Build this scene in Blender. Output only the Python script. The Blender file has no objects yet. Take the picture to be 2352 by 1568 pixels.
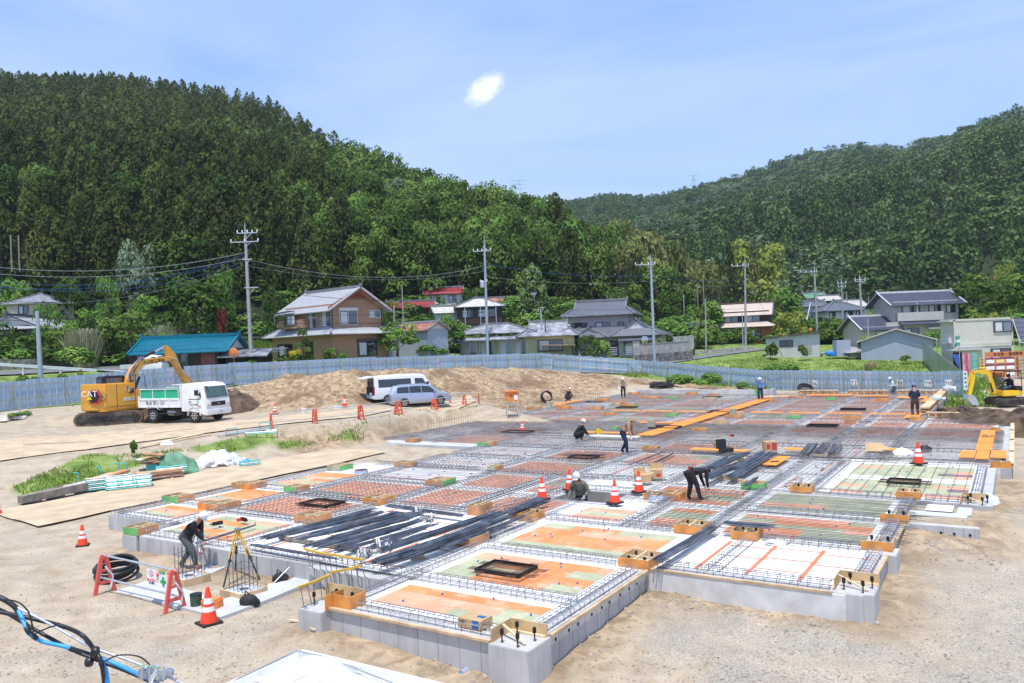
import bpy,bmesh,math,random
import numpy as np
from math import sin,cos,pi,radians,atan2,sqrt,tan
from mathutils import Matrix,Vector,Euler,noise as mnoise
from mathutils.geometry import delaunay_2d_cdt
# -- camera, world, sun, exposure
scene=bpy.context.scene
FOC,CX,CY,CAMH=1809.5,1176.0,784.0,5.5
PITCH,ROLL=radians(.2),radians(-2.3)
_fw=Vector((0,cos(PITCH),sin(PITCH)));_r0=Vector((1,0,0));_u0=_r0.cross(_fw)
_rt=_r0*cos(ROLL)+_u0*sin(ROLL);_up=-_r0*sin(ROLL)+_u0*cos(ROLL)
cd=bpy.data.cameras.new('camera');cam=bpy.data.objects.new('camera',cd);scene.collection.objects.link(cam)
cd.sensor_width=36;cd.lens=FOC/2352*36;cd.clip_end=6000;cd.clip_start=.1
cam.matrix_world=Matrix(((_rt.x,_up.x,-_fw.x,0),(_rt.y,_up.y,-_fw.y,0),(_rt.z,_up.z,-_fw.z,CAMH),(0,0,0,1)))
scene.camera=cam
SUN_EL,SUN_AZ=radians(72),atan2(-.12,-1)
sdir=Vector((sin(SUN_AZ)*cos(SUN_EL),cos(SUN_AZ)*cos(SUN_EL),sin(SUN_EL)))
sl=bpy.data.lights.new('sun','SUN');sl.energy=3.15;sl.angle=radians(.5);sl.color=(1,.955,.89)
so=bpy.data.objects.new('sun',sl);scene.collection.objects.link(so)
so.rotation_euler=sdir.to_track_quat('Z','Y').to_euler()
world=bpy.data.worlds.new('World');scene.world=world;world.use_nodes=True
def _world():
 nt=world.node_tree;nt.nodes.clear();N=nt.nodes.new;L=nt.links.new
 out=N('ShaderNodeOutputWorld');bg=N('ShaderNodeBackground');bg.inputs[1].default_value=.15
 sky=N('ShaderNodeTexSky');sky.sky_type='NISHITA';sky.sun_disc=False;sky.sun_elevation=SUN_EL;sky.sun_rotation=SUN_AZ
 sky.air_density=1.0;sky.dust_density=.6;sky.ozone_density=2.2;sky.altitude=100
 tc=N('ShaderNodeTexCoord');mp=N('ShaderNodeMapping');mp.inputs['Scale'].default_value=(1.0,1.3,4.0)
 mp.inputs['Rotation'].default_value=(0,radians(14),radians(20))
 ns=N('ShaderNodeTexNoise');ns.inputs['Scale'].default_value=1.5;ns.inputs['Detail'].default_value=7;ns.inputs['Roughness'].default_value=.55;ns.inputs['Distortion'].default_value=.6
 cr=N('ShaderNodeValToRGB');cr.color_ramp.elements[0].position=.38;cr.color_ramp.elements[1].position=.8
 cr.color_ramp.elements[0].color=(0,0,0,1);cr.color_ramp.elements[1].color=(.85,.85,.85,1)
 mx=N('ShaderNodeMixRGB');mx.inputs[2].default_value=(3.2,3.8,4.8,1)
 L(tc.outputs['Generated'],mp.inputs[0]);L(mp.outputs[0],ns.inputs[0]);L(ns.outputs[0],cr.inputs[0]);L(cr.outputs[0],mx.inputs[0])
 tn=N('ShaderNodeMixRGB');tn.blend_type='MULTIPLY';tn.inputs[0].default_value=1;tn.inputs[2].default_value=(.90,.94,1.2,1);L(sky.outputs[0],tn.inputs[1]);t2=N('ShaderNodeMixRGB');t2.inputs[0].default_value=.6;t2.inputs[2].default_value=(1.62,2.62,4.5,1);L(tn.outputs[0],t2.inputs[1]);L(t2.outputs[0],mx.inputs[1])
 cdv=Vector((1138-CX,FOC,796-206)).normalized();m2=N('ShaderNodeMapping');m2.vector_type='POINT';m2.inputs['Location'].default_value=-cdv;L(tc.outputs['Generated'],m2.inputs[0]);m3=N('ShaderNodeMapping');m3.inputs['Scale'].default_value=(66,66,125);mr=N('ShaderNodeMapping');mr.inputs['Rotation'].default_value=(0,radians(30),0);L(m2.outputs[0],mr.inputs[0]);L(mr.outputs[0],m3.inputs[0])
 n2=N('ShaderNodeTexNoise');n2.inputs['Scale'].default_value=1.3;n2.inputs['Detail'].default_value=8;n2.inputs['Roughness'].default_value=.62;L(m3.outputs[0],n2.inputs[0]);ln=N('ShaderNodeVectorMath');ln.operation='LENGTH';L(m3.outputs[0],ln.inputs[0]);sb=N('ShaderNodeMath');sb.operation='MULTIPLY_ADD';L(n2.outputs[0],sb.inputs[0]);sb.inputs[1].default_value=-1.9;L(ln.outputs['Value'],sb.inputs[2])
 c2=N('ShaderNodeValToRGB');c2.color_ramp.elements[0].position=-.0;c2.color_ramp.elements[0].color=(.8,.8,.8,1);c2.color_ramp.elements[1].position=1.0;c2.color_ramp.elements[1].color=(0,0,0,1);L(sb.outputs[0],c2.inputs[0]);mc=N('ShaderNodeMixRGB');mc.inputs[2].default_value=(5.2,5.4,5.7,1);L(c2.outputs[0],mc.inputs[0]);L(mx.outputs[0],mc.inputs[1]);mx=mc
 L(mx.outputs[0],bg.inputs[0]);L(bg.outputs[0],out.inputs[0])
_world()
scene.view_settings.view_transform='Standard';scene.view_settings.look='None';scene.view_settings.gamma=1;scene.view_settings.exposure=.60
scene.cycles.max_bounces=6;scene.cycles.diffuse_bounces=3;scene.cycles.transparent_max_bounces=16;scene.cycles.volume_bounces=0
scene.cycles.sample_clamp_indirect=8
# -- measuring helpers
def ray(x,y):return _rt*(x-CX)-_up*(y-CY)+_fw*FOC
def W(x,y,z):
 d=ray(x,y);t=(z-CAMH)/d.z;return Vector((d.x*t,d.y*t,z))
def D(x,y,dist):
 d=ray(x,y);t=dist/d.y;return Vector((d.x*t,d.y*t,CAMH+d.z*t))
YAW=radians(32.6)
UA=Vector((cos(YAW),-sin(YAW),0));UB=Vector((sin(YAW),cos(YAW),0))
def S(u,v,z=0):return UA*u+UB*v+Vector((0,0,z))
SR=-YAW
def toS(p):return(p[0]*UA.x+p[1]*UA.y,p[0]*UB.x+p[1]*UB.y)
def HOR(x):return 790.5-(x-1176)*.0402
# -- object helpers
_W1='zero one two three four five six seven eight nine ten eleven twelve thirteen fourteen fifteen sixteen seventeen eighteen nineteen'.split();_W10='x x twenty thirty forty fifty sixty seventy eighty ninety'.split()
def numw(n):return _W1[n]if n<20 else _W10[n//10]+('-'+_W1[n%10]if n%10 else '')if n<100 else 'hundred-and-'+numw(n-100)if n>100 else 'hundred'
def ordn(n):
 w=numw(n);h,s,l=w.rpartition('-');l={'one':'first','two':'second','three':'third','five':'fifth','eight':'eighth','nine':'ninth','twelve':'twelfth'}.get(l)or(l[:-1]+'ieth'if l.endswith('y')else l+'th');return h+s+l
rnd=random.Random(7)
COL=scene.collection
def tag(o,label=None,cat=None,group=None,kind=None):
 if label:o['label']=label
 if cat:o['category']=cat
 if group:o['group']=group
 if kind:o['kind']=kind
 return o
def thing(name,label,cat,loc=(0,0,0),rz=0,group=None):
 o=bpy.data.objects.new(name,None);COL.objects.link(o);o.location=loc;o.rotation_euler=(0,0,rz);o.empty_display_size=.2
 return tag(o,label,cat,group)
def kids(o):return[c for c in ALLK.get(o.name,[])]
ALLK={}
def setp(o,p):
 if p is not None:
  o.parent=p;ALLK.setdefault(p.name,[]).append(o)
 return o
def dup(o,loc=None,rz=None,label=None,parent=None,scale=None):
 c=o.copy();COL.objects.link(c)
 if parent is not None:setp(c,parent)
 for k in kids(o):dup(k,parent=c)
 if loc is not None:c.location=loc
 if rz is not None:c.rotation_euler=(0,0,rz)
 if scale is not None:c.scale=(scale,)*3 if not hasattr(scale,'__len__')else scale
 if label:c['label']=label
 return c
class MB:
 def __init__(s):s.v=[];s.f=[];s.mi=[];s.mats=[];s.cur=None
 def m(s,name):
  if name not in s.mats:s.mats.append(name)
  return s.mats.index(name)
 def add(s,vs,fs,mat):
  o=len(s.v);i=s.m(mat);s.v.extend(tuple(v)for v in vs);s.f.extend(tuple(o+k for k in f)for f in fs);s.mi.extend([i]*len(fs));return s
 def box(s,c,sz,mat,rz=0,ry=0,rx=0,taper=1):
  x,y,z=sz[0]/2,sz[1]/2,sz[2]/2;t=taper
  vs=[Vector(p)for p in((-x,-y,-z),(x,-y,-z),(x,y,-z),(-x,y,-z),(-x*t,-y*t,z),(x*t,-y*t,z),(x*t,y*t,z),(-x*t,y*t,z))]
  if rx or ry or rz:
   R=Euler((rx,ry,rz)).to_matrix();vs=[R@v for v in vs]
  c=Vector(c)
  return s.add([v+c for v in vs],[(0,3,2,1),(4,5,6,7),(0,1,5,4),(1,2,6,5),(2,3,7,6),(3,0,4,7)],mat)
 def poly(s,pts,mat):return s.add(pts,[tuple(range(len(pts)))],mat)
 def beam(s,p,q,w,h,mat,up=(0,0,1)):
  p,q=Vector(p),Vector(q);d=(q-p).normalized();u=Vector(up)
  if abs(d.dot(u))>.98:u=Vector((1,0,0))
  a=d.cross(u).normalized()*(w/2);b=a.cross(d).normalized()*(h/2)
  vs=[p-a-b,p+a-b,p+a+b,p-a+b,q-a-b,q+a-b,q+a+b,q-a+b]
  return s.add(vs,[(0,1,2,3),(7,6,5,4),(0,4,5,1),(1,5,6,2),(2,6,7,3),(3,7,4,0)],mat)
 def tube(s,pts,r,mat,n=6,caps=True,r2=None):
  pts=[Vector(p)for p in pts];m=len(pts)
  if m<2:return s
  vs=[];prev=None
  for i,p in enumerate(pts):
   d=(pts[min(i+1,m-1)]-pts[max(i-1,0)])
   if d.length<1e-9:d=Vector((0,0,1))
   d.normalize()
   if prev is None:
    a=d.orthogonal().normalized()
   else:
    a=prev-d*prev.dot(d)
    a=a.normalized()if a.length>1e-6 else d.orthogonal().normalized()
   prev=a;b=d.cross(a);rr=(r[i]if hasattr(r,'__len__')else(r if r2 is None else r+(r2-r)*i/(m-1)))
   for k in range(n):
    t=2*pi*k/n;vs.append(p+a*(rr*cos(t))+b*(rr*sin(t)))
  fs=[(i*n+k,i*n+(k+1)%n,(i+1)*n+(k+1)%n,(i+1)*n+k)for i in range(m-1)for k in range(n)]
  if caps:fs+=[tuple(range(n-1,-1,-1)),tuple((m-1)*n+k for k in range(n))]
  return s.add(vs,fs,mat)
 def lathe(s,prof,c,mat,n=16,axis='z'):
  vs=[];c=Vector(c)
  for r,z in prof:
   for k in range(n):
    t=2*pi*k/n;p=(r*cos(t),r*sin(t),z)
    if axis=='y':p=(p[0],p[2],p[1])
    if axis=='x':p=(p[2],p[0],p[1])
    vs.append(c+Vector(p))
  m=len(prof)
  fs=[(i*n+k,i*n+(k+1)%n,(i+1)*n+(k+1)%n,(i+1)*n+k)for i in range(m-1)for k in range(n)]
  if axis=='y':fs=[tuple(reversed(f))for f in fs]
  fs+=[tuple(range(n-1,-1,-1)),tuple((m-1)*n+k for k in range(n))]
  return s.add(vs,fs,mat)
 def prism(s,pts,lo,hi,mat,axis='z'):
  def P(a,b,h):return{'z':(a,b,h),'y':(a,h,b),'x':(h,a,b)}[axis]
  n=len(pts);vs=[P(a,b,lo)for a,b in pts]+[P(a,b,hi)for a,b in pts]
  fs=[(i,(i+1)%n,n+(i+1)%n,n+i)for i in range(n)]+[tuple(range(n-1,-1,-1)),tuple(range(n,2*n))]
  return s.add(vs,fs,mat)
 def loft(s,secs,mat,caps=True):
  n=len(secs[0]);vs=[p for q in secs for p in q]
  fs=[(i*n+k,i*n+(k+1)%n,(i+1)*n+(k+1)%n,(i+1)*n+k)for i in range(len(secs)-1)for k in range(n)]
  if caps:fs+=[tuple(range(n-1,-1,-1)),tuple((len(secs)-1)*n+k for k in range(n))]
  return s.add(vs,fs,mat)
 def ball(s,c,r,mat,n=10,m=7):
  r=r if hasattr(r,'__len__')else(r,r,r);c=Vector(c);vs=[c+Vector((0,0,-r[2]))]
  for i in range(1,m):
   p=-pi/2+pi*i/m
   for k in range(n):t=2*pi*k/n;vs.append(c+Vector((r[0]*cos(p)*cos(t),r[1]*cos(p)*sin(t),r[2]*sin(p))))
  vs.append(c+Vector((0,0,r[2])))
  fs=[(0,1+(k+1)%n,1+k)for k in range(n)]
  fs+=[(1+i*n+k,1+i*n+(k+1)%n,1+(i+1)*n+(k+1)%n,1+(i+1)*n+k)for i in range(m-2)for k in range(n)]
  b=1+(m-2)*n;fs+=[(b+k,b+(k+1)%n,len(vs)-1)for k in range(n)]
  return s.add(vs,fs,mat)
 def build(s,name,parent=None,loc=None,rz=None,smooth=False,fixn=False,bevel=0,tagv=None):
  me=bpy.data.meshes.new(name);me.from_pydata(s.v,[],s.f)
  for k in s.mats:me.materials.append(M(k))
  if s.mi:me.polygons.foreach_set('material_index',s.mi)
  me.update()
  if fixn or bevel:
   bm=bmesh.new();bm.from_mesh(me)
   if bevel:
    bmesh.ops.remove_doubles(bm,verts=bm.verts,dist=1e-4)
    bmesh.ops.bevel(bm,geom=[e for e in bm.edges if len(e.link_faces)==2 and e.calc_face_angle(0)>.5],offset=bevel,segments=2,affect='EDGES',clamp_overlap=True)
   bmesh.ops.recalc_face_normals(bm,faces=bm.faces);bm.to_mesh(me);bm.free()
  if smooth:
   me.polygons.foreach_set('use_smooth',[True]*len(me.polygons));me.set_sharp_from_angle(angle=radians(smooth if smooth>1 else 35))
  o=bpy.data.objects.new(name,me);COL.objects.link(o);setp(o,parent)
  if loc is not None:o.location=loc
  if rz is not None:o.rotation_euler=(0,0,rz)
  return o
def text(s,size,mat,parent,loc,rot,name='lettering',ext=.004,align='CENTER',sx=1):
 c=bpy.data.curves.new(name,'FONT');c.body=s;c.size=size;c.extrude=ext;c.align_x=align;c.align_y='CENTER';c.resolution_u=2
 c.materials.append(M(mat));f_=bpy.data.objects.new('tmp',c);me=bpy.data.meshes.new_from_object(f_);bpy.data.objects.remove(f_);o=bpy.data.objects.new(name,me);COL.objects.link(o);o.location=loc;o.rotation_euler=rot;o.scale=(sx,1,1);setp(o,parent);return o
# -- materials
MATS={}
def M(k):return MATS[k]
def node_mat(name):
 m=bpy.data.materials.new(name);m.use_nodes=True;MATS[name]=m;nt=m.node_tree
 return m,nt,nt.nodes['Principled BSDF'],nt.nodes.new,nt.links.new
def mk(name,col,rough=.6,metal=0,var=.12,sc=4,bump=0,bsc=30,col2=None,lo=.35,hi=.65,alpha=1,emit=0,spec=.4,coat=0,coords='Object'):
 m,nt,b,N,L=node_mat(name)
 tc=N('ShaderNodeTexCoord');ns=N('ShaderNodeTexNoise');ns.inputs['Scale'].default_value=sc;ns.inputs['Detail'].default_value=5
 L(tc.outputs[coords],ns.inputs['Vector']);cr=N('ShaderNodeValToRGB');L(ns.outputs[0],cr.inputs[0])
 c1=tuple(c*(1-var)for c in col);c2=col2 or tuple(min(1,c*(1+var))for c in col)
 e=cr.color_ramp.elements;e[0].position=lo;e[0].color=(*c1,1);e[1].position=hi;e[1].color=(*c2,1)
 L(cr.outputs[0],b.inputs['Base Color']);b.inputs['Roughness'].default_value=rough;b.inputs['Metallic'].default_value=metal
 b.inputs['Specular IOR Level'].default_value=spec
 if coat:b.inputs['Coat Weight'].default_value=coat;b.inputs['Coat Roughness'].default_value=.08
 if alpha<1:b.inputs['Alpha'].default_value=alpha
 if bump:
  n2=N('ShaderNodeTexNoise');n2.inputs['Scale'].default_value=bsc;n2.inputs['Detail'].default_value=4;L(tc.outputs[coords],n2.inputs['Vector'])
  bp=N('ShaderNodeBump');bp.inputs['Strength'].default_value=bump;bp.inputs['Distance'].default_value=.02;L(n2.outputs[0],bp.inputs['Height']);L(bp.outputs[0],b.inputs['Normal'])
 return m
def glass(name,col,rough=.05):
 m,nt,b,N,L=node_mat(name);b.inputs['Base Color'].default_value=(*col,1);b.inputs['Roughness'].default_value=rough;b.inputs['Specular IOR Level'].default_value=.9;b.inputs['Metallic'].default_value=.0
 b.inputs['Coat Weight'].default_value=.6
 return m
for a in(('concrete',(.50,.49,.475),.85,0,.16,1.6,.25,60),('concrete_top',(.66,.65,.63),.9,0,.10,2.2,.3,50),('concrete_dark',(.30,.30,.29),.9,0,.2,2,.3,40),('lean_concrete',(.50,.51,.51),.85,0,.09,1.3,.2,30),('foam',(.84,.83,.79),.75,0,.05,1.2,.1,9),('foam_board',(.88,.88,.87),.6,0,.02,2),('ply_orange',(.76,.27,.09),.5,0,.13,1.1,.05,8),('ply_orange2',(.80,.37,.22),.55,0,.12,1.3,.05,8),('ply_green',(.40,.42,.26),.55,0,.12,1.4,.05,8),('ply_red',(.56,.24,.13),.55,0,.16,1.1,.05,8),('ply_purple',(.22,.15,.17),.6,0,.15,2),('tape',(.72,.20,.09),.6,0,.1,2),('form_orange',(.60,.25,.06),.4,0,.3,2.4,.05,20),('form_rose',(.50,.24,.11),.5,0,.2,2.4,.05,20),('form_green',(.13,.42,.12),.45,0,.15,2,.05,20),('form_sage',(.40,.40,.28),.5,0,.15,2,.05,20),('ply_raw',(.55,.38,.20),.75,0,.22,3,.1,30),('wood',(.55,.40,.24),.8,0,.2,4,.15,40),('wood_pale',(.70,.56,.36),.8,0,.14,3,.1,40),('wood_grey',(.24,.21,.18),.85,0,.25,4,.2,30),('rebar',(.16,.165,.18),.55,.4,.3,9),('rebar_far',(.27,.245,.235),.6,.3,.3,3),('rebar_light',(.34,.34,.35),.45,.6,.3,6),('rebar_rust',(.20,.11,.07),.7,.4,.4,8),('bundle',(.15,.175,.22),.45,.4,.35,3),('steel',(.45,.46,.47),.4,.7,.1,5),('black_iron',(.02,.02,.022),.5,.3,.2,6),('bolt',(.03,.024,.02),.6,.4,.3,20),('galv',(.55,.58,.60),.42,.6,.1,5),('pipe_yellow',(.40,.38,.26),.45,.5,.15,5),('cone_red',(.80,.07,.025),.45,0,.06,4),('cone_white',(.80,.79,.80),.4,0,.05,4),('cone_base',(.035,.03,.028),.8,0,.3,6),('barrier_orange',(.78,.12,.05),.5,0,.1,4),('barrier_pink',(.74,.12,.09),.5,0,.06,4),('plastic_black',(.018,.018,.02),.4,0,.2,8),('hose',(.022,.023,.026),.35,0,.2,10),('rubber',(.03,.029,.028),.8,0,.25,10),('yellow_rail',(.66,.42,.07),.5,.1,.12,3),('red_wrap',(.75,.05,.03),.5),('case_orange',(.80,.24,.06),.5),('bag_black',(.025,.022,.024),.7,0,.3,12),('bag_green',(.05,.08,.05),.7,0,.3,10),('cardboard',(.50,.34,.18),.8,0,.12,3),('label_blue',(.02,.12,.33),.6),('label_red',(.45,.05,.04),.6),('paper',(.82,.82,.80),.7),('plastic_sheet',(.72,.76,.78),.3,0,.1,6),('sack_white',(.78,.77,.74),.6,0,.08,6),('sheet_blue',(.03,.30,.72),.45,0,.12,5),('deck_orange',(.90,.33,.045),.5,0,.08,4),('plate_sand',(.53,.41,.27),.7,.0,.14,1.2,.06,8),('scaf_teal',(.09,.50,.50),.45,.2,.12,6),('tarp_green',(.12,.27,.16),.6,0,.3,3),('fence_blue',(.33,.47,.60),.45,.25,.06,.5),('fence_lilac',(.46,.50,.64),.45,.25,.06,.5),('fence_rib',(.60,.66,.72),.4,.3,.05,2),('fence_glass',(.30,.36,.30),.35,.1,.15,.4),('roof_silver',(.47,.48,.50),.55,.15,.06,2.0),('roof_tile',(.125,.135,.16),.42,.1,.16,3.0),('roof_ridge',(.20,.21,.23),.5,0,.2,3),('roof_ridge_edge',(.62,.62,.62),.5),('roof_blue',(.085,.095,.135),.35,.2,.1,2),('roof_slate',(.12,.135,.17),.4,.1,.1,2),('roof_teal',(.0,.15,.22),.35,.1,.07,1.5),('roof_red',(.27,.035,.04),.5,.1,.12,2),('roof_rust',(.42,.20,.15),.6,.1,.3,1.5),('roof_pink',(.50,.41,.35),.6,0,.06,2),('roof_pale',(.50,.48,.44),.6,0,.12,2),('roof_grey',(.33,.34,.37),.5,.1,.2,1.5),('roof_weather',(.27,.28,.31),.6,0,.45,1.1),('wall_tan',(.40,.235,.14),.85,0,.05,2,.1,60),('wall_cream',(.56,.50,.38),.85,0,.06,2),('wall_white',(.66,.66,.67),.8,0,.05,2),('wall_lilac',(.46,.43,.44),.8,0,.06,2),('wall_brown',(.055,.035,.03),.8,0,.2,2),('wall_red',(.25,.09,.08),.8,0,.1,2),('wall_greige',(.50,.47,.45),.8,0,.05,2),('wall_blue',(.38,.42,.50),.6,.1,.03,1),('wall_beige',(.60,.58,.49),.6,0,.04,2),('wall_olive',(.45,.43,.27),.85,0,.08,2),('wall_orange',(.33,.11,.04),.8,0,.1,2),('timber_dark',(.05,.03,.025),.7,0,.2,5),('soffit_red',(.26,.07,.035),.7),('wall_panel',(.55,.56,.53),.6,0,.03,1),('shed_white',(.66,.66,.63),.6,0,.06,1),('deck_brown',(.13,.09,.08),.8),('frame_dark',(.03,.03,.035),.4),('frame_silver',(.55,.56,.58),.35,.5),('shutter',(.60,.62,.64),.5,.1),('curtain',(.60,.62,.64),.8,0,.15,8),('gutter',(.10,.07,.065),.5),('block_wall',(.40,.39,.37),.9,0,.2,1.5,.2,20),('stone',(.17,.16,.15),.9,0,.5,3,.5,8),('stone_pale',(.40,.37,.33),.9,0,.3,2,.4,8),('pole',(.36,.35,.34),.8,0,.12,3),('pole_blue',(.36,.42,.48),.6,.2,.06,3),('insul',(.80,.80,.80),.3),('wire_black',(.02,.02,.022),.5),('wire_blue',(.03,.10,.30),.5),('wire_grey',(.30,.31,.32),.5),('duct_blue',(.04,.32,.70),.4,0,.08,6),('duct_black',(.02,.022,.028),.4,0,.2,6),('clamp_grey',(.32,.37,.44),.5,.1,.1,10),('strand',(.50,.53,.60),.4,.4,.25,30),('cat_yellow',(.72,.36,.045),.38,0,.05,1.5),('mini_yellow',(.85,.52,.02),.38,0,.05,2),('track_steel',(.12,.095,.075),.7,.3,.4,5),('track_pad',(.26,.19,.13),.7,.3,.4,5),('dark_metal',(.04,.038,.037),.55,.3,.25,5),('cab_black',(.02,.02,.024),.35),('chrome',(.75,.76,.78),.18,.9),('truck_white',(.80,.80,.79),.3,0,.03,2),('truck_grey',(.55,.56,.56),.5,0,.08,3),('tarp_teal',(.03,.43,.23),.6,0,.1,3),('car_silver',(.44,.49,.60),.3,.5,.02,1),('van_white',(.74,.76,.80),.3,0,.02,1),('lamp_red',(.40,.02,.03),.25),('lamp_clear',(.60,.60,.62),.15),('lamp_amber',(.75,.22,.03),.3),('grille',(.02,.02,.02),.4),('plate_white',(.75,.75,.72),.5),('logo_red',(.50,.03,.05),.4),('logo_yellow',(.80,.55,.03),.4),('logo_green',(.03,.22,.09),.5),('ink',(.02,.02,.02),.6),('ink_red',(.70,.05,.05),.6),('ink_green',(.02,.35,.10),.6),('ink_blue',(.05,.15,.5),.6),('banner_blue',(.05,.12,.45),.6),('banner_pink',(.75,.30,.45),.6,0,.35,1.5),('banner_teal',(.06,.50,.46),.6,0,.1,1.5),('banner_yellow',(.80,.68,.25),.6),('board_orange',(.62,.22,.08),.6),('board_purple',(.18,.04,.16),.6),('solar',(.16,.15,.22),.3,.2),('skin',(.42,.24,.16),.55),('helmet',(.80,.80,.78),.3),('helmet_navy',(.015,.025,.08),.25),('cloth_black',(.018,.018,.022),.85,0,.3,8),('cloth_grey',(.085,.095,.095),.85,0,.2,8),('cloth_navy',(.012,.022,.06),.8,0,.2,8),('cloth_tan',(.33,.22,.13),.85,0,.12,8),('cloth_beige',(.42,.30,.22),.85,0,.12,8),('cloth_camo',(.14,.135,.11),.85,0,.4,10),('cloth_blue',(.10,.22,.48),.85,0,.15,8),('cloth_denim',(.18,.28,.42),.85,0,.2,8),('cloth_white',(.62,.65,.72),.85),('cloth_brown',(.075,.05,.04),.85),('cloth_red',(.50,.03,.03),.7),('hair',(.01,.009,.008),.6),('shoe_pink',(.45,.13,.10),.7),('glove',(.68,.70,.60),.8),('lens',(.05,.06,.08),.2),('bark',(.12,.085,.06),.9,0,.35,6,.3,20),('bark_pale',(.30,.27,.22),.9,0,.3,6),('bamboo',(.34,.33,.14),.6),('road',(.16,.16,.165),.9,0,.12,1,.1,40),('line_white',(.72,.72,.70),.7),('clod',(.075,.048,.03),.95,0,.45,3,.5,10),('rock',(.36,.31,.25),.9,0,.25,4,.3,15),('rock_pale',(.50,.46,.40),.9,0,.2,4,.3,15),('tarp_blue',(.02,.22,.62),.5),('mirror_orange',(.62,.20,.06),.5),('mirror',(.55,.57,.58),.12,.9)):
 mk(*a)
def scuff(names,dust=(.62,.54,.42),amt=.5,sc=1.7):
 for k in names:
  m=MATS[k];nt=m.node_tree;N=nt.nodes.new;L=nt.links.new;b=nt.nodes['Principled BSDF'];tc=N('ShaderNodeTexCoord');ns=N('ShaderNodeTexNoise');ns.inputs['Scale'].default_value=sc;ns.inputs['Detail'].default_value=9;ns.inputs['Roughness'].default_value=.72;ns.inputs['Distortion'].default_value=.8;L(tc.outputs['Object'],ns.inputs[0])
  cr=N('ShaderNodeValToRGB');e=cr.color_ramp.elements;e[0].position=.52;e[0].color=(0,0,0,1);e[1].position=.72;e[1].color=(amt,)*3+(1,);L(ns.outputs[0],cr.inputs[0]);x=N('ShaderNodeMixRGB');old=b.inputs['Base Color'].links[0].from_socket;L(cr.outputs[0],x.inputs[0]);L(old,x.inputs[1]);x.inputs[2].default_value=(*dust,1);L(x.outputs[0],b.inputs['Base Color'])
scuff(('foam','concrete_top','foam_board'),(.55,.45,.33),.75,1.3);scuff(('ply_orange','ply_orange2','ply_green','ply_red'),(.78,.62,.48),.8,1.6);scuff(('cat_yellow','truck_white','track_pad','dark_metal','mini_yellow'),(.42,.33,.22),.35,1.2);scuff(('wall_tan','wall_cream','wall_greige','wall_lilac','wall_blue','fence_blue','shed_white'),(.30,.28,.25),.22,.8)
for n,c in(('glass_dark',(.015,.018,.022)),('glass_blue',(.06,.075,.10)),('glass_pale',(.16,.20,.24)),('glass_green',(.05,.09,.08))):glass(n,c)
mk('mesh_safety',(.10,.50,.38),.7,alpha=.8)
mk('poly_film',(.70,.72,.73),.35,0,.1,6,alpha=.75)
mk('cab_glass',(.05,.06,.06),.05,alpha=.55)
def wave_mat(name,col,axis,scale,depth=.03,var=.3,rough=.45,metal=.1,col2=None,stren=.8):
 m=mk(name,col,rough,metal,var,1.2,col2=col2);nt=m.node_tree;N=nt.nodes.new;L=nt.links.new;b=nt.nodes['Principled BSDF']
 tc=N('ShaderNodeTexCoord');w=N('ShaderNodeTexWave');w.wave_type='BANDS';w.bands_direction=axis;w.inputs['Scale'].default_value=scale;L(tc.outputs['Object'],w.inputs[0])
 bp=N('ShaderNodeBump');bp.inputs['Strength'].default_value=stren;bp.inputs['Distance'].default_value=depth;L(w.outputs['Fac'],bp.inputs['Height']);L(bp.outputs[0],b.inputs['Normal'])
wave_mat('siding_v',(.60,.60,.57),'X',2.2,.02,.04)
def leaf(name,c1,c2,c3,tr=.22):
 m=bpy.data.materials.new(name);m.use_nodes=True;MATS[name]=m;nt=m.node_tree;nt.nodes.clear();N=nt.nodes.new;L=nt.links.new
 at=N('ShaderNodeAttribute');at.attribute_name='tint';oi=N('ShaderNodeObjectInfo')
 md=N('ShaderNodeMath');md.operation='MULTIPLY_ADD';md.inputs[1].default_value=.5;L(oi.outputs['Random'],md.inputs[0]);L(at.outputs['Fac'],md.inputs[2])
 cr=N('ShaderNodeValToRGB');e=cr.color_ramp.elements;e[0].position=.1;e[0].color=(*c1,1);e[1].position=.62;e[1].color=(*c2,1);k=e.new(1.0);k.color=(*c3,1);L(md.outputs[0],cr.inputs[0])
 d=N('ShaderNodeBsdfPrincipled');d.inputs['Roughness'].default_value=.8;d.inputs['Specular IOR Level'].default_value=.08;t=N('ShaderNodeBsdfTranslucent');mx=N('ShaderNodeMixShader');mx.inputs[0].default_value=tr
 L(cr.outputs[0],d.inputs[0]);L(cr.outputs[0],t.inputs[0]);L(d.outputs[0],mx.inputs[1]);L(t.outputs[0],mx.inputs[2]);o=N('ShaderNodeOutputMaterial');L(mx.outputs[0],o.inputs[0])
leaf('leaf_cedar',(.024,.038,.009),(.062,.088,.020),(.125,.150,.036))
leaf('leaf_broad',(.024,.052,.010),(.066,.125,.022),(.150,.225,.045))
leaf('leaf_light',(.070,.150,.028),(.130,.250,.045),(.210,.330,.070))
leaf('leaf_gold',(.100,.150,.025),(.190,.240,.045),(.300,.330,.070))
leaf('leaf_bamboo',(.100,.140,.035),(.200,.230,.070),(.330,.330,.120))
leaf('leaf_pale',(.090,.145,.070),(.170,.235,.125),(.280,.340,.210))
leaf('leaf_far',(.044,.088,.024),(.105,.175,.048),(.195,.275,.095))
leaf('leaf_red',(.10,.012,.012),(.18,.03,.025),(.24,.05,.03))
leaf('leaf_yellow',(.30,.34,.03),(.55,.50,.05),(.65,.60,.10))
leaf('leaf_bare',(.13,.11,.10),(.20,.17,.16),(.26,.23,.22))
leaf('leaf_reed',(.24,.26,.13),(.36,.36,.20),(.50,.46,.32))
leaf('leaf_grass',(.10,.17,.03),(.19,.29,.05),(.33,.40,.10),.3)
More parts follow.
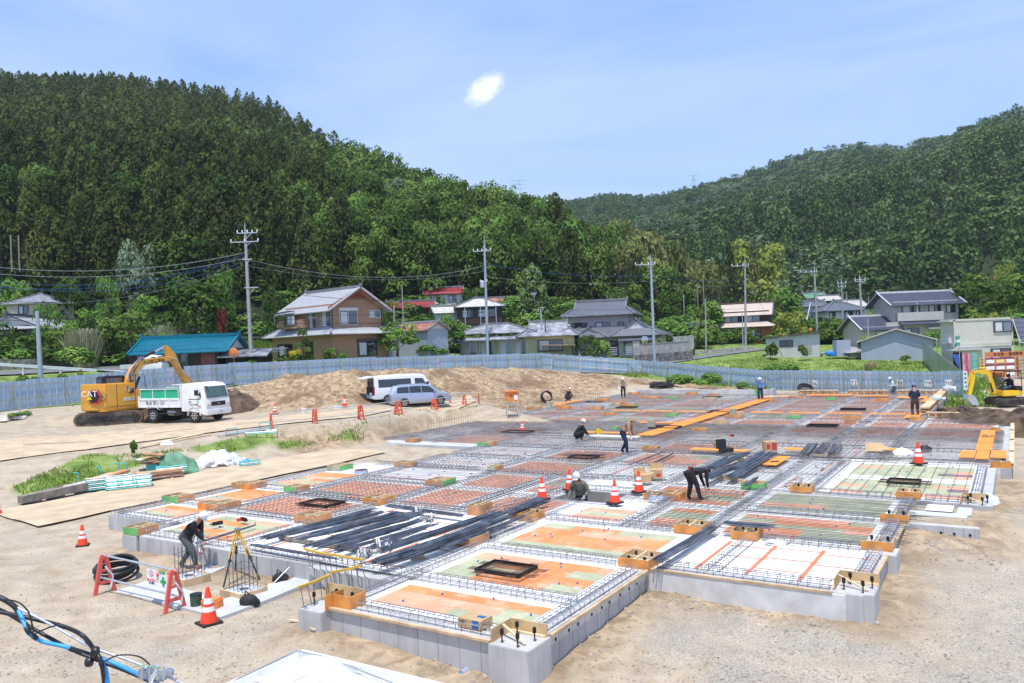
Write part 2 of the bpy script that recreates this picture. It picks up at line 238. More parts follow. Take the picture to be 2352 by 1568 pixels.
leaf('leaf_straw',(.40,.33,.16),(.50,.42,.22),(.58,.50,.30))
# -- terrain heights
def interp(x,tab):return float(np.interp(x,[t[0]for t in tab],[t[1]for t in tab]))
CTL=[]
def dn(*p):
 for a,b in zip(p,p[1:]):
  n=max(1,int(abs(b[0]-a[0])/28))
  for k in range(n):yield tuple(a[i]+(b[i]-a[i])*k/n for i in range(3))
 yield p[-1]
def cw(x,y,z):p=W(x,y,z);CTL.append((p.x,p.y,z))
def cdp(x,dist,z):CTL.append(((x-CX)/FOC*dist,dist,z))
for x,y,z in dn((-150,1110,.7),(0,1068,1.0),(250,1034,1.15),(450,1006,1.3),(600,987,1.4),(830,964,1.47),(1000,940,1.5),(1110,926,1.35)):cw(x,y,z)
for x,y,z in dn((-150,1260,.12),(0,1180,.1),(60,1152,.15),(250,1117,.15),(450,1080,.15),(620,1052,.15),(760,1034,.15),(900,1013,.15),(985,995,.15),(1063,968,.2),(1187,950,.2),(1240,936,.25),(1285,924,.3),(1375,910,.3)):cw(x,y,z)
for x,y,z in dn((-150,1010,1.1),(0,992,1.2),(150,982,1.3),(330,968,1.4),(556,950,1.5),(680,945,1.55),(830,930,1.6),(1000,908,1.6),(1090,905,1.55),(1150,905,1.4),(1200,912,1.0)):cw(x,y,z)
for x,y,z in dn((505,905,2.3),(560,886,3.0),(600,870,3.55),(700,859,3.8),(800,853,3.9),(950,848,3.8),(1100,844,3.4),(1200,845,3.0),(1280,858,2.4),(1360,873,1.7),(1450,885,1.05),(1600,891,.5),(1720,898,.1)):cw(x,y,z)
for x,d,z in dn((-300,46,1.9),(0,54,2.3),(330,66,2.5),(531,70,2.7),(795,78,2.7),(1000,86,2.6),(1240,94,2.2),(1330,91,1.9),(1546,86,.8),(1762,79,-.1),(2207,62,-.1),(2500,56,-.1)):cdp(x,d,z)
for x,d,z in dn((-300,41,1.7),(0,49,1.9),(250,54,1.9)):cdp(x,d,z)
for u,v,z in((-27,11,.12),(-22,10,.12),(-18,10,.1),(-12.5,9,.1),(-9,9,-.15),(-6.5,9,-.3),(-6.5,12,-.1),(-6.5,15.4,0),(-4,15,-.1),(-1.5,14.5,-.15),(-1.8,17,0),(-1.8,21,.1),(-2,22.2,.1),(-.5,22,.0),(1,20,0),(-25,25,.1),(-27.8,31,.42),(-25,31,.42),(-22.7,31,.42),(-25,29.5,.2),(-28,33,.3),(-30,40,.2),(.6,26,.1),(.6,32,.1),(.8,45,.1),(-3,52,.1),(-3,66,0),(-18,40,0),(-12,30,0),(-8,20,0),(-16,20,0),(-10,45,0),(-20,58,0),(-14,14,0),(-20,15,0),(-8,13,-.1),(-5,18,0),(-2,28,0),(-2,44,0),(-8,60,0),(-26,62,.1),(-18,67.5,.1),(-8,67,.05),(5,20,.0),(8,30,.1),(10,50,.1),(15,40,.1),(3,10,0),(-10,3,.1),(-30,3,.1),(10,0,.1)):
 p=S(u,v);CTL.append((p.x,p.y,z))
for u,v,z in((-2.3,22.75,.44),(-1.1,22.75,.42),(-1.0,24.9,.42),(-2.3,24.9,.42),(-.2,23.2,.42),(.7,23.6,.42),(1.0,25.5,.36),(.2,25.2,.4),(.4,22.6,.1),(2.6,23.5,-.05),(2.4,26.5,0),(1.4,28,.15)):p=S(u,v);CTL.append((p.x,p.y,z))
for x,d,z in((-600,60,4.6),(-300,62,4.6),(0,60,4.6),(330,72,4.6),(531,75,4.5),(795,82,4.5),(1000,90,4.3),(1240,100,3.6),(1440,96,2.9),(1546,91,2.4),(1650,88,1.4),(1762,84,.7),(2000,78,.7),(2207,72,.6),(2500,66,.5),(-600,80,5.2),(0,80,5.3),(300,85,5.4),(600,90,4.8),(860,100,4.6),(1100,112,5.2),(1450,106,3.5),(1730,112,3.5),(1900,92,2.2),(2085,90,2.0),(1840,98,2.7),(2200,95,2.0),(2500,90,1.5),(1665,122,4.4),(1950,125,3.6),(2150,118,3.2),(2500,118,3),(-600,105,9),(0,105,9),(300,108,9),(600,112,8),(900,122,10),(1100,128,10),(1285,138,11),(1500,135,7),(1700,150,6),(2000,160,6),(2400,150,6),(2900,150,6),(-600,200,20),(0,200,20),(800,200,20),(1400,200,12),(2000,220,10),(2900,200,10),(-1500,1500,10),(1176,1500,10),(3500,1500,10),(-1500,300,14),(3500,300,10),(-600,20,1),(2900,20,0)):cdp(x,d,z)
CTL+=[(-250,-60,1),(250,-60,0),(0,-60,0),(-1800,-60,5),(1800,-60,3),(-60,0,.4),(-25,8,.1),(60,10,0),(-1800,1500,10),(1800,1500,10),(-60,25,.8),(60,40,.1)]
_cv,_e,_cf=delaunay_2d_cdt([Vector(c[:2])for c in CTL],[],[],0,1e-6)[:3]
_ci={}
_cz=[]
for v in _cv:_cz.append(min(CTL,key=lambda c:(c[0]-v.x)**2+(c[1]-v.y)**2)[2])
TRI=np.array(_cf);TV=np.array([(v.x,v.y)for v in _cv]);TZ=np.array(_cz)
def tin(X,Y):
 X=np.asarray(X,float);Y=np.asarray(Y,float);out=np.full(X.shape,5.0)
 for a,b,c in TRI:
  (x1,y1),(x2,y2),(x3,y3)=TV[a],TV[b],TV[c];det=(y2-y3)*(x1-x3)+(x3-x2)*(y1-y3)
  if abs(det)<1e-9:continue
  mk_=(X>=min(x1,x2,x3)-1e-6)&(X<=max(x1,x2,x3)+1e-6)&(Y>=min(y1,y2,y3)-1e-6)&(Y<=max(y1,y2,y3)+1e-6)
  if not mk_.any():continue
  xs,ys=X[mk_],Y[mk_];l1=((y2-y3)*(xs-x3)+(x3-x2)*(ys-y3))/det;l2=((y3-y1)*(xs-x3)+(x1-x3)*(ys-y3))/det;l3=1-l1-l2
  ok=(l1>-1e-6)&(l2>-1e-6)&(l3>-1e-6);z=l1*TZ[a]+l2*TZ[b]+l3*TZ[c];t=out[mk_];t[ok]=z[ok];out[mk_]=t
 return out
rng=np.random.default_rng(5)
class VN:
 def __init__(s,seed):s.t=np.random.default_rng(seed).random((128,128))*2-1
 def __call__(s,x,y):
  x=np.asarray(x,float);y=np.asarray(y,float);xi=np.floor(x).astype(int);yi=np.floor(y).astype(int);fx=x-xi;fy=y-yi
  fx=fx*fx*(3-2*fx);fy=fy*fy*(3-2*fy);g=lambda i,j:s.t[i%128,j%128]
  return(g(xi,yi)*(1-fx)+g(xi+1,yi)*fx)*(1-fy)+(g(xi,yi+1)*(1-fx)+g(xi+1,yi+1)*fx)*fy
N1,N2,N3=VN(1),VN(2),VN(3)
def fbm(x,y,n=4):
 s=0;a=1
 for k in range(n):s=s+a*(N1,N2,N3)[k%3](x*2**k+k*17.3,y*2**k+k*5.1);a*=.5
 return s
def inpoly(X,Y,poly):
 X=np.asarray(X,float);Y=np.asarray(Y,float);r=np.zeros(X.shape,bool);n=len(poly)
 for i in range(n):
  x1,y1=poly[i][:2];x2,y2=poly[(i+1)%n][:2]
  c=((y1>Y)!=(y2>Y))&(X<(x2-x1)*(Y-y1)/((y2-y1)or 1e-12)+x1);r^=c
 return r
def Wp(pts,z):return[tuple(W(x,y,zz if(zz:=(p[2]if len(p)>2 else z))is not None else z)[:2])for p in pts for x,y in[p[:2]]]
# smooth height grid
GX=np.unique(np.concatenate([np.arange(-1700,-300,100),np.arange(-300,-90,12),np.arange(-90,-48,1.5),np.arange(-48,44,.3),np.arange(44,90,1.5),np.arange(90,300,12),np.arange(300,1701,100)]))
GY=np.unique(np.concatenate([np.arange(-50,2,6),np.arange(2,8,.6),np.arange(8,48,.3),np.arange(48,86,.4),np.arange(86,130,1.2),np.arange(130,260,8),np.arange(260,1500,80)]))
XX,YY=np.meshgrid(GX,GY);ZB=tin(XX,YY)
for _ in range(3):
 ZB[1:-1,1:-1]=(ZB[1:-1,1:-1]*2+ZB[:-2,1:-1]+ZB[2:,1:-1]+ZB[1:-1,:-2]+ZB[1:-1,2:])/6
berm_poly=[tuple(W(x,y,z)[:2])for x,y,z in((500,948,1.5),(680,945,1.55),(830,931,1.6),(1000,909,1.6),(1110,907,1.55),(1150,930,1.0),(1187,948,.2),(1290,924,.3),(1390,908,.3),(1500,897,.3),(1740,900,.1))]+[tuple(D(x,830,d)[:2])for x,d in((1720,78),(1546,84),(1330,90),(1240,93),(1000,85),(795,77),(531,69),(500,66))]
bank_poly=[tuple(W(x,y,z)[:2])for x,y,z in((620,987,1.4),(830,966,1.47),(1000,942,1.5),(1110,928,1.35),(1160,920,1.3),(1187,950,.2),(1063,968,.2),(985,995,.2),(900,1012,.15),(760,1034,.15),(700,1030,.5))]
inb=(inpoly(XX,YY,berm_poly)|inpoly(XX,YY,bank_poly)).astype(float)
for _ in range(4):inb[1:-1,1:-1]=(inb[1:-1,1:-1]*2+inb[:-2,1:-1]+inb[2:,1:-1]+inb[1:-1,:-2]+inb[1:-1,2:])/6
road_poly=[tuple(W(x,y,z)[:2])for x,y,z in((-150,1108,.7),(0,1068,1.0),(250,1034,1.15),(450,1006,1.3),(600,987,1.4),(830,964,1.47),(1000,940,1.5),(1110,928,1.35),(1110,907,1.5),(1000,909,1.6),(830,931,1.6),(680,946,1.55),(556,951,1.5),(350,985,1.35),(150,1003,1.25),(0,1012,1.15),(-150,1030,1.0))]
lump=inb*(fbm(XX*.55,YY*.55,5)*.20+np.abs(fbm(XX*1.7,YY*.9,3))*-.12+np.clip(fbm(XX*2.9,YY*1.5,2),.1,1)*.10)
site=(YY<80)&(XX>-60)&(XX<50)
rough=site*(fbm(XX*.35,YY*.35,4)*.035+fbm(XX*2.1,YY*2.1,2)*.008)
rp=inpoly(XX,YY,road_poly);lump[rp]=0;rough[rp]*=.3
ZG=ZB+lump+rough
# ruts crossing the near site
for(x0,y0,x1,y1)in((-200,1330,900,1560),(-200,1400,700,1600),(1500,1560,2352,1330),(1650,1600,2400,1400)):
 p,q=W(x0,y0,.05),W(x1,y1,.05);d=(q-p);l=d.length;d.normalize();dist=np.abs((XX-p.x)*d.y-(YY-p.y)*d.x+.25*np.sin(YY*.8));al=(XX-p.x)*d.x+(YY-p.y)*d.y
 ZG-=.035*np.exp(-(dist/.22)**2)*((al>0)&(al<l))-.02*np.exp(-((dist-.4)/.2)**2)*((al>0)&(al<l))
def gz(x,y):
 i=int(np.clip(np.searchsorted(GX,x)-1,0,len(GX)-2));j=int(np.clip(np.searchsorted(GY,y)-1,0,len(GY)-2))
 fx=(x-GX[i])/(GX[i+1]-GX[i]);fy=(y-GY[j])/(GY[j+1]-GY[j])
 return float((ZG[j,i]*(1-fx)+ZG[j,i+1]*fx)*(1-fy)+(ZG[j+1,i]*(1-fx)+ZG[j+1,i+1]*fx)*fy)
def G(p,dz=0):return Vector((p[0],p[1],gz(p[0],p[1])+dz))
def onground(x,y,z0=.1):
 d=ray(x,y).normalized();o=Vector((0,0,CAMH));t=6.0
 while t<400:
  p=o+d*t
  if p.z<=gz(p.x,p.y):
   lo,hi=t-.25,t
   for _ in range(12):
    m_=(lo+hi)/2;p=o+d*m_
    if p.z<=gz(p.x,p.y):hi=m_
    else:lo=m_
   return o+d*hi
  t+=.25
 return W(x,y,z0)
# colour masks
def blurm(m,n=2):
 m=m.astype(float)
 for _ in range(n):m[1:-1,1:-1]=(m[1:-1,1:-1]*2+m[:-2,1:-1]+m[2:,1:-1]+m[1:-1,:-2]+m[1:-1,2:])/6
 return m
def fence_y(X):
 pts=sorted([((x-CX)/FOC*d,d)for x,d in((-600,36),(0,54),(531,70),(795,78),(1000,86),(1240,94),(1330,91),(1546,86),(1762,79),(2207,62),(2600,55))])
 return np.interp(X,[p[0]for p in pts],[p[1]for p in pts])
beyond=YY>fence_y(XX)
gpoly=[tuple(W(x,y,z)[:2])for x,y,z in((30,1132,.2),(190,1068,.6),(330,1034,1.1),(620,986,1.4),(640,1000,1.2),(700,985,1.4),(860,960,1.47),(830,975,1.3),(600,1010,1.0),(520,1030,.8),(400,1060,.4),(200,1112,.2),(60,1145,.15))]
gp2=[tuple(D(x,850,d)[:2])for x,d in((1250,97),(1330,93),(1546,84),(1762,76.5),(1762,79),(1546,86),(1250,101))]
gp3=[tuple(W(x,y,.05)[:2])for x,y in((2165,935),(2330,930),(2310,895),(2250,865),(2215,866),(2180,905))]
grass=blurm((inpoly(XX,YY,gpoly)&(fbm(XX*.6,YY*.6,3)>-.35))|inpoly(XX,YY,gp2)|inpoly(XX,YY,gp3),2)
grass=np.maximum(grass,beyond*1.0)
gpav=[tuple(W(x,y,.05)[:2])for x,y in((2250,900),(2352,860),(2600,900),(2600,955),(2352,950),(2330,915))]
dry=blurm(inpoly(XX,YY,gpav),1);grass*=(1-dry)
gravel=np.clip(blurm((XX>W(1500,1400,0).x)&(YY<34)&~beyond,3)*.75+fbm(XX*.18,YY*.18,3)*.5+.12,0,1)*(1-inb)*(1-beyond)
UU=XX*UA.x+YY*UA.y;VV=XX*UB.x+YY*UB.y;dw=np.full(XX.shape,9.)
for(a0,b0),(a1,b1)in(((-12.1,10.7),(-6.85,10.8)),((-6.85,10.8),(-6.9,15.9)),((-6.9,15.9),(-2.45,16.0)),((-2.45,16.0),(-2.5,22.4)),((-2.5,22.4),(-.9,22.4)),((-.9,22.4),(-.3,32)),((-21.5,12.9),(-11.5,12.8))):
 L2=(a1-a0)**2+(b1-b0)**2;t_=np.clip(((UU-a0)*(a1-a0)+(VV-b0)*(b1-b0))/L2,0,1);dw=np.minimum(dw,np.hypot(UU-a0-t_*(a1-a0),VV-b0-t_*(b1-b0)))
edge=np.exp(-(dw/(.75+.35*fbm(XX*.7,YY*.7,3)))**2)*site;ZG+=edge*(np.abs(fbm(XX*2.2,YY*2.2,3))*.07);gravel*=(1-.8*edge)
soil=np.clip(inb+edge*.75,0,1)
me=bpy.data.meshes.new('ground');ny,nx=XX.shape
vs=np.stack([XX.ravel(),YY.ravel(),ZG.ravel()],1);idx=np.arange(nx*ny).reshape(ny,nx)
fs=np.stack([idx[:-1,:-1].ravel(),idx[:-1,1:].ravel(),idx[1:,1:].ravel(),idx[1:,:-1].ravel()],1)
def np_mesh(name,vs,fs,mats=(),smooth=False,attrs=None,mi=None):
 me=bpy.data.meshes.new(name);nf,k=fs.shape;me.vertices.add(len(vs));me.vertices.foreach_set('co',np.asarray(vs,np.float32).ravel())
 me.loops.add(nf*k);me.loops.foreach_set('vertex_index',fs.astype(np.int32).ravel());me.polygons.add(nf);me.polygons.foreach_set('loop_start',np.arange(0,nf*k,k,dtype=np.int32))
 for m_ in mats:me.materials.append(M(m_))
 if mi is not None:me.polygons.foreach_set('material_index',np.asarray(mi,np.int32))
 me.update(calc_edges=True)
 if smooth:me.polygons.foreach_set('use_smooth',np.ones(nf,bool))
 for an,dom,arr in(attrs or[]):
  a_=me.attributes.new(an,'FLOAT',dom);a_.data.foreach_set('value',np.asarray(arr,np.float32).ravel())
 me.validate();return me
def ground_mat():
 m,nt,b,N,L=node_mat('ground')
 geo=N('ShaderNodeNewGeometry')
 def noise(sc,det=4,dist=0):
  n=N('ShaderNodeTexNoise');n.inputs['Scale'].default_value=sc;n.inputs['Detail'].default_value=det;n.inputs['Distortion'].default_value=dist;L(geo.outputs['Position'],n.inputs['Vector']);return n.outputs[0]
 def ramp(src,stops):
  r=N('ShaderNodeValToRGB');e=r.color_ramp.elements
  for i,(p,c)in enumerate(stops):
   k=e[i]if i<2 else e.new(p);k.position=p;k.color=(*c,1)
  L(src,r.inputs[0]);return r.outputs[0]
 def mix(f,a,b_):
  x=N('ShaderNodeMixRGB');L(f,x.inputs[0]);L(a,x.inputs[1]);L(b_,x.inputs[2]);return x.outputs[0]
 def attr(n):a=N('ShaderNodeAttribute');a.attribute_name=n;return a.outputs['Fac']
 sand=ramp(noise(1.4,6,.4),[(.3,(.35,.285,.205)),(.5,(.45,.375,.28)),(.72,(.53,.455,.355))])
 grav=ramp(noise(30,3),[(.33,(.15,.14,.12)),(.5,(.40,.37,.32)),(.7,(.70,.66,.58))])
 grav2=ramp(noise(.5,5,1),[(.4,(.37,.35,.315)),(.6,(.48,.435,.37))])
 x=N('ShaderNodeMixRGB');x.blend_type='OVERLAY';x.inputs[0].default_value=.6;L(grav2,x.inputs[1]);L(grav,x.inputs[2])
 soilc=ramp(noise(2.6,8,.8),[(.32,(.18,.12,.07)),(.48,(.32,.23,.14)),(.64,(.47,.355,.225))])
 pt=ramp(noise(.33,5,.5),[(.50,(0,0,0)),(.60,(1,1,1))])
 dark=ramp(noise(5,4),[(.3,(.15,.095,.055)),(.7,(.27,.185,.115))])
 soilc=mix(pt,soilc,dark)
 gr=ramp(noise(1.1,6,.5),[(.3,(.085,.14,.03)),(.5,(.16,.24,.055)),(.7,(.29,.34,.11))])
 fg=N('ShaderNodeMath');fg.operation='MULTIPLY_ADD';fg.inputs[1].default_value=2.4;L(noise(1.0,5),fg.inputs[0]);fg.inputs[2].default_value=-1.2
 ad=N('ShaderNodeMath');ad.operation='ADD';ad.use_clamp=True;L(fg.outputs[0],ad.inputs[0]);L(attr('gravel'),ad.inputs[1])
 sx=N('ShaderNodeMixRGB');sx.blend_type='OVERLAY';sx.inputs[0].default_value=.28;L(sand,sx.inputs[1]);L(grav,sx.inputs[2]);c=mix(ad.outputs[0],sx.outputs[0],x.outputs[0]);c=mix(attr('soil'),c,soilc)
 ga=N('ShaderNodeMath');ga.operation='MULTIPLY_ADD';ga.inputs[1].default_value=1.6;L(noise(.8,4),ga.inputs[0]);ga.inputs[2].default_value=-.8
 gb=N('ShaderNodeMath');gb.operation='MULTIPLY_ADD';gb.use_clamp=True;L(attr('grass'),gb.inputs[0]);gb.inputs[1].default_value=1.9;
 gc=N('ShaderNodeMath');gc.operation='SUBTRACT';L(ga.outputs[0],gc.inputs[0]);gc.inputs[1].default_value=.25;L(gc.outputs[0],gb.inputs[2])
 gm=N('ShaderNodeMath');gm.operation='MULTIPLY';gm.use_clamp=True;L(gb.outputs[0],gm.inputs[0]);gs=N('ShaderNodeMath');gs.operation='MULTIPLY';gs.use_clamp=True;gs.inputs[1].default_value=3;L(attr('grass'),gs.inputs[0]);L(gs.outputs[0],gm.inputs[1])
 c=mix(gm.outputs[0],c,gr)
 L(c,b.inputs['Base Color']);b.inputs['Roughness'].default_value=.95;b.inputs['Specular IOR Level'].default_value=.15
 bp=N('ShaderNodeBump');bp.inputs['Strength'].default_value=.75;bp.inputs['Distance'].default_value=.035;L(noise(14,5),bp.inputs['Height'])
 b2=N('ShaderNodeBump');b2.inputs['Strength'].default_value=.7;b2.inputs['Distance'].default_value=.10;L(noise(2.5,6,.6),b2.inputs['Height'])
 mu=N('ShaderNodeMath');mu.operation='MULTIPLY_ADD';mu.inputs[1].default_value=.8;mu.inputs[2].default_value=.15;L(attr('soil'),mu.inputs[0]);L(mu.outputs[0],b2.inputs['Strength'])
 L(bp.outputs[0],b2.inputs['Normal']);L(b2.outputs[0],b.inputs['Normal'])
ground_mat()
gme=np_mesh('ground',vs,fs,('ground',),True,[('grass','POINT',grass),('gravel','POINT',gravel),('soil','POINT',soil)])
ground=bpy.data.objects.new('ground',gme);COL.objects.link(ground);tag(ground,'sandy building site ground with gravel, soil and green verges',None,None,'structure')
# -- hills
LR=((-900,190),(-600,180),(0,168),(150,180),(330,190),(480,205),(620,225),(700,268),(770,318),(830,320),(900,340),(980,385),(1060,405),(1130,412),(1200,430),(1250,455),(1290,478),(1400,530),(1500,575),(1600,630),(1720,700),(1800,740))
LD1=((-900,330),(0,330),(330,320),(620,290),(770,262),(900,245),(1060,230),(1200,220),(1290,210),(1400,190),(1500,178),(1600,168),(1720,165),(1800,165))
LD0=((-900,112),(0,112),(500,112),(900,126),(1200,136),(1400,130),(1600,138),(1800,150));LZ0=((-900,9.5),(0,9.5),(500,9),(900,10.5),(1200,10.5),(1400,8),(1600,6.3),(1800,5))
RRG=((1000,490),(1280,470),(1420,452),(1490,460),(1560,450),(1640,427),(1760,392),(1880,352),(2000,332),(2100,337),(2200,312),(2300,272),(2352,260),(2600,225),(2900,210),(3400,260))
RD1=((1000,950),(1280,900),(1420,850),(1560,800),(1760,700),(1880,650),(2000,600),(2100,600),(2200,560),(2352,520),(2600,480),(3400,450))
RD0=((1000,320),(1500,230),(1700,205),(2000,190),(2352,165),(2900,150),(3400,150));RZ0=((1000,9),(1500,6),(2000,6.5),(2352,6.5),(3400,6))
def ni(x,t):return np.interp(x,[a[0]for a in t],[a[1]for a in t])
def hill(X,Y,RG,D1,D0,Z0,th,amp,pw):
 tx=X/Y*FOC+CX;d1=ni(tx,D1);d0=ni(tx,D0);z0=ni(tx,Z0);zr=CAMH+(790.5-(tx-1176)*.0402-ni(tx,RG))/FOC*d1-th;zr=np.maximum(zr,z0-2)
 t=(Y-d0)/(d1-d0);tc=np.clip(t,0,1);z=z0+(zr-z0)*tc**pw+amp*np.sin(pi*tc)*fbm(X/70+3,Y/110+1,3)
 return np.where(t<0,z0+t*30,np.where(t>1,zr-(Y-d1)*.35,z))
def hl(X,Y):return hill(X,Y,LR,LD1,LD0,LZ0,8.5,6,.85)
def hr(X,Y):return hill(X,Y,RRG,RD1,RD0,RZ0,8,9,.92)
mk('forest_floor',(.022,.034,.012),.95,0,.4,.2,coords='Object')
def hill_mesh(name,fn,t0,t1,nt_,d0,d1,nd,label):
 T=np.linspace(t0,t1,nt_);Dd=np.linspace(d0,d1,nd);TT,DD=np.meshgrid(T,Dd);X=(TT-CX)/FOC*DD;Z=fn(X,DD);ii=np.arange(nt_*nd).reshape(nd,nt_)
 f=np.stack([ii[:-1,:-1].ravel(),ii[:-1,1:].ravel(),ii[1:,1:].ravel(),ii[1:,:-1].ravel()],1)
 o=bpy.data.objects.new(name,np_mesh(name,np.stack([X.ravel(),DD.ravel(),Z.ravel()],1),f,('forest_floor',),True));COL.objects.link(o);tag(o,label,None,None,'structure')
hill_mesh('hill',hl,-880,1790,150,105,420,80,'steep wooded hillside rising on the left behind the houses')
hill_mesh('hill',hr,1000,3300,150,140,1050,100,'distant wooded mountainside on the right')
# -- trees
def quads(c,nrm,size,rg,asp=.7):
 n=len(c);a=np.cross(nrm,rg.normal(size=(n,3)));a/=np.linalg.norm(a,axis=1,keepdims=True)+1e-9;b=np.cross(nrm,a);b/=np.linalg.norm(b,axis=1,keepdims=True)+1e-9
 s=(size*(.6+.8*rg.random(n)))[:,None]/2;a=a*s;b=b*s*asp
 return np.stack([c-a-b*.6,c+a*.7-b,c+a+b*.7,c-a*.6+b],1).reshape(-1,3)
def blob(ctr,rad,n,size,rg,up=.35,flat=1):
 u=rg.normal(size=(n,3));u/=np.linalg.norm(u,axis=1,keepdims=True);u[:,2]=np.where(u[:,2]<-.35,-u[:,2],u[:,2])
 r=rad*(.72+.34*rg.random(n))[:,None];p=np.asarray(ctr)+u*r*np.array([1,1,flat]);nn=u*1.0+np.array([0,0,up])+rg.normal(size=(n,3))*.30;nn/=np.linalg.norm(nn,axis=1,keepdims=True)
 return quads(p,nn,size,rg)
def crown_pts(kind,n,size,seed):
 rg=np.random.default_rng(seed);out=[];tint=[]
 def put(q,t):out.append(q);tint.append(np.full(len(q)//4,t)+rg.normal(size=len(q)//4)*.09)
 if kind=='broad':
  K=26;m=n//K
  for i in range(K):
   th=rg.random()*2*pi;ph=rg.random()**.8;rr=.36*sqrt(max(0,1-(ph*1.0-.3)**2));z=.16+.70*ph
   put(blob((rr*cos(th),rr*sin(th),z),.15+.07*rg.random(),m,size,rg,flat=.75),.12+.6*rg.random())
 elif kind=='cedar':
  K=44;m=n//K
  for i in range(K):
   h=1-(i+.5)/K;z=.10+.87*h**1.15;R=.5*(1-z)**.5*.82+.03;th=i*2.4+rg.random();rr=R*(.62+.3*rg.random())
   if i<2:rr=0
   put(blob((rr*cos(th),rr*sin(th),z),.085+.09*(1-h)**.6,m,size,rg,up=.5,flat=.8),.12+.5*rg.random())
 elif kind=='bamboo':
  K=26;m=n//K
  for i in range(K):
   th=rg.random()*2*pi;lean=.34*rg.random()**.6;zt=.78+.22*rg.random()
   for j in range(5):
    f=.45+.55*j/4;droop=max(0,f-.85)*.9
    put(blob((lean*f**2*cos(th)*1.2,lean*f**2*sin(th)*1.2,zt*f-droop*.3),.07+.03*rg.random(),m//5+1,size,rg,up=.1,flat=1.2),.2+.5*rg.random())
 elif kind=='bush':
  K=14;m=n//K
  for i in range(K):
   th=rg.random()*2*pi;rr=.34*rg.random()**.5
   put(blob((rr*cos(th),rr*sin(th),.30+.45*rg.random()*(1-rr)),.22,m,size,rg,flat=.9),.2+.5*rg.random())
 elif kind=='reed':
  th=rg.random(n)*2*pi;rr=.42*rg.random(n)**.5;base=np.stack([rr*np.cos(th),rr*np.sin(th),np.zeros(n)],1);le=rg.normal(size=(n,3))*.24;le[:,2]=.55+.45*rg.random(n)
  side=np.stack([-np.sin(th),np.cos(th),np.zeros(n)],1)*size*.16
  put(np.stack([base-side,base+side,base+le+side*.4,base+le-side*.4],1).reshape(-1,3),.5);tint[-1]+=rg.normal(size=n)*.25
 elif kind=='pine':
  for(x,y,z,r)in((0,0,.9,.26),(.22,.1,.68,.22),(-.25,-.05,.6,.2),(.12,-.2,.5,.2),(.3,.05,.36,.2),(-.28,.1,.34,.2),(0,.1,.3,.18)):
   put(blob((x,y,z),r,n//7,size,rg,up=.9,flat=.42),.3+.3*rg.random())
 elif kind=='bare':
  pass
 return np.concatenate(out),np.clip(np.concatenate(tint),0,1)
TREES={}
def tree_mesh(kind,mat,n,size,seed):
 key=(kind,mat,n,seed)
 if key not in TREES:
  v,t=crown_pts(kind,n,size,seed);TREES[key]=np_mesh('crown',v,np.arange(len(v)).reshape(-1,4),(mat,),False,[('tint','FACE',t)])
 return TREES[key]
def _trunk(mat,kind,seed):
 key=('trunk',mat,kind,seed)
 if key not in TREES:
  r=random.Random(seed);mb=MB()
  if kind=='bamboo':
   for i in range(14):a=r.random()*6.28;x,y=.16*cos(a),.16*sin(a);mb.tube([(x*.4,y*.4,0),(x,y,.5),(x*1.8,y*1.8,.85)],.008,mat,4,False,.004)
  else:
   b=.03 if kind=='cedar'else .035
   mb.tube([(0,0,-.05),(.01*r.random(),.01,.3),(0,0,.72),(0,0,.95)],[b,b*.8,b*.4,.006],mat,6,False)
   for i in range(7):
    a=i*2.4+r.random();z=.3+.08*i*r.uniform(.8,1.1);l=.3*(1.1-z);mb.tube([(0,0,z),(l*.5*cos(a),l*.5*sin(a),z+.05),(l*cos(a),l*sin(a),z+.13)],.011,mat,4,False,.004)
  o=mb.build('trunk');TREES[key]=o.data;bpy.data.objects.remove(o)
 return TREES[key]
def place_tree(name,label,cat,group,kind,mat,loc,R,H,seed=0,n=1500,size=.07,trunk='bark',rz=None):
 t=thing(name,label,cat,loc,rnd.random()*6.28 if rz is None else rz,group);t.scale=(2*R,2*R,H)
 c=bpy.data.objects.new('crown',tree_mesh(kind,mat,n,size,seed));COL.objects.link(c);setp(c,t)
 if kind not in('reed','bush'):
  k=bpy.data.objects.new('trunk',_trunk(trunk,kind,seed));COL.objects.link(k);setp(k,t)
 return t
# the hill's front trees one by one, the rest of the wood as one mass
def merged(name,pts,protos,label):
 vs,tt=[],[];rg=np.random.default_rng(11)
 offs=0;FI=[];mi=[]
 mats=[p[0]for p in protos]
 for(x,y,z,R,H,k)in pts:
  mname,(v,t)=protos[k];a=rg.random()*6.283;c_,s_=cos(a),sin(a)
  q=np.empty_like(v);q[:,0]=(v[:,0]*c_-v[:,1]*s_)*2*R+x;q[:,1]=(v[:,0]*s_+v[:,1]*c_)*2*R+y;q[:,2]=v[:,2]*H+z
  vs.append(q);tt.append(t*.8+(rg.random()-.5)*.75);mi.append(np.full(len(t),k))
 vs=np.concatenate(vs);f=np.arange(len(vs)).reshape(-1,4)
 me=np_mesh(name,vs,f,mats,False,[('tint','FACE',np.clip(np.concatenate(tt),0,1))],np.concatenate(mi))
 o=bpy.data.objects.new(name,me);COL.objects.link(o);tag(o,label,None,None,'stuff');return o
def scatter(fn,D0,t0,t1,dmax,step,seed,jitter=.45):
 rg=np.random.default_rng(seed);P=[];y=90.0
 while y<dmax:
  x=(t0-CX)/FOC*y
  while x<(t1-CX)/FOC*y:
   xx=x+rg.normal()*step*jitter;yy=y+rg.normal()*step*jitter;tx=xx/yy*FOC+CX
   if yy>ni(tx,D0)+2:P.append((xx,yy))
   x+=step
  y+=step
 return np.array(P)
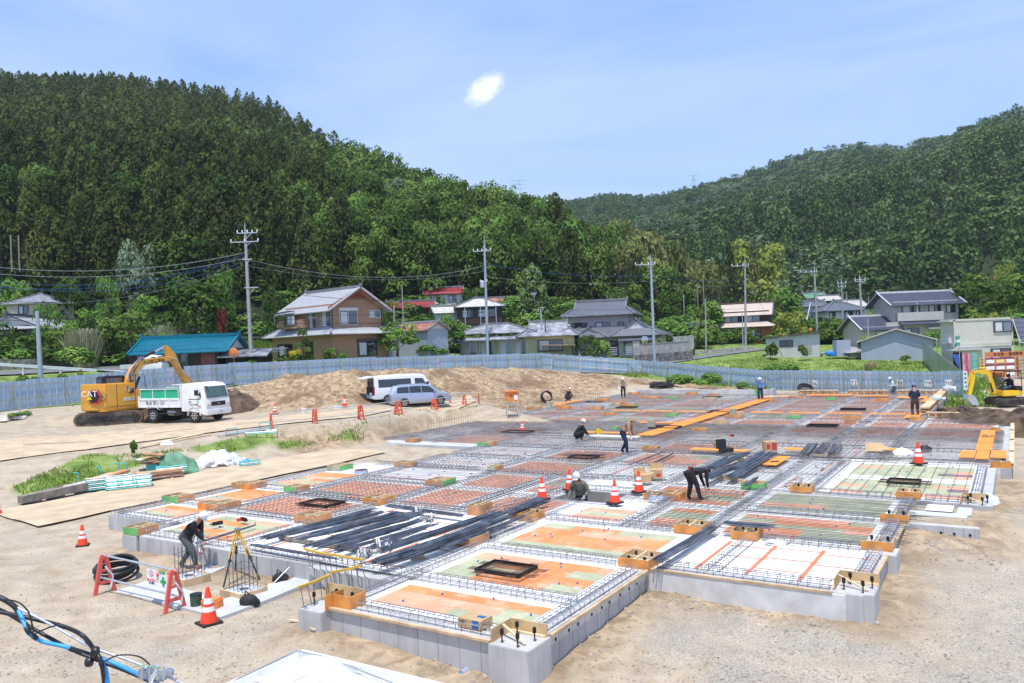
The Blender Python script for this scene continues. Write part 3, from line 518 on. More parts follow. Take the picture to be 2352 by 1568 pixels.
PL=np.concatenate([a for a in[scatter(hl,LD0,-90,1660,180,5.2,3),scatter(hl,LD0,-90,1660,345,4.6,8)]]);_n0=len(scatter(hl,LD0,-90,1660,180,5.2,3));_k=np.ones(len(PL),bool);_k[_n0:]=PL[_n0:,1]>178;PL=PL[_k]
txl=PL[:,0]/PL[:,1]*FOC+CX;ok=PL[:,1]<ni(txl,LD1)+12;PL=PL[ok];txl=txl[ok];ZL=hl(PL[:,0],PL[:,1]);depth=PL[:,1]-ni(txl,LD0)
order=np.argsort(depth);front=set(order[:270].tolist())
protoL=[('leaf_cedar',crown_pts('cedar',748,.064,1)),('leaf_cedar',crown_pts('cedar',748,.064,2)),('leaf_broad',crown_pts('broad',728,.064,3)),('leaf_broad',crown_pts('broad',728,.064,4)),('leaf_light',crown_pts('broad',728,.064,5)),('leaf_bamboo',crown_pts('bamboo',300,.09,6)),('leaf_red',crown_pts('broad',120,.10,7)),('leaf_pale',crown_pts('broad',300,.10,8))];protoL+=[('leaf_cedar',crown_pts('cedar',308,.095,1)),('leaf_cedar',crown_pts('cedar',308,.095,2)),('leaf_broad',crown_pts('broad',312,.095,3)),('leaf_broad',crown_pts('broad',312,.095,4)),('leaf_light',crown_pts('broad',312,.095,5))]
rest=[];fl=[]
for i in range(len(PL)):
 x,y=PL[i];tx=txl[i];r=rnd.random();pz=N3(x/38.,y/38.)
 if tx<520:k=0 if r<.9 else 2
 elif tx<800:k=0 if r<.55+pz*.4 else 2
 elif tx<1250:k=(0 if pz>.25 else 2)if r<.8 else(3 if r<.93 else 4)
 elif tx<1420:k=2 if r<.6 else(4 if r<.85 else 0)
 else:k=5 if r<.5+.3*(tx>1500)else(4 if r<.7 else 2)
 if k==0 and rnd.random()<.5:k=1
 if r>.992:k=6
 if .990<r<.992:k=7
 ced=k<2;H=(13.5 if ced else 11.5)*rnd.uniform(.82,1.2);R=(3.3 if ced else 4.6)*rnd.uniform(.8,1.25)
 if k==5:H*=1.0;R=3.4
 if k==6:H*=.7;R=2.6
 if tx>1480:H*=.85
 if y>180:H*=.78;R*=.80;k=k+8 if k<5 else k
 (fl if i in front else rest).append((x,y,float(ZL[i])-.6,R,H,k))
merged('forest',rest,protoL,'dense mass of dark cedars and leafy trees covering the left hillside')
kinds={0:('cedar_tree','dark cedar','cedar','leaf_cedar'),1:('cedar_tree','dark cedar','cedar','leaf_cedar'),2:('broadleaf_tree','deep green broadleaf tree','broad','leaf_broad'),3:('broadleaf_tree','deep green broadleaf tree','broad','leaf_broad'),4:('broadleaf_tree','fresh green broadleaf tree','broad','leaf_light'),5:('bamboo_clump','yellow green bamboo clump','bamboo','leaf_bamboo'),6:('red_leaf_tree','small red leaved tree','broad','leaf_red'),7:('broadleaf_tree','grey green broadleaf tree','broad','leaf_pale')}
fl.sort(key=lambda p:p[0]/p[1]);cnt={}
for p in fl:
 x,y,z,R,H,k=p;k=k-8 if k>7 else k;nm,ds,kd,mt=kinds[k];cnt[ds]=cnt.get(ds,0)+1
 cat={'cedar_tree':'cedar tree','bamboo_clump':'bamboo'}.get(nm,'tree')
 place_tree(nm,'%s, %s from the left along the foot of the left hill'%(ds,ordn(cnt[ds])),cat,'trees along the foot of the left hill',kd,mt,(x,y,z),R*1.05,H*1.12,20+(k*3+cnt[ds])%3,3000,.044 if kd!='bamboo'else .05)
PR=scatter(hr,RD0,1150,2560,930,7.4,4,.45)
txr=PR[:,0]/PR[:,1]*FOC+CX;hidden=(txr<1400)&(PR[:,1]<400)
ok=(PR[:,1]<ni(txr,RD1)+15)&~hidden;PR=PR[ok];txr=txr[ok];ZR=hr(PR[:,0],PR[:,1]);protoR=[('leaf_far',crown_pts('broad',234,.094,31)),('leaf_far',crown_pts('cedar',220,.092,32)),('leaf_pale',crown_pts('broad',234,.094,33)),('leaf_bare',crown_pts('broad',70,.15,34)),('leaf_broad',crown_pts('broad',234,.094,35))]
rr_=[];near=[]
for i in range(len(PR)):
 x,y=PR[i];r=rnd.random();pz=float(N2(x/60.,y/60.))+.4*float(N1(x/25.,y/25.));k=1 if pz<-.12 else 0
 if pz>.35 and r<.55:k=2
 if 0<=k<2 and r>.93:k=4
 if r<.03:k=2
 if N1(x/48.+9,y/48.)>.80 and r<.7:k=3
 H=(11 if k!=1 else 13)*rnd.uniform(.8,1.25);R=(5.6 if k!=1 else 4.2)*rnd.uniform(.8,1.25)
 rr_.append((x,y,float(ZR[i])-.8,R,H,k))
# undergrowth: one mass of shrubs on the slopes between houses and wood
rg_=random.Random(9);ug=[]
for(t0,t1,d0,d1,n)in((-80,560,84,113,330),(560,900,100,124,90),(860,1300,104,136,210),(1280,1660,112,140,190),(1560,2050,118,170,330),(2000,2560,120,175,330),(-80,300,76,84,30),(1290,1520,104,112,14),(-60,1300,112,132,220)):
 for _ in range(n):
  d=rg_.uniform(d0,d1);tx=rg_.uniform(t0,t1);x=(tx-CX)/FOC*d
  if 470<tx<650 and d<108:continue
  big=rg_.random()<.3;ug.append((x,d,max(gz(x,d),float(hl(np.array([x]),np.array([d]))[0])if tx<1700 and d>ni(tx,LD0)else-9)-.2,rg_.uniform(1.2,2.6)*(1.4 if big else 1),rg_.uniform(1.2,3.0)*(1.6 if big else 1),rg_.choice((0,1,1,2))))
merged('undergrowth',ug,[('leaf_broad',crown_pts('bush',420,.10,61)),('leaf_light',crown_pts('bush',420,.10,62)),('leaf_broad',crown_pts('broad',420,.09,63))],'thick green undergrowth of shrubs round the village houses')
merged('forest',rr_,protoR,'distant mixed woodland covering the mountain on the right')
# single trees and shrubs of the village: label, name, category, kind, leaves, x, y bottom, y top, half width (raster), distance
VT=[('round yellow green tree on the slope behind the left houses','broadleaf_tree','tree','broad','leaf_light',252,700,628,27,100),('large round deep green tree left of the tall utility pole','broadleaf_tree','tree','broad','leaf_broad',450,762,634,76,90),('dense green tree behind the short grey lamp pole','broadleaf_tree','tree','broad','leaf_broad',292,815,712,60,78),('wide light green shrub beside the stone terrace','shrub','shrub','bush','leaf_light',175,838,782,50,72),('leafy tree at the right corner of the leftmost houses','broadleaf_tree','tree','broad','leaf_light',112,778,690,32,84),('dark shrub filling the gap between the left house and terrace','shrub','shrub','bush','leaf_broad',150,800,735,40,80),('rounded bush by the road at the far left','shrub','shrub','bush','leaf_broad',60,878,845,30,57.5),('low bush above the blue fence beside the lamp pole','shrub','shrub','bush','leaf_broad',137,872,850,22,61),('clump of tall pale reeds left of the dense tree','reed_clump','reeds','reed','leaf_reed',197,800,752,34,76),('clump of tall pale reeds above the teal roof','reed_clump','reeds','reed','leaf_reed',385,785,745,34,88),('second clump of reeds above the teal roof','reed_clump','reeds','reed','leaf_reed',425,787,748,28,90),('silver green tree standing before the dark cedars at left','broadleaf_tree','tree','broad','leaf_pale',320,680,545,42,111),('bright shrub on the garden slope above the left houses','shrub','shrub','bush','leaf_light',30,670,615,45,104),('dark leafy tree above the hip roofed cream house','broadleaf_tree','tree','broad','leaf_broad',165,700,628,40,102),('light shrub right of the hip roofed cream house','shrub','shrub','bush','leaf_light',190,745,690,36,90),('bushy tree behind the dense tree on the slope','broadleaf_tree','tree','broad','leaf_light',335,760,670,44,96),('low spreading shrub beneath the large round tree','shrub','shrub','bush','leaf_light',400,790,745,50,88),('shrub at the left edge of the grassy slope','shrub','shrub','bush','leaf_light',480,790,740,42,90),('dark red leaved tree left of the tall utility pole','red_leaf_tree','tree','broad','leaf_red',512,735,702,11,88),('leafy tree high on the slope beside the cedars','broadleaf_tree','tree','broad','leaf_light',520,665,610,28,106),('round tree on the grassy slope left of the tan house','broadleaf_tree','tree','broad','leaf_broad',635,700,652,30,104),('small dark bush beside the carport of the tan house','shrub','shrub','bush','leaf_broad',570,840,803,36,74),('clipped garden pine before the tan house','garden_pine','pine tree','pine','leaf_broad',696,826,755,23,77),('yellow leaved bush beside the garden pine','shrub','shrub','bush','leaf_yellow',672,828,793,20,78),('leafy shrub under the tan house wall, left one','shrub','shrub','bush','leaf_broad',758,828,782,20,78),('small round shrub under the tan house wall, right one','shrub','shrub','bush','leaf_light',785,828,803,13,79),('small bush between carport and yellow bush','shrub','shrub','bush','leaf_broad',650,828,808,16,76),('bright green tree at the right of the tan house','broadleaf_tree','tree','broad','leaf_light',912,825,735,50,86),('bright feathery tree below the red roofed houses','broadleaf_tree','tree','broad','leaf_light',1028,812,722,40,97),('low yellow green shrub behind the fence below the red roofs','shrub','shrub','bush','leaf_light',985,825,780,45,92),('dark tree beside the long red roof','broadleaf_tree','tree','broad','leaf_broad',880,745,690,24,108),('shrub right of the red roofed white house','shrub','shrub','bush','leaf_broad',1090,725,640,30,128),('tall pale green conifer behind the grey roofed houses','conifer_tree','conifer','cedar','leaf_far',1228,716,608,46,122),('large bright green tree at the edge of the wood','broadleaf_tree','tree','broad','leaf_light',1308,700,505,62,150),('tree between the bright tree and the bamboo','broadleaf_tree','tree','broad','leaf_broad',1400,690,520,44,152),('bamboo clump left of the steel pole','bamboo_clump','bamboo','bamboo','leaf_bamboo',1462,690,590,40,146),('wide drooping bamboo clump right of the steel pole','bamboo_clump','bamboo','bamboo','leaf_bamboo',1515,690,596,42,143),('tall golden bamboo clump on the skyline of the wood','bamboo_clump','bamboo','bamboo','leaf_bamboo',1560,690,552,34,150),('bamboo clump behind the drooping one','bamboo_clump','bamboo','bamboo','leaf_bamboo',1500,690,540,36,160),('rounded tree above the grey tiled house','broadleaf_tree','tree','broad','leaf_broad',1440,710,650,46,128),('leafy tree right of the grey tiled house','broadleaf_tree','tree','broad','leaf_broad',1560,735,655,42,130),('light green tree beside the leaning pole','broadleaf_tree','tree','broad','leaf_light',1620,760,690,44,124),('low light green shrub behind the concrete garden wall','shrub','shrub','bush','leaf_light',1545,765,715,44,116),('green shrub beside the small blue roofed shed','shrub','shrub','bush','leaf_light',1612,790,740,26,112),('garden tree before the low tiled house','broadleaf_tree','tree','broad','leaf_broad',1352,815,765,26,94),('second garden shrub by the concrete gate','shrub','shrub','bush','leaf_light',1385,812,772,18,94),('pruned shrub behind the concrete garden wall, left','shrub','shrub','bush','leaf_broad',1478,798,770,13,98),('pruned shrub behind the concrete garden wall, right','shrub','shrub','bush','leaf_light',1512,798,768,11,98),('great golden green tree above the brown house','broadleaf_tree','tree','broad','leaf_gold',1745,716,541,68,165),('dark cedar left of the great golden tree','cedar_tree','cedar tree','cedar','leaf_cedar',1682,716,560,28,162),('dark cedar close behind the leftmost dark one','cedar_tree','cedar tree','cedar','leaf_cedar',1655,716,590,26,168),('leafy tree right of the brown house','broadleaf_tree','tree','broad','leaf_gold',1818,775,712,38,106),('pale tree behind the row of utility poles','broadleaf_tree','tree','broad','leaf_light',1800,740,660,46,140),('leafy shrub beside the blue grey shed','shrub','shrub','bush','leaf_light',1996,800,752,28,94),('huge dark tree behind the site office containers','broadleaf_tree','tree','broad','leaf_broad',2285,745,618,88,112),('yellow green hedge tree above the site office roof','broadleaf_tree','tree','broad','leaf_gold',2262,790,716,36,100),('golden conifer high at the right edge','conifer_tree','conifer','broad','leaf_gold',2308,700,600,28,135),('shrub between the shed and the site office','shrub','shrub','bush','leaf_light',2138,800,745,24,96),('big leafy bush before the fence, left one','shrub','shrub','bush','leaf_light',1560,895,852,36,78),('big leafy bush before the fence, right one','shrub','shrub','bush','leaf_light',1622,898,850,36,76),('small bush before the fence at its bend','shrub','shrub','bush','leaf_light',1700,900,874,18,76),('bush on the far side of the fence in the field','shrub','shrub','bush','leaf_light',1792,866,828,42,83),('low bush in the middle of the green field','shrub','shrub','bush','leaf_broad',1988,868,845,14,78),('spiky round bush under the blue grey shed wall','shrub','shrub','bush','leaf_broad',2078,826,812,12,86),('young plant beside the white shed','shrub','shrub','bush','leaf_broad',1842,815,785,12,93),('dark shrub left of the white shed','shrub','shrub','bush','leaf_broad',1772,812,780,16,95),('tuft of straw coloured grass in the green field','grass_tuft','grass tuft','reed','leaf_straw',1996,842,830,12,84),('weeds climbing the fence near the excavator','weed_clump','weeds','bush','leaf_light',215,958,905,20,61),('weeds at the foot of the fence at far left','weed_clump','weeds','bush','leaf_light',40,962,940,26,52.5),('tall young weed on the grassy bank','weed_clump','weed','bush','leaf_broad',308,1050,1004,9,29),('flowering weed above the guard rail end','weed_clump','weeds','bush','leaf_gold',184,855,840,10,62),]
for lb,nm,ct,kd,lf,x,yb,yt,hw,ds in VT:
 X=(x-CX)/FOC*ds;b=D(x,yb,ds);t=D(x,yt,ds);z0=min(b.z,max(gz(X,ds),b.z-6))if ds>45 else b.z
 if nm=='weed_clump'or(ds<80 and x>1500):z0=gz(X,ds)-.05
 if 'young weed'in lb:g_=onground(x,yb);X,ds,z0=g_.x,g_.y,g_.z;t=D(x,yt,ds)
 H=t.z-z0;R=hw*ds/FOC;n=2400 if hw>35 else 1200 if hw>18 else 600
 place_tree(nm,lb,ct,None,kd,lf,(X,ds,z0),R,H,40+(int(x)%4),n,(.055 if kd in('broad','cedar')else .075 if kd!='reed'else .16)if n>700 else .13)
# trunks seen in the dark gap at the left and right of the wood
for i,(x,yb,yt,d,mt)in enumerate(((27,615,540,109,'bark_pale'),(45,615,540,110,'bark_pale'),(63,615,548,112,'bark'),(1360,690,610,138,'bark_pale'),(1604,720,650,140,'bark_pale'),(1618,720,640,142,'bark_pale'),(1585,712,655,141,'bark_pale'))):
 b=D(x,yb,d);t=D(x,yt,d);mb=MB();mb.tube([(0,0,-.5),(0,0,t.z-b.z)],.09,mt,8)
 o=mb.build('bare_trunk',None,tuple(b));tag(o,'slender bare tree trunk against the dark wood, %s from the left'%ordn(i+1),'tree trunk','bare trunks at the edge of the wood')
# ground cover
def grass_patch(name,polys,n,hgt,mat,label,seed,wd=.02,dens=None):
 rg=np.random.default_rng(seed);B=[]
 for poly in polys:
  xs=[p[0]for p in poly];ys=[p[1]for p in poly];k=0
  X=rg.uniform(min(xs),max(xs),n*3);Y=rg.uniform(min(ys),max(ys),n*3);ok=inpoly(X,Y,poly)&(fbm(X*.5,Y*.5,3)+.45>rg.random(n*3)*.9-.1);B.append(np.stack([X[ok][:n],Y[ok][:n]],1))
 P=np.concatenate(B);Z=np.array([gz(a,b)for a,b in P]);m=len(P);th=rg.random(m)*2*pi;base=np.stack([P[:,0],P[:,1],Z-.02],1);side=np.stack([np.cos(th),np.sin(th),np.zeros(m)],1)*(wd*(.6+.8*rg.random(m)))[:,None]
 up=rg.normal(size=(m,3))*.35;up[:,2]=1;up*=(hgt*(.4+.9*rg.random(m)**2))[:,None]
 v=np.stack([base-side,base+side,base+up+side*.3,base+up-side*.3],1).reshape(-1,3)
 o=bpy.data.objects.new(name,np_mesh(name,v,np.arange(len(v)).reshape(-1,4),(mat,),False,[('tint','FACE',rg.random(m)*.8)]));COL.objects.link(o);tag(o,label,None,None,'stuff')
grass_patch('grass',[gpoly],17000,.17,'leaf_grass','fresh green weeds and grass on the bank between the two plate roads',1,.022)
grass_patch('grass',[gp2,gp3],7000,.45,'leaf_grass','grass along the inside of the blue fence',2,.05)
fieldp=[tuple(D(x,840,d)[:2])for x,d in((1480,92),(1546,88),(1650,86),(1762,82),(2207,64),(2190,86),(2090,88),(1900,92),(1740,98),(1600,92))]
grass_patch('grass',[fieldp],14000,.2,'leaf_grass','green grass field beyond the blue fence',3,.05)
slope=[tuple(D(x,700,d)[:2])for x,d in((500,88),(640,92),(660,112),(500,111))]
grass_patch('grass',[slope],9000,.5,'leaf_grass','grassy slope left of the tan house',4,.08)
rp2=[tuple(W(x,y,z)[:2])for x,y,z in((640,985,1.4),(830,963,1.47),(1110,925,1.35),(1110,932,1.25),(830,972,1.35),(650,1000,1.1))]
grass_patch('grass',[rp2],3000,.16,'leaf_grass','thin grass along the upper edge of the dirt bank',6,.02)
# -- foundation: concrete, deck bays
ZT=.5
fnd=thing('concrete_foundation','low stepped concrete foundation slab with orange, green and white deck bays','foundation',S(-11,30,0),SR)
FO=S(-11,30)
def sl(u,v,z=0):return(u+11,v-30,z)
def block(name,u0,v0,u1,v1,z0=-.9,z1=ZT,mat='concrete',label=None,bevel=.012):
 mb=MB();mb.box(sl((u0+u1)/2,(v0+v1)/2,(z0+z1)/2),(u1-u0,v1-v0,z1-z0),mat);o=mb.build(name,fnd,bevel=bevel)
 if label:o['label']=label
 return o
mk('concrete_wall',(.48,.475,.47),.85,0,.12,1.1,.25,50)
def _streaks():
 m=MATS['concrete_wall'];nt=m.node_tree;N=nt.nodes.new;L=nt.links.new;b=nt.nodes['Principled BSDF'];tc=N('ShaderNodeTexCoord');mp=N('ShaderNodeMapping');mp.inputs['Scale'].default_value=(3,3,.35);L(tc.outputs['Object'],mp.inputs[0])
 ns=N('ShaderNodeTexNoise');ns.inputs['Scale'].default_value=2.2;ns.inputs['Detail'].default_value=6;L(mp.outputs[0],ns.inputs[0]);cr=N('ShaderNodeValToRGB');cr.color_ramp.elements[0].position=.35;cr.color_ramp.elements[0].color=(.89,.885,.88,1);cr.color_ramp.elements[1].position=.55;L(ns.outputs[0],cr.inputs[0])
 old=b.inputs['Base Color'].links[0].from_socket;x=N('ShaderNodeMixRGB');x.blend_type='MULTIPLY';x.inputs[0].default_value=1;L(old,x.inputs[1]);L(cr.outputs[0],x.inputs[2]);L(x.outputs[0],b.inputs['Base Color'])
_streaks()
WALLS=[(-11.5,10.95,-6.95,11.3),(-7.25,11.3,-6.95,15.9),(-6.95,15.95,-2.6,16.3),(-2.9,16.3,-2.6,22.4),(-14.08,12.8,-11.25,13.15),(-21.1,13.0,-14.08,13.35),(-11.55,11.3,-11.2,12.8),(-24.95,14.34,-21.7,14.7),(-24.95,14.7,-24.6,26),(-21.8,13.35,-21.45,14.34),(-2.6,25.45,-.75,25.75),(-1.05,25.75,-.75,32.2),(-.62,32.2,-.3,50),(-4.4,50,-.3,50.3),(-4.7,50.3,-4.4,66),(-27.6,31.6,-22.4,32.1),(-30.8,42,-30.5,66)]
for i,w_ in enumerate(WALLS):block('foundation_wall',*w_,mat='concrete_wall')
for(u0,v0,u1,v1,zz)in((-7.63,10.8,-6.84,11.55,ZT+.0),(-12.1,10.7,-11.46,11.5,ZT-.03),(-3.11,16.03,-2.42,16.75,ZT),(-3.05,19.1,-2.4,19.8,ZT-.01),(-21.85,12.94,-21.15,13.6,ZT-.02),(-2.65,22.2,-2.45,22.5,ZT),(-1.5,25.3,-.7,26.0,ZT+.003),(-7.0,15.83,-6.88,16.1,ZT-.003)):
 block('pier_block',u0,v0,u1,v1,-.9,zz+.004,'concrete_wall')
block('ground_beam',-2.6,22.42,-.93,22.66,-.6,ZT-.004,'concrete_wall','low concrete beam running out to the right of the slab')
# the general slab surface under bays, a few pieces
for(u0,v0,u1,v1)in((-11.2,11.3,-7.25,15.9),(-21.4,13.35,-11.25,14.7),(-24.6,14.7,-11.25,21.9),(-11.25,15.9,-2.9,21.9),(-24.6,21.9,-12.7,26),(-10.75,21.9,-2.9,23.5),(-12.7,23.5,-2.9,25.75),(-22.4,26,-1.05,32.2),(-29,32.2,-.62,42),(-30.5,42,-.62,50),(-30.5,50,-4.7,66),(-12.7,25.75,-1.05,26)):
 block('slab',u0,v0,u1,v1,-.3,ZT-.02,'concrete_top',bevel=0)
# pit beside the worker
mb=MB()
for(u0,v0,u1,v1)in((-12.9,21.7,-12.7,23.7),(-10.75,21.7,-10.55,23.7),(-12.9,23.5,-10.55,23.7),(-12.9,21.7,-10.55,21.9)):mb.box(sl((u0+u1)/2,(v0+v1)/2,-.3),(u1-u0,v1-v0,1.6),'concrete_wall')
mb.box(sl(-11.7,22.7,-1.0),(2.3,2.0,.1),'concrete_top');o=mb.build('pit',fnd);o['label']='square open pit with smooth concrete walls between the cones'
# timber ledge along the wall tops
mb=MB()
for(a,b)in(((-11.46,10.92),(-7.66,10.92)),((-6.88,11.6),(-6.88,15.8)),((-6.85,15.92),(-3.14,15.92)),((-2.57,16.8),(-2.57,19.05)),((-2.57,19.85),(-2.57,22.2))):
 mb.beam(sl(*a,ZT-.0),sl(*b,ZT-.0),.07,.045,'wood')
o=mb.build('edge_timber',fnd);o['label']='long flat timber strip nailed along the top edge of the wall'
mb=MB()
for a,b,n,off in(((-6.7,15.94),(-3.2,15.94),9,(0,-1)),((-6.94,11.7),(-6.94,15.6),9,(1,0)),((-2.5,22.41),(-1.0,22.41),5,(0,-1))):
 for i in range(n):
  f=(i+.5)/n+rnd.uniform(-.02,.02);p=sl(a[0]+(b[0]-a[0])*f,a[1]+(b[1]-a[1])*f,ZT-.17);mb.lathe([(.034,-.006),(.024,.006)],p,'plastic_black',8,'y'if off[0]==0 else 'x')
mb.build('form_tie_hole',fnd);mb=MB()
for a,b,n,ax in(((-11.4,10.95),(-7.7,10.95),8,'y'),((-6.95,11.7),(-6.95,15.7),8,'x'),((-6.8,15.95),(-3.2,15.95),7,'y'),((-21,13.0),(-14.2,13.0),12,'y'),((-14,12.8),(-11.6,12.8),5,'y'),((-2.6,16.9),(-2.6,19),4,'x'),((-2.4,22.42),(-1.1,22.42),3,'y')):
 for i in range(n):f=(i+.6)/n;mb.box(sl(a[0]+(b[0]-a[0])*f,a[1]+(b[1]-a[1])*f,ZT-.42),(.014 if ax=='y'else .006,.006 if ax=='y'else .014,.78),'concrete_dark')
mb.build('form_joint',fnd)
# deck bays: (u0,u1,v0,v1,kind)
def bay(u0,u1,v0,v1,kind,seed,name='deck_panel',label=None,marg=.42):
 r=random.Random(seed);mb=MB();z=ZT
 mb.box(sl((u0+u1)/2,(v0+v1)/2,z-.008),(u1-u0-.34,v1-v0-.34,.012),'foam'if kind!='board'else 'foam_board')
 a0,a1,b0,b1=u0+marg,u1-marg,v0+marg,v1-marg
 if kind in('ply','green','rose','red'):
  rows=max(2,round((b1-b0)/.46));y=b0
  for k in range(rows):
   y2=b0+(b1-b0)*(k+1)/rows;x=a0
   while x<a1-.05:
    x2=min(a1,x+r.choice((.9,1.8,1.8,1.35)))
    if a1-x2<.3:x2=a1
    q=r.random();mt={'ply':'ply_orange'if q<.40 else 'ply_orange2'if q<.66 else 'ply_green','green':'ply_green'if q<.84 else 'ply_orange2','rose':'ply_orange2'if q<.9 else 'ply_green','red':'ply_red'if q<.8 else 'ply_orange2'}[kind]
    if kind=='green'and q>.97:mt='ply_purple'
    mb.box(sl((x+x2)/2,(y+y2)/2,z+.006+(k%2)*.0004),(x2-x-.006,y2-y-.006,.012),mt);x=x2
   y=y2
  for _ in range(int((a1-a0)*(b1-b0)*1.1)):mb.box(sl(r.uniform(a0,a1),r.uniform(b0,b1),z+.03),(.03,.03,.045),'ink_blue',r.random())
 elif kind=='tape':
  n=3
  for k in range(n):x=a0+(a1-a0)*(k+.35)/n;mb.box(sl(x,(b0+b1)/2,z+.001),(.09,b1-b0+.2,.004),'tape')
  for k in range(3):
   y=b0+(b1-b0)*(k+.3)/2.6
   for j in range(n):x=a0+(a1-a0)*(j+.35)/n;mb.box(sl(x+.62,y+(j%2)*.16,z+.0035),(1.15,.05,.004),'tape')
 elif kind=='foamline':
  n=int((b1-b0)/.45)
  for k in range(n):mb.box(sl((a0+a1)/2,b0+.45*k+.2,z+.001),(a1-a0,.035,.004),'tape')
  for _ in range(14):mb.box(sl(r.uniform(a0,a1),r.uniform(b0,b1),z+.012),(.12,.09,.02),'concrete_dark',r.random())
 elif kind=='foam':
  for _ in range(10):mb.box(sl(r.uniform(a0,a1),r.uniform(b0,b1),z+.012),(.10,.08,.02),'concrete_dark',r.random())
  x=a0+r.random();mb.box(sl(x,(b0+b1)/2,z+.001),(.07,b1-b0,.004),'tape')
 o=mb.build(name,fnd)
 if label:o['label']=label
 return o
BAYS=[]
def add(u0,u1,v0,v1,kind,mesh):BAYS.append((u0,u1,v0,v1,kind,mesh))
add(-11.4,-7.1,11.2,13.2,'ply','');add(-11.4,-7.1,13.2,16.0,'ply','');add(-6.8,-2.75,16.1,19.25,'tape','');add(-17.5,-11.6,13.1,16.0,'tape','');add(-21.4,-17.5,13.2,16.2,'ply','')
add(-24.8,-21.8,14.5,16.6,'ply','');add(-11.5,-6.9,16.0,19.25,'ply','');add(-17.5,-11.6,16.0,19.1,'tape','');add(-21.9,-17.5,16.2,19.2,'rose','full');add(-24.8,-21.9,16.6,19.8,'ply','')
add(-6.9,-2.75,19.3,22.4,'ply','u');add(-6.9,-2.75,22.4,25.5,'green','u');add(-9.0,-6.9,19.3,22.4,'ply','full');add(-11.4,-9.0,19.3,21.6,'ply','');add(-14.6,-11.5,19.1,22.0,'rose','full');add(-17.5,-14.6,19.1,22.4,'rose','full')
add(-21.9,-17.5,19.2,22.5,'rose','full');add(-24.8,-21.9,19.8,23.7,'ply','');add(-10.4,-6.9,22.4,25.5,'ply','full');add(-14.6,-12.9,22.2,25.6,'rose','full');add(-17.5,-14.6,22.4,25.6,'rose','full');add(-21.9,-17.5,22.5,25.7,'foamline','u')
add(-5.5,-.95,25.6,28.95,'green','v');add(-5.5,-.95,28.95,32.3,'green','v')
UC=[-32.2,-29.4,-26.0,-22.1,-17.9,-14.1,-10.2,-7.0,-4.4,-.7]
VR=[25.6,28.9,32.4,35.8,39.5,42.9,46.6,50.2,53.6,57.0,60.4,63.6,66]
pat={0:'FFRRFF',1:'',}
KIND={25.6:{-22.1:'foamline',-17.9:'rose',-14.1:'foam',-10.2:'foam',-7.0:'foam'},28.9:{-22.1:'foamline',-17.9:'red',-14.1:'rose',-10.2:'foam',-7.0:'foam'},32.4:{-29.4:'foam',-26.0:'rose',-22.1:'foam',-17.9:'foam',-14.1:'red',-10.2:'foam',-7.0:'foam',-4.4:'foam'},35.8:{-29.4:'foam',-26.0:'red',-22.1:'foam',-17.9:'red',-14.1:'foam',-10.2:'foam',-7.0:'foam',-4.4:'foam'},39.5:{-29.4:'foam',-26.0:'foam',-22.1:'foam',-17.9:'rose',-14.1:'green',-10.2:'red',-7.0:'rose',-4.4:'rose'}}
nrow=0
for i in range(len(VR)-1):
 for j in range(len(UC)-1):
  u0,u1,v0,v1=UC[j],UC[j+1],VR[i],VR[i+1]
  if v1<33 and(u0<-22.2 or u1>-4.3):continue
  if v0<32.5 and u0<-29.5:continue
  if v0<42 and u0<-29.5:continue
  if v0>50 and u1>-4.3:continue
  kd=KIND.get(v0,{}).get(u0)or rnd.choice(('red','red','rose','foam','red','green'if v0<52 else 'red'))
  if v0<32 and u0==-7.0:u1=-5.6
  add(max(u0,-30.4),u1,v0,v1,kd,'full')
BAYS.sort(key=lambda b:(round(b[2]/3.3),b[0],b[2]))
kn={'ply':'orange and green plywood','rose':'orange plywood','red':'dull red plywood','green':'pale green plywood','foam':'white foam','foamline':'white foam with thin orange lines','tape':'white foam boards with orange tape'}
for i,b in enumerate(BAYS):bay(*b[:5],100+i,label='deck bay of '+kn[b[4]])
bay(-2.45,-1.45,24.1,25.25,'board',1,'foam_board','plain bright white board lying on the apron at the right',.2)
mb=MB();mb.box(sl(-25.0,31.85,ZT-.01),(5.0,.45,.06),'lean_concrete');mb.box(sl(-2.0,23.95,.46),(1.5,.5,.03),'lean_concrete');mb.box(sl(-1.35,24.6,.457),(.35,1.0,.03),'lean_concrete');mb.build('apron',fnd)
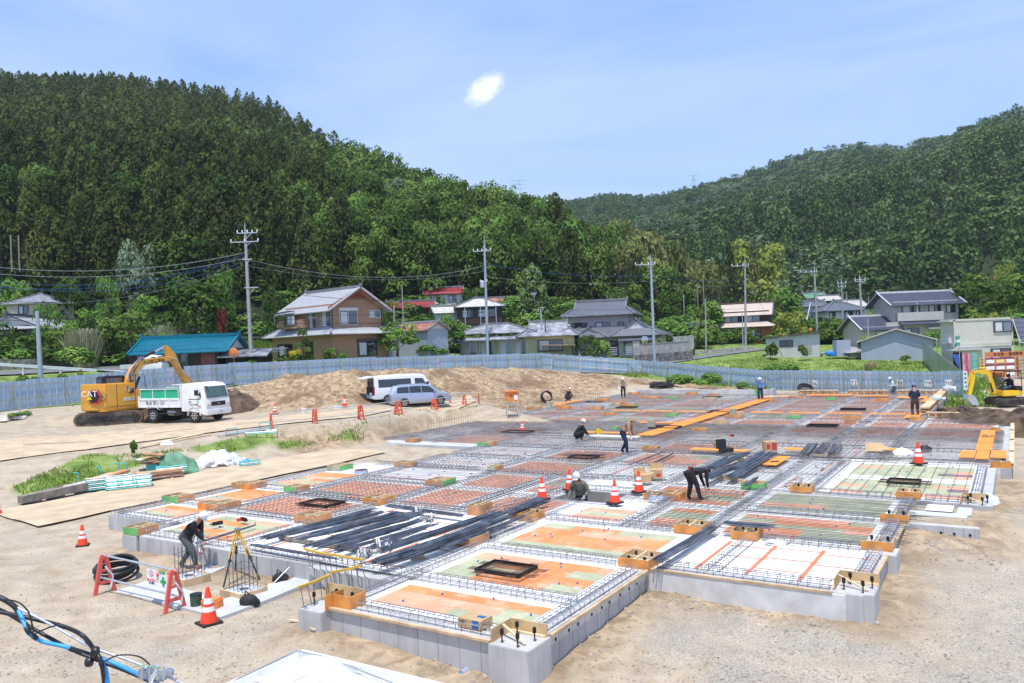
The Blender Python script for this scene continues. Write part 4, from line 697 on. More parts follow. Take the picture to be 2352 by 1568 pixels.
# -- reinforcement
def bar(mb,p,q,r,mat):mb.tube([p,q],r,mat,3,False)
def in_pit(u,v):return-12.9<u<-10.6 and 21.7<v<23.6
row_seen={}
for i,(u0,u1,v0,v1,kd,ms)in enumerate(BAYS):
 if not ms:continue
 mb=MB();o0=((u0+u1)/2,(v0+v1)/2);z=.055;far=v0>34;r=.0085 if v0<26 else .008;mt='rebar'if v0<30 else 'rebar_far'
 du=dv=.2 if v0<42 else .25
 if ms=='v':du=.36
 if ms=='u':dv=.155
 def loc(u,v,z):return(u-o0[0],v-o0[1],z)
 if ms in('full','v'):
  n=int((u1-u0)/du)
  for k in range(n+1):
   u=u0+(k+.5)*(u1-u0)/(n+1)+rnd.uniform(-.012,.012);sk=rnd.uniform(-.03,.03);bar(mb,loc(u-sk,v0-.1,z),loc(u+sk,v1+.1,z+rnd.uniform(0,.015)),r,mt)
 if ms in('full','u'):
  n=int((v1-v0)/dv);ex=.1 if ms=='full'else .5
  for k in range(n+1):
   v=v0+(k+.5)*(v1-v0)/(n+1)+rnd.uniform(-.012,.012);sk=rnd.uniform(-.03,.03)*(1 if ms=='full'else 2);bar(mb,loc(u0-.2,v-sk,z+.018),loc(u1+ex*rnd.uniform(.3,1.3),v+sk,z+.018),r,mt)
 if ms=='full'and 32<v0<40:
  n=int((v1-v0)/.2)
  for k in range(n+1):v=v0+(k+.1)*(v1-v0)/(n+1);bar(mb,loc(u0-.2,v,z+.085),loc(u1+.1,v,z+.085),r,mt)
  n=int((u1-u0)/.2)
  for k in range(n+1):u=u0+(k+.1)*(u1-u0)/(n+1);bar(mb,loc(u,v0-.1,z+.07),loc(u,v1+.1,z+.07),r,mt)
 if ms=='full'and v0<27:
  for k in range(8):
   u,v=rnd.uniform(u0+.3,u1-.3),rnd.uniform(v0+.3,v1-.3);mb.tube([loc(u,v,z),loc(u,v,z+.11),loc(u+.05,v,z+.11),loc(u+.05,v,z)],.007,'rebar_light',3,False)
 rw=int(round(v0/3.3));row_seen[rw]=row_seen.get(rw,0)+1
 lab={'full':'square rebar mesh','u':'row of long parallel bars','v':'row of spaced parallel bars'}[ms]
 o=mb.build('rebar_mesh',None,tuple(S(*o0,ZT)),SR);tag(o,'%s over %s, %s in slab row %s'%(lab,kn[kd].split(' with')[0],ordn(row_seen[rw]),numw(rw-2)),'rebar mesh','rebar meshes laid over the deck bays')
def cage(u0,v0,u1,v1,label,w=.3,h=.15,step=.2,far=False):
 a=S(u0,v0,ZT);b=S(u1,v1,ZT);L_=(b-a).length;mb=MB();n=int(L_/step);r=.0085 if not far else .0095;mt='rebar_light'
 for s in(-1,1):
  for zz in((h-.012,)if far else(h-.012,.02)):mb.tube([(0,s*(w/2-.03),zz),(L_,s*(w/2-.03),zz)],r,mt if zz>.1 else 'rebar',3,False)
 mb.tube([(0,.03,h-.02),(L_,.03,h-.02)],r,'rebar',3,False)
 for k in range(n+1):
  x=(k+rnd.uniform(-.12,.12))*L_/max(n,1);t=rnd.uniform(-.03,.03)
  if k%9==4 and not far:x+=.05
  mb.tube([(x,-w/2,-.02),(x+t,-w/2+.01,h-.03),(x+t,-w/2+.04,h),(x+t,w/2-.04,h),(x+t,w/2-.01,h-.03),(x,w/2,-.02)],.0078 if not far else .0088,mt if rnd.random()>.12 else 'rebar_rust',3,False)
 d=b-a;o=mb.build('rebar_cage',None,tuple(a),atan2(d.y,d.x));tag(o,label,'rebar cage','rebar cages along the foundation beams');return o
cages=[(-11.2,11.22,-7.75,11.22,'front edge of the nearest wing'),(-7.15,11.7,-7.15,15.6,'right edge of the nearest wing'),(-11.35,13.25,-7.3,13.25,'middle of the nearest wing'),(-11.3,16.05,-7.7,16.05,'back of the nearest wing, behind the square frame'),(-11.35,11.6,-11.35,15.9,'left edge of the nearest wing'),(-6.75,16.2,-3.2,16.2,'front edge of the right wing'),(-2.8,16.9,-2.8,19.0,'right edge of the right wing'),(-5.6,16.3,-5.6,19.0,'left side of the taped white bay'),(-5.3,19.35,-3.2,19.35,'back of the taped white bay'),(-11.4,19.35,-7.7,19.35,'front of the pit bay'),(-2.8,19.9,-2.8,22.2,'right end of the long parallel bars'),(-2.8,22.7,-2.8,25.4,'left of the plain white board'),(-9.05,19.4,-9.05,23.4,'right of the pit'),(-13.4,19.0,-13.0,23.6,'left of the pit'),(-17.2,13.2,-11.7,13.2,'front edge before the big bundles'),(-21.0,13.3,-17.6,13.3,'front edge behind the surveyor'),(-17.5,13.3,-17.5,16.1,'left of the big bundles'),(-17.5,16.8,-17.5,18.9,'left of the big bundles, further back'),(-11.55,16.6,-11.55,18.8,'right of the big bundles'),(-12.6,15.0,-12.2,15.8,'short piece by the bundle ends'),(-21.6,13.8,-21.6,16.1,'between the two left bays'),(-24.8,14.5,-21.95,14.5,'front edge of the leftmost wing'),(-24.8,14.6,-24.8,16.4,'left edge of the leftmost wing'),(-24.8,17.2,-24.8,19.2,'left edge, second bay'),(-24.4,20.1,-24.6,23.7,'left edge, third bay'),(-24.3,16.65,-22.5,16.65,'behind the first left bay'),(-24.0,19.7,-22.5,19.7,'behind the second left bay'),(-21.7,17.1,-21.7,19.3,'between left bays, second row'),(-21.7,20.1,-21.7,25.2,'between left bays, third row'),(-21.6,16.2,-18.3,16.2,'behind the front left bay'),(-21.6,19.35,-18.2,19.35,'behind the dark square frame at left'),(-17.3,19.2,-13.9,19.2,'behind the big bundles'),(-21.3,22.55,-18.3,22.55,'before the white lined bay'),(-17.4,19.8,-17.5,22.2,'left of the plywood bay behind the bundles'),(-14.55,19.7,-14.6,25.4,'through the middle of the red bays'),(-23.8,25.75,-18.3,25.75,'behind the white lined bay'),(-17.2,25.75,-10.9,25.75,'behind the pit bays'),(-12.6,23.75,-10.7,23.75,'behind the pit, between cones'),(-6.85,19.4,-6.85,25.3,'left end of the long parallel bars'),(-6.6,22.45,-3.3,22.45,'between the two long bar bays'),(-5.4,25.7,-3.3,25.7,'front of the spaced bar bay, left half'),(-2.4,25.75,-1.2,25.75,'front of the spaced bar bay, right half'),(-5.6,25.9,-5.6,32.2,'left of the spaced bar bays'),(-1.15,26.0,-1.15,32.0,'right edge by the spaced bar bays'),(-9.3,24.0,-7.2,24.0,'near the bent over worker')]
for c in cages:cage(*c[:4],'wire grey rebar stirrup cage, '+c[4])
far_c=0
for i,v in enumerate(VR):
 for j in range(len(UC)-1):
  u0,u1=UC[j],UC[j+1]
  if v<33 and(u0<-23 or u1>-5):continue
  if v<42 and u0<-29.5:continue
  if v>50.5 and u1>-4.3:continue
  if i==0:continue
  far_c+=1;cage(max(u0,-30.4)+.3,v,u1-.3,v,'rebar cage across the far slab, row %s back, %s from the left'%(numw(i),ordn(j+1)),far=True,step=.25)
for j,u in enumerate(UC[1:-1]):
 for i in range(len(VR)-1):
  v0,v1=VR[i],VR[i+1]
  if v0<32 and(u<-22.5 or u>-6.9):continue
  if v0>50 and u>-4.3:continue
  far_c+=1;cage(u,v0+.3,u,v1-.3,'rebar cage running away over the far slab, line %s from the left, row %s back'%(numw(j+1),numw(i+1)),far=True,step=.25)
# vertical starter bars along the left edge
for n,(pts,lab)in enumerate((([(-29.2,36.2),(-29.6,38.5),(-30.2,42.0)],'row of vertical starter bars by the dirt bank, left part'),([(-30.6,43),(-31.0,47),(-31.0,50.5)],'row of vertical starter bars behind the orange box on steps'),([(-31,51),(-31.0,58),(-30.4,62.0)],'row of vertical starter bars below the crouching far worker'),([(-15.2,66.6),(-9.5,66.4),(-7.0,66.4)],'row of thin vertical bars before the blue fence'))):
 mb=MB();q=[]
 for a,b in zip(pts,pts[1:]):
  A,B=S(*a),S(*b);m_=int((B-A).length/.3)
  for k in range(m_):p=A.lerp(B,k/m_);z0=.3;h=.95 if n<3 else 1.3;mb.tube([(p.x,p.y,z0),(p.x+rnd.uniform(-.03,.03),p.y,z0+h)],.011,'rebar_rust',4,False)
  mb.tube([(A.x,A.y,1.0),(B.x,B.y,1.0)],.01,'rebar_rust',4,False);mb.tube([(A.x,A.y,.6),(B.x,B.y,.6)],.01,'rebar_rust',4,False)
 o=mb.build('starter_bars',None);tag(o,lab,'rebar row','vertical starter bars round the slab')
# -- form boxes
nb=0
def formbox(u,v,w,d,label,mats=('form_orange',),h=.21,kind='box',bolts=0,cross=True,div=False,z=ZT):
 """u, v: front right corner on the slab; w, d: width and depth"""
 t=thing('form_box',label,'formwork box',S(u-w/2,v+d/2,z),SR,'plywood formwork boxes on the slab');m1=mats[0];m2=mats[1]if len(mats)>1 else m1;th=.018
 def pan(c,s,mo,nm='side_panel'):
  mb=MB();mb.box(c,s,'ply_raw');mb.f=mb.f;o=mb.build(nm,t)
  o.data.materials.append(M(mo));cx_,cy_=c[0],c[1]
  for p in o.data.polygons:
   n=p.normal;out=(n.x*cx_>.01 and abs(n.x)>.9)if s[0]<s[1]else(n.y*cy_>.01 and abs(n.y)>.9)
   if out:p.material_index=1
  return o
 pan((0,-d/2,h/2),(w,th,h),m1);pan((w/2-th/2,0,h/2-.002),(th,d-th,h),m2)
 if kind!='open':pan((-w/2+th/2,0,h/2-.002),(th,d-th,h),m1);pan((0,d/2,h/2),(w,th,h),m2)
 if div:pan((0,0,h/2-.004),(.03,d-.05,h-.01),m1,'divider')
 if cross:
  mb=MB();mb.beam((-w/2+.02,0,h-.05),(w/2-.02,.02,h-.05),.03,.03,'wood_pale');mb.build('brace',t)
  mb=MB();mb.beam((.03,-d/2+.02,h-.018),(0,d/2-.02,h-.018),.03,.03,'wood_pale');mb.build('brace',t)
 for k in range(bolts):
  x=w*.26*(-1 if k%2 else 1);y=d*.26*(1 if k<2 else-1);mb=MB();bolt(mb,(x,y,0),h*1.05);mb.build('anchor_bolt',t)
 return t
def bolt(mb,p,h=.2):
 x,y,z=p;mb.lathe([(.013,z),(.013,z+h*.62)],(x,y,0),'bolt',8);mb.lathe([(.03,z+h*.6),(.034,z+h*.62),(.034,z+h*.93),(.028,z+h)],(x,y,0),'bolt',8)
def corner_form(u,v,label,sx=1,loc_bolts=True,ww=.72):
 """open corner form: two raised raw boards, a brace and bolts on the concrete block"""
 t=thing('form_box',label,'formwork box',S(u,v,ZT),SR,'plywood formwork boxes on the slab')
 mb=MB();mb.box((0,.34,.11),(ww,.02,.24),'ply_raw');mb.build('back_panel',t)
 mb=MB();mb.box((-sx*ww/2,.02,.11),(.02,.62,.24),'ply_raw');mb.build('side_panel',t)
 mb=MB();mb.box((0,.30,.025),(ww-.03,.05,.045),'wood_pale');mb.build('batten',t)
 mb=MB();mb.beam((-sx*.34,.05,.21),(sx*.22,-.14,.03),.045,.025,'wood_pale');mb.build('brace',t)
 for x,y in((-.2,-.2),(.15,-.26),(-.15,.2),(.26,.1)):mb=MB();bolt(mb,(x*sx,y,0),.24);mb.build('anchor_bolt',t)
 return t
corner_form(-7.24,11.15,'raw plywood corner form with four black bolts on the nearest concrete corner')
corner_form(-2.77,16.38,'raw plywood corner form with four black bolts on the right wing corner')
t=corner_form(-1.1,25.6,'raw plywood corner form with bolts on the far right concrete corner')
t=thing('form_box','orange corner form with four bolts on the left block of the nearest wing','formwork box',S(-11.75,11.1,ZT),SR,'plywood formwork boxes on the slab')
for nm,c,s,m_ in(('side_panel',(.30,-.04,.12),(.02,.5,.3),'form_orange'),('side_panel',(.75,.13,.12),(.02,.42,.26),'form_orange'),('front_panel',(.52,-.07,.12),(.44,.02,.26),'form_orange'),('back_panel',(.2,.36,.14),(1.1,.02,.28),'ply_raw'),('floor_panel',(.0,.3,.01),(.35,.3,.03),'ply_raw')):
 mb=MB();mb.box(c,s,m_);mb.build(nm,t)
for x,y in((-.18,-.12),(.1,.22),(.16,.06),(.55,.2)):mb=MB();bolt(mb,(x,y,0),.24);mb.build('anchor_bolt',t)
FB=[(-6.86,15.84,.72,.78,'at the inner corner between the two front wings',('form_orange',),4,0),(-11.57,15.87,.70,.76,'at the back left corner of the nearest wing',('form_rose',),1,1),(-11.6,18.8,.58,.72,'right of the long bundles',('form_orange',),2,1),(-12.02,18.85,.40,.55,'small one joined to the pair right of the long bundles',('form_orange',),0,0),(-5.46,19.12,.62,.72,'under the short bundle behind the taped bay',('form_orange',),2,0),(-6.84,19.2,.74,.72,'left of the short loose bundle',('form_orange',),2,0),(-13.45,18.85,.42,.72,'tall narrow one behind the bundles',('form_rose',),0,0),(-17.38,16.08,.80,.74,'left end of the big bundles',('form_rose',),0,0),(-17.38,18.9,.72,.78,'orange one behind the left bundles',('form_orange',),0,0),(-21.12,12.97,.70,.66,'green fronted one on the small block at left',('form_green','form_rose'),0,0),(-24.43,16.5,.9,.66,'green fronted one at the left edge, front',('form_green','form_rose'),0,0),(-21.8,16.15,.62,.9,'in the row behind the surveyor',('form_rose',),0,0),(-22.42,16.17,.45,.5,'small one joined to the box behind the surveyor',('form_orange',),0,0),(-24.05,19.23,.6,.78,'at the left edge, middle',('form_orange','form_rose'),0,0),(-24.68,19.23,.42,.5,'small one joined at the left edge',('form_orange',),0,0),(-21.79,19.4,.62,.66,'green fronted one left of the red bays',('form_green','form_rose'),0,0),(-17.44,22.28,.8,.82,'with a green right side behind the red bays',('form_rose','form_green'),0,0),(-23.95,23.72,.74,.8,'grey and green one at the left edge, back',('form_sage','form_green'),0,0),(-21.55,25.32,.8,.6,'at the back left of the white lined bay',('form_rose',),0,0),(-17.45,25.66,.36,.6,'sage coloured one behind the red bays',('form_sage','form_rose'),0,0),(-7.0,25.4,.68,.62,'bright green one right of the bent over worker',('form_green',),0,1),(-5.53,25.4,.6,.66,'orange one left of the spaced bar bay',('form_orange',),2,1),(-2.53,25.62,.62,.55,'orange one in front of the black square frame at right',('form_orange',),2,0),(-2.49,22.36,.66,.62,'broken open one left of the white board',('form_orange','ply_raw'),2,1),(-2.5,19.38,.66,.7,'broken open one above the blue pipe stubs',('form_orange','ply_raw'),2,1),(-9.5,22.75,.42,.5,'orange one under the cardboard carton by the cones',('form_orange',),0,0),(-8.85,23.0,.55,.6,'orange one right of the cardboard cartons',('form_orange',),0,0),(-13.56,32.55,.62,.6,'right of the brown hooded worker',('form_orange',),0,1),(-13.67,39.6,.78,.6,'left of the orange walkway, nearer',('form_orange',),0,1),(-13.76,43.1,.74,.7,'tan one right of the orange walkway',('ply_raw',),0,0),(-18.21,47.1,.68,.7,'green one left of the orange walkway',('form_green',),0,1),(-22.45,46.85,.72,.7,'in the middle of the far left half',('form_orange',),0,0),(-25.2,50.75,.95,.6,'single orange one in the far left',('form_orange',),0,0),(-28.0,51.0,1.0,.6,'far left by the slab edge',('form_orange',),0,0),(-30.2,50.4,.95,.7,'beside the sage box at the far left edge',('form_rose',),0,0),(-25.5,54.7,.8,.9,'tan one in the far left rows',('ply_raw','form_rose'),0,0),(-23.8,53.5,1.0,.7,'orange and green one in the far middle',('form_orange','form_green'),0,1),(-24.9,60.8,1.6,.7,'wide double orange one far back',('form_orange',),0,1),(-23.2,60.7,.85,.6,'green one far back',('form_green',),0,1),(-19.9,60.0,.9,.6,'sage green one far back',('form_sage',),0,0),(-15.2,58.9,.9,.5,'orange one far back near the walkway',('form_orange',),0,0),(-23.2,65.0,.9,.5,'right of the worker with papers',('form_orange',),0,0),(-28.8,65.5,.9,.5,'left of the worker with papers',('form_orange',),0,0),(-20.9,63.9,.9,.5,'before the pale back kerb',('form_rose',),0,0),(-13.7,61.5,1.0,.4,'before the loose planks far back',('form_rose',),0,0),(-10.65,47.0,.75,.5,'green one in the far right half',('form_green',),0,0),(-7.5,46.9,.8,.7,'orange one left of the steel ring',('form_orange',),0,1),(-7.4,45.1,.5,.3,'low rose one before the steel ring',('form_rose',),0,0),(-4.3,46.9,.65,.5,'orange one behind the man in navy',('form_orange',),0,0),(-14.0,46.8,.9,.7,'right of the walkway below the sage board',('form_orange',),0,1),(-11.1,60.2,.7,.5,'faint green one at the far right back',('form_green',),0,0),(-7.6,59.5,.75,.5,'orange one at the far right back',('form_orange',),0,0),(-.9,39.5,.5,.5,'with a pale green note by the right edge',('form_orange',),0,0),(-.75,42.5,.4,.5,'low one by the right edge frame',('form_orange',),0,0),(-.3,32.25,.62,.35,'orange one on the right edge corner',('form_orange',),0,0),(-22.0,31.9,.7,.8,'green and orange one by the left concrete strip',('form_green','form_orange'),0,0),(-26.95,32.1,.55,.7,'rose one on the left concrete strip',('form_rose',),0,0),(-30.5,43.7,1.0,.5,'orange one by the dirt bank starter bars',('form_rose',),0,0),(-28.3,58.2,1.0,.6,'far left beside the crouching worker',('form_orange',),0,0),(-18.6,39.3,.3,.6,'small green one behind the brown hooded worker',('form_green',),0,0)]
for(u,v,w,d,lb,mt,bt,dv)in FB:
 c={'form_orange':'orange','form_rose':'brownish','form_green':'green','form_sage':'sage grey','ply_raw':'raw'}[mt[0]]
 lb2=lb if any(k in lb for k in('orange','green','sage','rose','tan'))else c+' box '+lb
 hh=.3 if 'tall narrow'in lb else .21 if v<33 else .24
 formbox(u,v,w,d,'plywood form box, '+lb2,mt,hh,bolts=bt,div=bool(dv),cross=(v<40 and not dv),kind='open'if 'broken'in lb else 'box')
# -- houses
def slope_plane(mb,e0,e1,r1,r0,mat,sp=.4,rib=.05,rw=.09,th=.09,ribmat=None):
 """roof plane from eave e0-e1 up to r0-r1, with tile rolls or seams running down it"""
 e0,e1,r1,r0=map(Vector,(e0,e1,r1,r0));a=(e1-e0);W_=a.length;a.normalize();n=a.cross((r0+r1)/2-(e0+e1)/2).normalized();b=n.cross(a).normalized()
 if n.z<0:n=-n;b=-b
 if b.z<0:b=-b
 pts=[e0,e1,r1,r0]if(r1-r0).length>.05 else[e0,e1,(r0+r1)/2]
 m_=len(pts);mb.add(pts+[p-n*th for p in pts],[tuple(range(m_)),tuple(range(2*m_-1,m_-1,-1))]+[(i,m_+i,m_+(i+1)%m_,(i+1)%m_)for i in range(m_)],mat)
 H=(r0-e0).dot(b);l0=(r0-e0).dot(a);l1=(r1-e0).dot(a);k=sp/2
 while k<W_:
  h0,h1=0,H
  if k<l0:h1=min(h1,H*k/max(l0,1e-6))
  if k>l1:h1=min(h1,H*(W_-k)/max(W_-l1,1e-6))
  if l0<0 or l1>W_:h1=H
  if h1>.15:
   s0=e0+a*k+n*(rib*.4);q=s0+b*h1
   if l0<0:q=q+a*0
   mb.beam(s0,q,rw,rib,ribmat or mat,n)
  k+=sp
def gable_roof(t,cx_,cy_,w,d,z,rise,ov,mat,axis='x',sp=.4,rib=.05,ridge='roof_ridge',name='roof',rw=.09,edge=None):
 mb=MB();R=Matrix.Rotation(0 if axis=='x'else pi/2,3,'Z');ww,dd=(w,d)if axis=='x'else(d,w);s=rise/(dd/2);zo=z-s*ov
 def P(x,y,zz):v=R@Vector((x,y,0));return(v.x+cx_,v.y+cy_,zz)
 X=ww/2+ov*.8;Y=dd/2+ov
 slope_plane(mb,P(-X,-Y,zo),P(X,-Y,zo),P(X,0,z+rise),P(-X,0,z+rise),mat,sp,rib,rw)
 slope_plane(mb,P(X,Y,zo),P(-X,Y,zo),P(-X,0,z+rise),P(X,0,z+rise),mat,sp,rib,rw)
 o=mb.build(name,t)
 if ridge:
  mb=MB();mb.beam(P(-X-.05,0,z+rise+.12),P(X+.05,0,z+rise+.12),.28,.28,ridge)
  for sx in(-1,1):
   for sy in(-1,1):mb.beam(P(sx*(X-.06),sy*Y,zo+.08),P(sx*(X-.06),0,z+rise+.08),.16,.12,edge or ridge)
   mb.box(P(sx*(X+.02),0,z+rise+.28),(.22,.3,.34),ridge)
  mb.build('ridge',o)
 return o
def gable_wall(t,cx_,cy_,w,d,z,rise,mat,axis='x',name='gable'):
 mb=MB();hw=(d if axis=='x'else w)/2;L_=(w if axis=='x'else d)/2
 pr=[(-hw,z-.02),(hw,z-.02),(0,z+rise-.08)]
 if axis=='x':mb.prism([(a+cy_,b)for a,b in pr],cx_-L_+.01,cx_+L_-.01,mat,'x')
 else:mb.prism([(a+cx_,b)for a,b in pr],cy_-L_+.01,cy_+L_-.01,mat,'y')
 return mb.build(name,t,fixn=True)
def hip_roof(t,cx_,cy_,w,d,z,rise,ov,mat,sp=.4,rib=.05,ridge='roof_ridge',name='roof',top=None,rw=.09):
 """hip roof; top = (w, d) of a flat opening where an upper storey or gable stands"""
 mb=MB();X,Y=w/2+ov,d/2+ov;m_=min(X,Y)if top is None else None;zo=z-.05
 if top is None:x1,y1=max(X-Y,0),max(Y-X,0)
 else:x1,y1=top[0]/2,top[1]/2
 zt=z+rise;c=lambda x,y,zz:(cx_+x,cy_+y,zz)
 slope_plane(mb,c(-X,-Y,zo),c(X,-Y,zo),c(x1,-y1,zt),c(-x1,-y1,zt),mat,sp,rib,rw);slope_plane(mb,c(X,-Y,zo),c(X,Y,zo),c(x1,y1,zt),c(x1,-y1,zt),mat,sp,rib,rw)
 slope_plane(mb,c(X,Y,zo),c(-X,Y,zo),c(-x1,y1,zt),c(x1,y1,zt),mat,sp,rib,rw);slope_plane(mb,c(-X,Y,zo),c(-X,-Y,zo),c(-x1,-y1,zt),c(-x1,y1,zt),mat,sp,rib,rw)
 o=mb.build(name,t)
 if ridge:
  mb=MB()
  for sx in(-1,1):
   for sy in(-1,1):mb.beam(c(sx*X,sy*Y,zo+.06),c(sx*x1,sy*y1,zt+.08),.22,.18,ridge)
  if top is None:mb.beam(c(-x1-.1,-y1,zt+.12),c(x1+.1,y1,zt+.12),.28,.28,ridge)
  mb.build('ridge',o)
 return o
def iri_roof(t,cx_,cy_,w,d,z,rise,ov,mat,axis='x',gm='wall_white',f=.45,sp=.32,ridge='roof_ridge'):
 X,Y=w/2+ov,d/2+ov;r1=rise*f;ins=min(X,Y)*f
 top=(2*(X-ins*.75),2*(Y-ins))if axis=='x'else(2*(X-ins),2*(Y-ins*.75))
 o=hip_roof(t,cx_,cy_,w,d,z,r1,ov,mat,sp=sp,top=top,ridge=ridge)
 g=gable_roof(t,cx_,cy_,top[0]-.5,top[1]-.3,z+r1,rise-r1,.12,mat,axis,sp=sp,ridge=ridge,name='upper_roof');gable_wall(t,cx_,cy_,top[0]-.7,top[1]-.3,z+r1,rise-r1,gm,axis)
 return o
def window(t,f,x,z,w,h,frame='frame_dark',pane='glass_blue',sill=False,cur=True,box=None,name='window',panes=2):
 """f = (centre of wall face x, y, outward angle): wall frame; x runs along the wall"""
 cx_,cy_,an=f;o=thing('x','x','x');bpy.data.objects.remove(o)
 R=Matrix.Rotation(an,3,'Z')
 def bx(mb,c,s,m_):v=R@Vector((c[0],-c[1],0));mb.box((cx_+v.x,cy_+v.y,c[2]),s,m_,an)
 mb=MB();k=.07
 bx(mb,(x,.03,z+h/2),(w,.06,k),frame);bx(mb,(x,.03,z-h/2),(w,.06,k),frame)
 for q in range(panes+1):bx(mb,(x-w/2+w*q/panes,.035,z),(k,.07,h+k),frame)
 if box:bx(mb,(x,.10,z+h/2+.16),(w+.1,.2,.28),box)
 if sill:bx(mb,(x,.12,z-h/2-.06),(w+.2,.24,.06),frame)
 wo=mb.build(name,t);mb=MB();bx(mb,(x,.02,z),(w-.04,.02,h-.04),pane);mb.build('pane',wo)
 if cur:
  mb=MB();bx(mb,(x-w*.23,.034,z-.03),(w*.36,.008,h*.86),'curtain');mb.build('curtain',wo)
 return wo
def wall(t,cx_,cy_,w,d,z0,z1,mat,name='wall',lab=None):
 mb=MB();mb.box((cx_,cy_,(z0+z1)/2),(w,d,z1-z0),mat);o=mb.build(name,t)
 if lab:o['label']=lab
 return o
def F(cx_,cy_,w,d,side):return{'f':(cx_,cy_-d/2,0),'r':(cx_+w/2,cy_,pi/2),'l':(cx_-w/2,cy_,-pi/2),'b':(cx_,cy_+d/2,pi)}[side]
def at(x,y,d):p=D(x,y,d);return p
def part(t,name,mb,**k):return mb.build(name,t,**k)
# tan two storey house
p=D(775,824,85);z0=p.z
h=thing('house','large tan two storey house with silver tiled roofs and a balcony','house',(p.x-.6,p.y+1.5,z0),radians(-42))
wall(h,-1.0,.6,11.5,8.2,-1.5,2.9,'wall_tan');wall(h,0,0,8.6,6.4,2.9,5.75,'wall_tan','upper_wall')
hip_roof(h,-1.0,.6,11.5,8.2,2.65,1.05,.85,'roof_silver',top=(8.9,6.6),sp=.33,name='lower_roof',ridge='roof_ridge')
gable_roof(h,0,0,8.6,6.4,5.55,1.95,.95,'roof_silver',sp=.33,ridge='roof_ridge',edge='roof_ridge_edge');g=gable_wall(h,0,0,8.6,6.2,5.6,1.85,'wall_tan')
mb=MB();mb.beam((4.95,-4.05,5.15),(4.95,0,7.35),.05,.42,'soffit_red');mb.beam((4.95,4.05,5.15),(4.95,0,7.35),.05,.42,'soffit_red');mb.prism([(-1.3,6.35),(1.3,6.35),(0,7.1)],4.31,4.36,'soffit_red','x');part(h,'bargeboard',mb)
fr=F(0,0,8.6,6.4,'r');ff=F(0,0,8.6,6.4,'f')
window(h,fr,-1.2,4.3,2.3,1.5,'frame_silver','glass_blue',box='shutter');window(h,fr,2.3,4.7,1.5,.75,'frame_silver');window(h,ff,3.3,4.25,1.7,1.7,'frame_silver','glass_blue',box='wall_white');window(h,ff,.8,4.2,1.5,1.8,'frame_silver','glass_blue',box='shutter')
window(h,F(-1,.6,11.5,8.2,'r'),.2,1.0,2.5,1.5,'frame_dark','glass_dark',box='gutter');window(h,F(-1,.6,11.5,8.2,'f'),1.4,.9,1.4,2.0,'frame_dark','glass_dark',cur=False,name='door');window(h,F(-1,.6,11.5,8.2,'f'),-3.2,.9,2.8,1.8,'frame_dark','glass_dark')
b=MB();b.box((-2.3,-4.1,3.55),(4.2,.12,.2),'wall_tan');b.box((-3.9,-4.1,3.9),(1.2,.12,.9),'wall_tan');b.box((-.2,-4.1,3.9),(1.0,.12,.9),'wall_tan');b.box((.25,-3.65,3.9),(.12,.9,.9),'wall_tan');b.box((-4.4,-3.65,3.9),(.12,.9,.9),'wall_tan')
for k in range(6):b.box((-2.0,-4.1,3.62+k*.13),(2.7,.03,.03),'frame_silver')
part(h,'balcony',b);b=MB();b.beam((-4.8,-4.5,5.15),(-1.2,-4.4,5.3),.9,.05,'roof_blue');b.beam((-4.5,-4.5,3.9),(-4.5,-4.5,5.1),.07,.07,'frame_silver');part(h,'balcony_awning',b)
for i,(x,m_)in enumerate(((-3.0,'cloth_grey'),(-2.2,'cloth_white'),(-1.5,'sack_white'))):
 b=MB();b.box((x,-4.16,4.35),(.55,.05,.9),m_);part(h,'hanging_laundry',b)
b=MB()
for y in(-3.2,3.2):b.tube([(4.36,y,-1),(4.36,y,2.4)],.05,'gutter',6);b.tube([(4.36,y,3.3),(4.36,y,5.4)],.05,'gutter',6)
part(h,'downpipe',b);b=MB();b.box((5.0,4.2,.55),(.7,1.0,1.9),'wall_white');part(h,'water_heater',b)
# carport beside it
p=D(600,826,77);t=thing('carport','dark curved carport roof beside the tan house','carport',p,radians(4));b=MB();prev=None
for k in range(9):y=-1.6+.4*k;z=1.05-.09*(k-4)**2/4;(b.beam((-2.6,y,z),(2.6,y,z),.42,.03,'roof_blue'),b.beam((-2.6,y-.2,z+.03),(2.6,y-.2,z+.03),.04,.03,'frame_silver'))
part(t,'roof',b)
for x in(-2.4,2.4):b=MB();b.beam((x,0,-1.6),(x,0,.95),.09,.09,'frame_silver');part(t,'post',b)
# teal roofed shop
p=D(455,842,76);t=thing('house','low red brown house with bright teal metal roof behind the blue fence','house',(p.x,p.y,p.z-.3),radians(1));
wall(t,-1.2,0,8.2,5.5,-.6,2.0,'timber_dark');wall(t,2.0,-2.62,1.3,.3,-.6,1.9,'wall_red','front_wall');gable_roof(t,-.6,0,8.4,5.5,1.95,1.25,.6,'roof_teal',sp=.3,rib=.05,rw=.05,ridge='roof_teal');gable_wall(t,-.5,0,8.3,5.3,2.0,1.15,'wall_white')
wall(t,5.0,0,3.0,4.8,-.6,1.3,'timber_dark','lean_to_wall');b=MB();slope_plane(b,(3.0,-3.3,1.15),(7.6,-3.3,1.15),(7.2,.0,1.75),(3.3,.0,1.75),'roof_weather',.25);part(t,'lean_to_roof',b)
b=MB();b.box((3.72,-1.0,2.45),(.04,.5,.3),'timber_dark',rx=.78);part(t,'gable_vent',b)
for x in(-2.6,-.6,.6):window(t,F(-1.2,0,8.2,5.5,'f'),x,.9,1.6,1.5,'frame_dark','glass_green',cur=False)
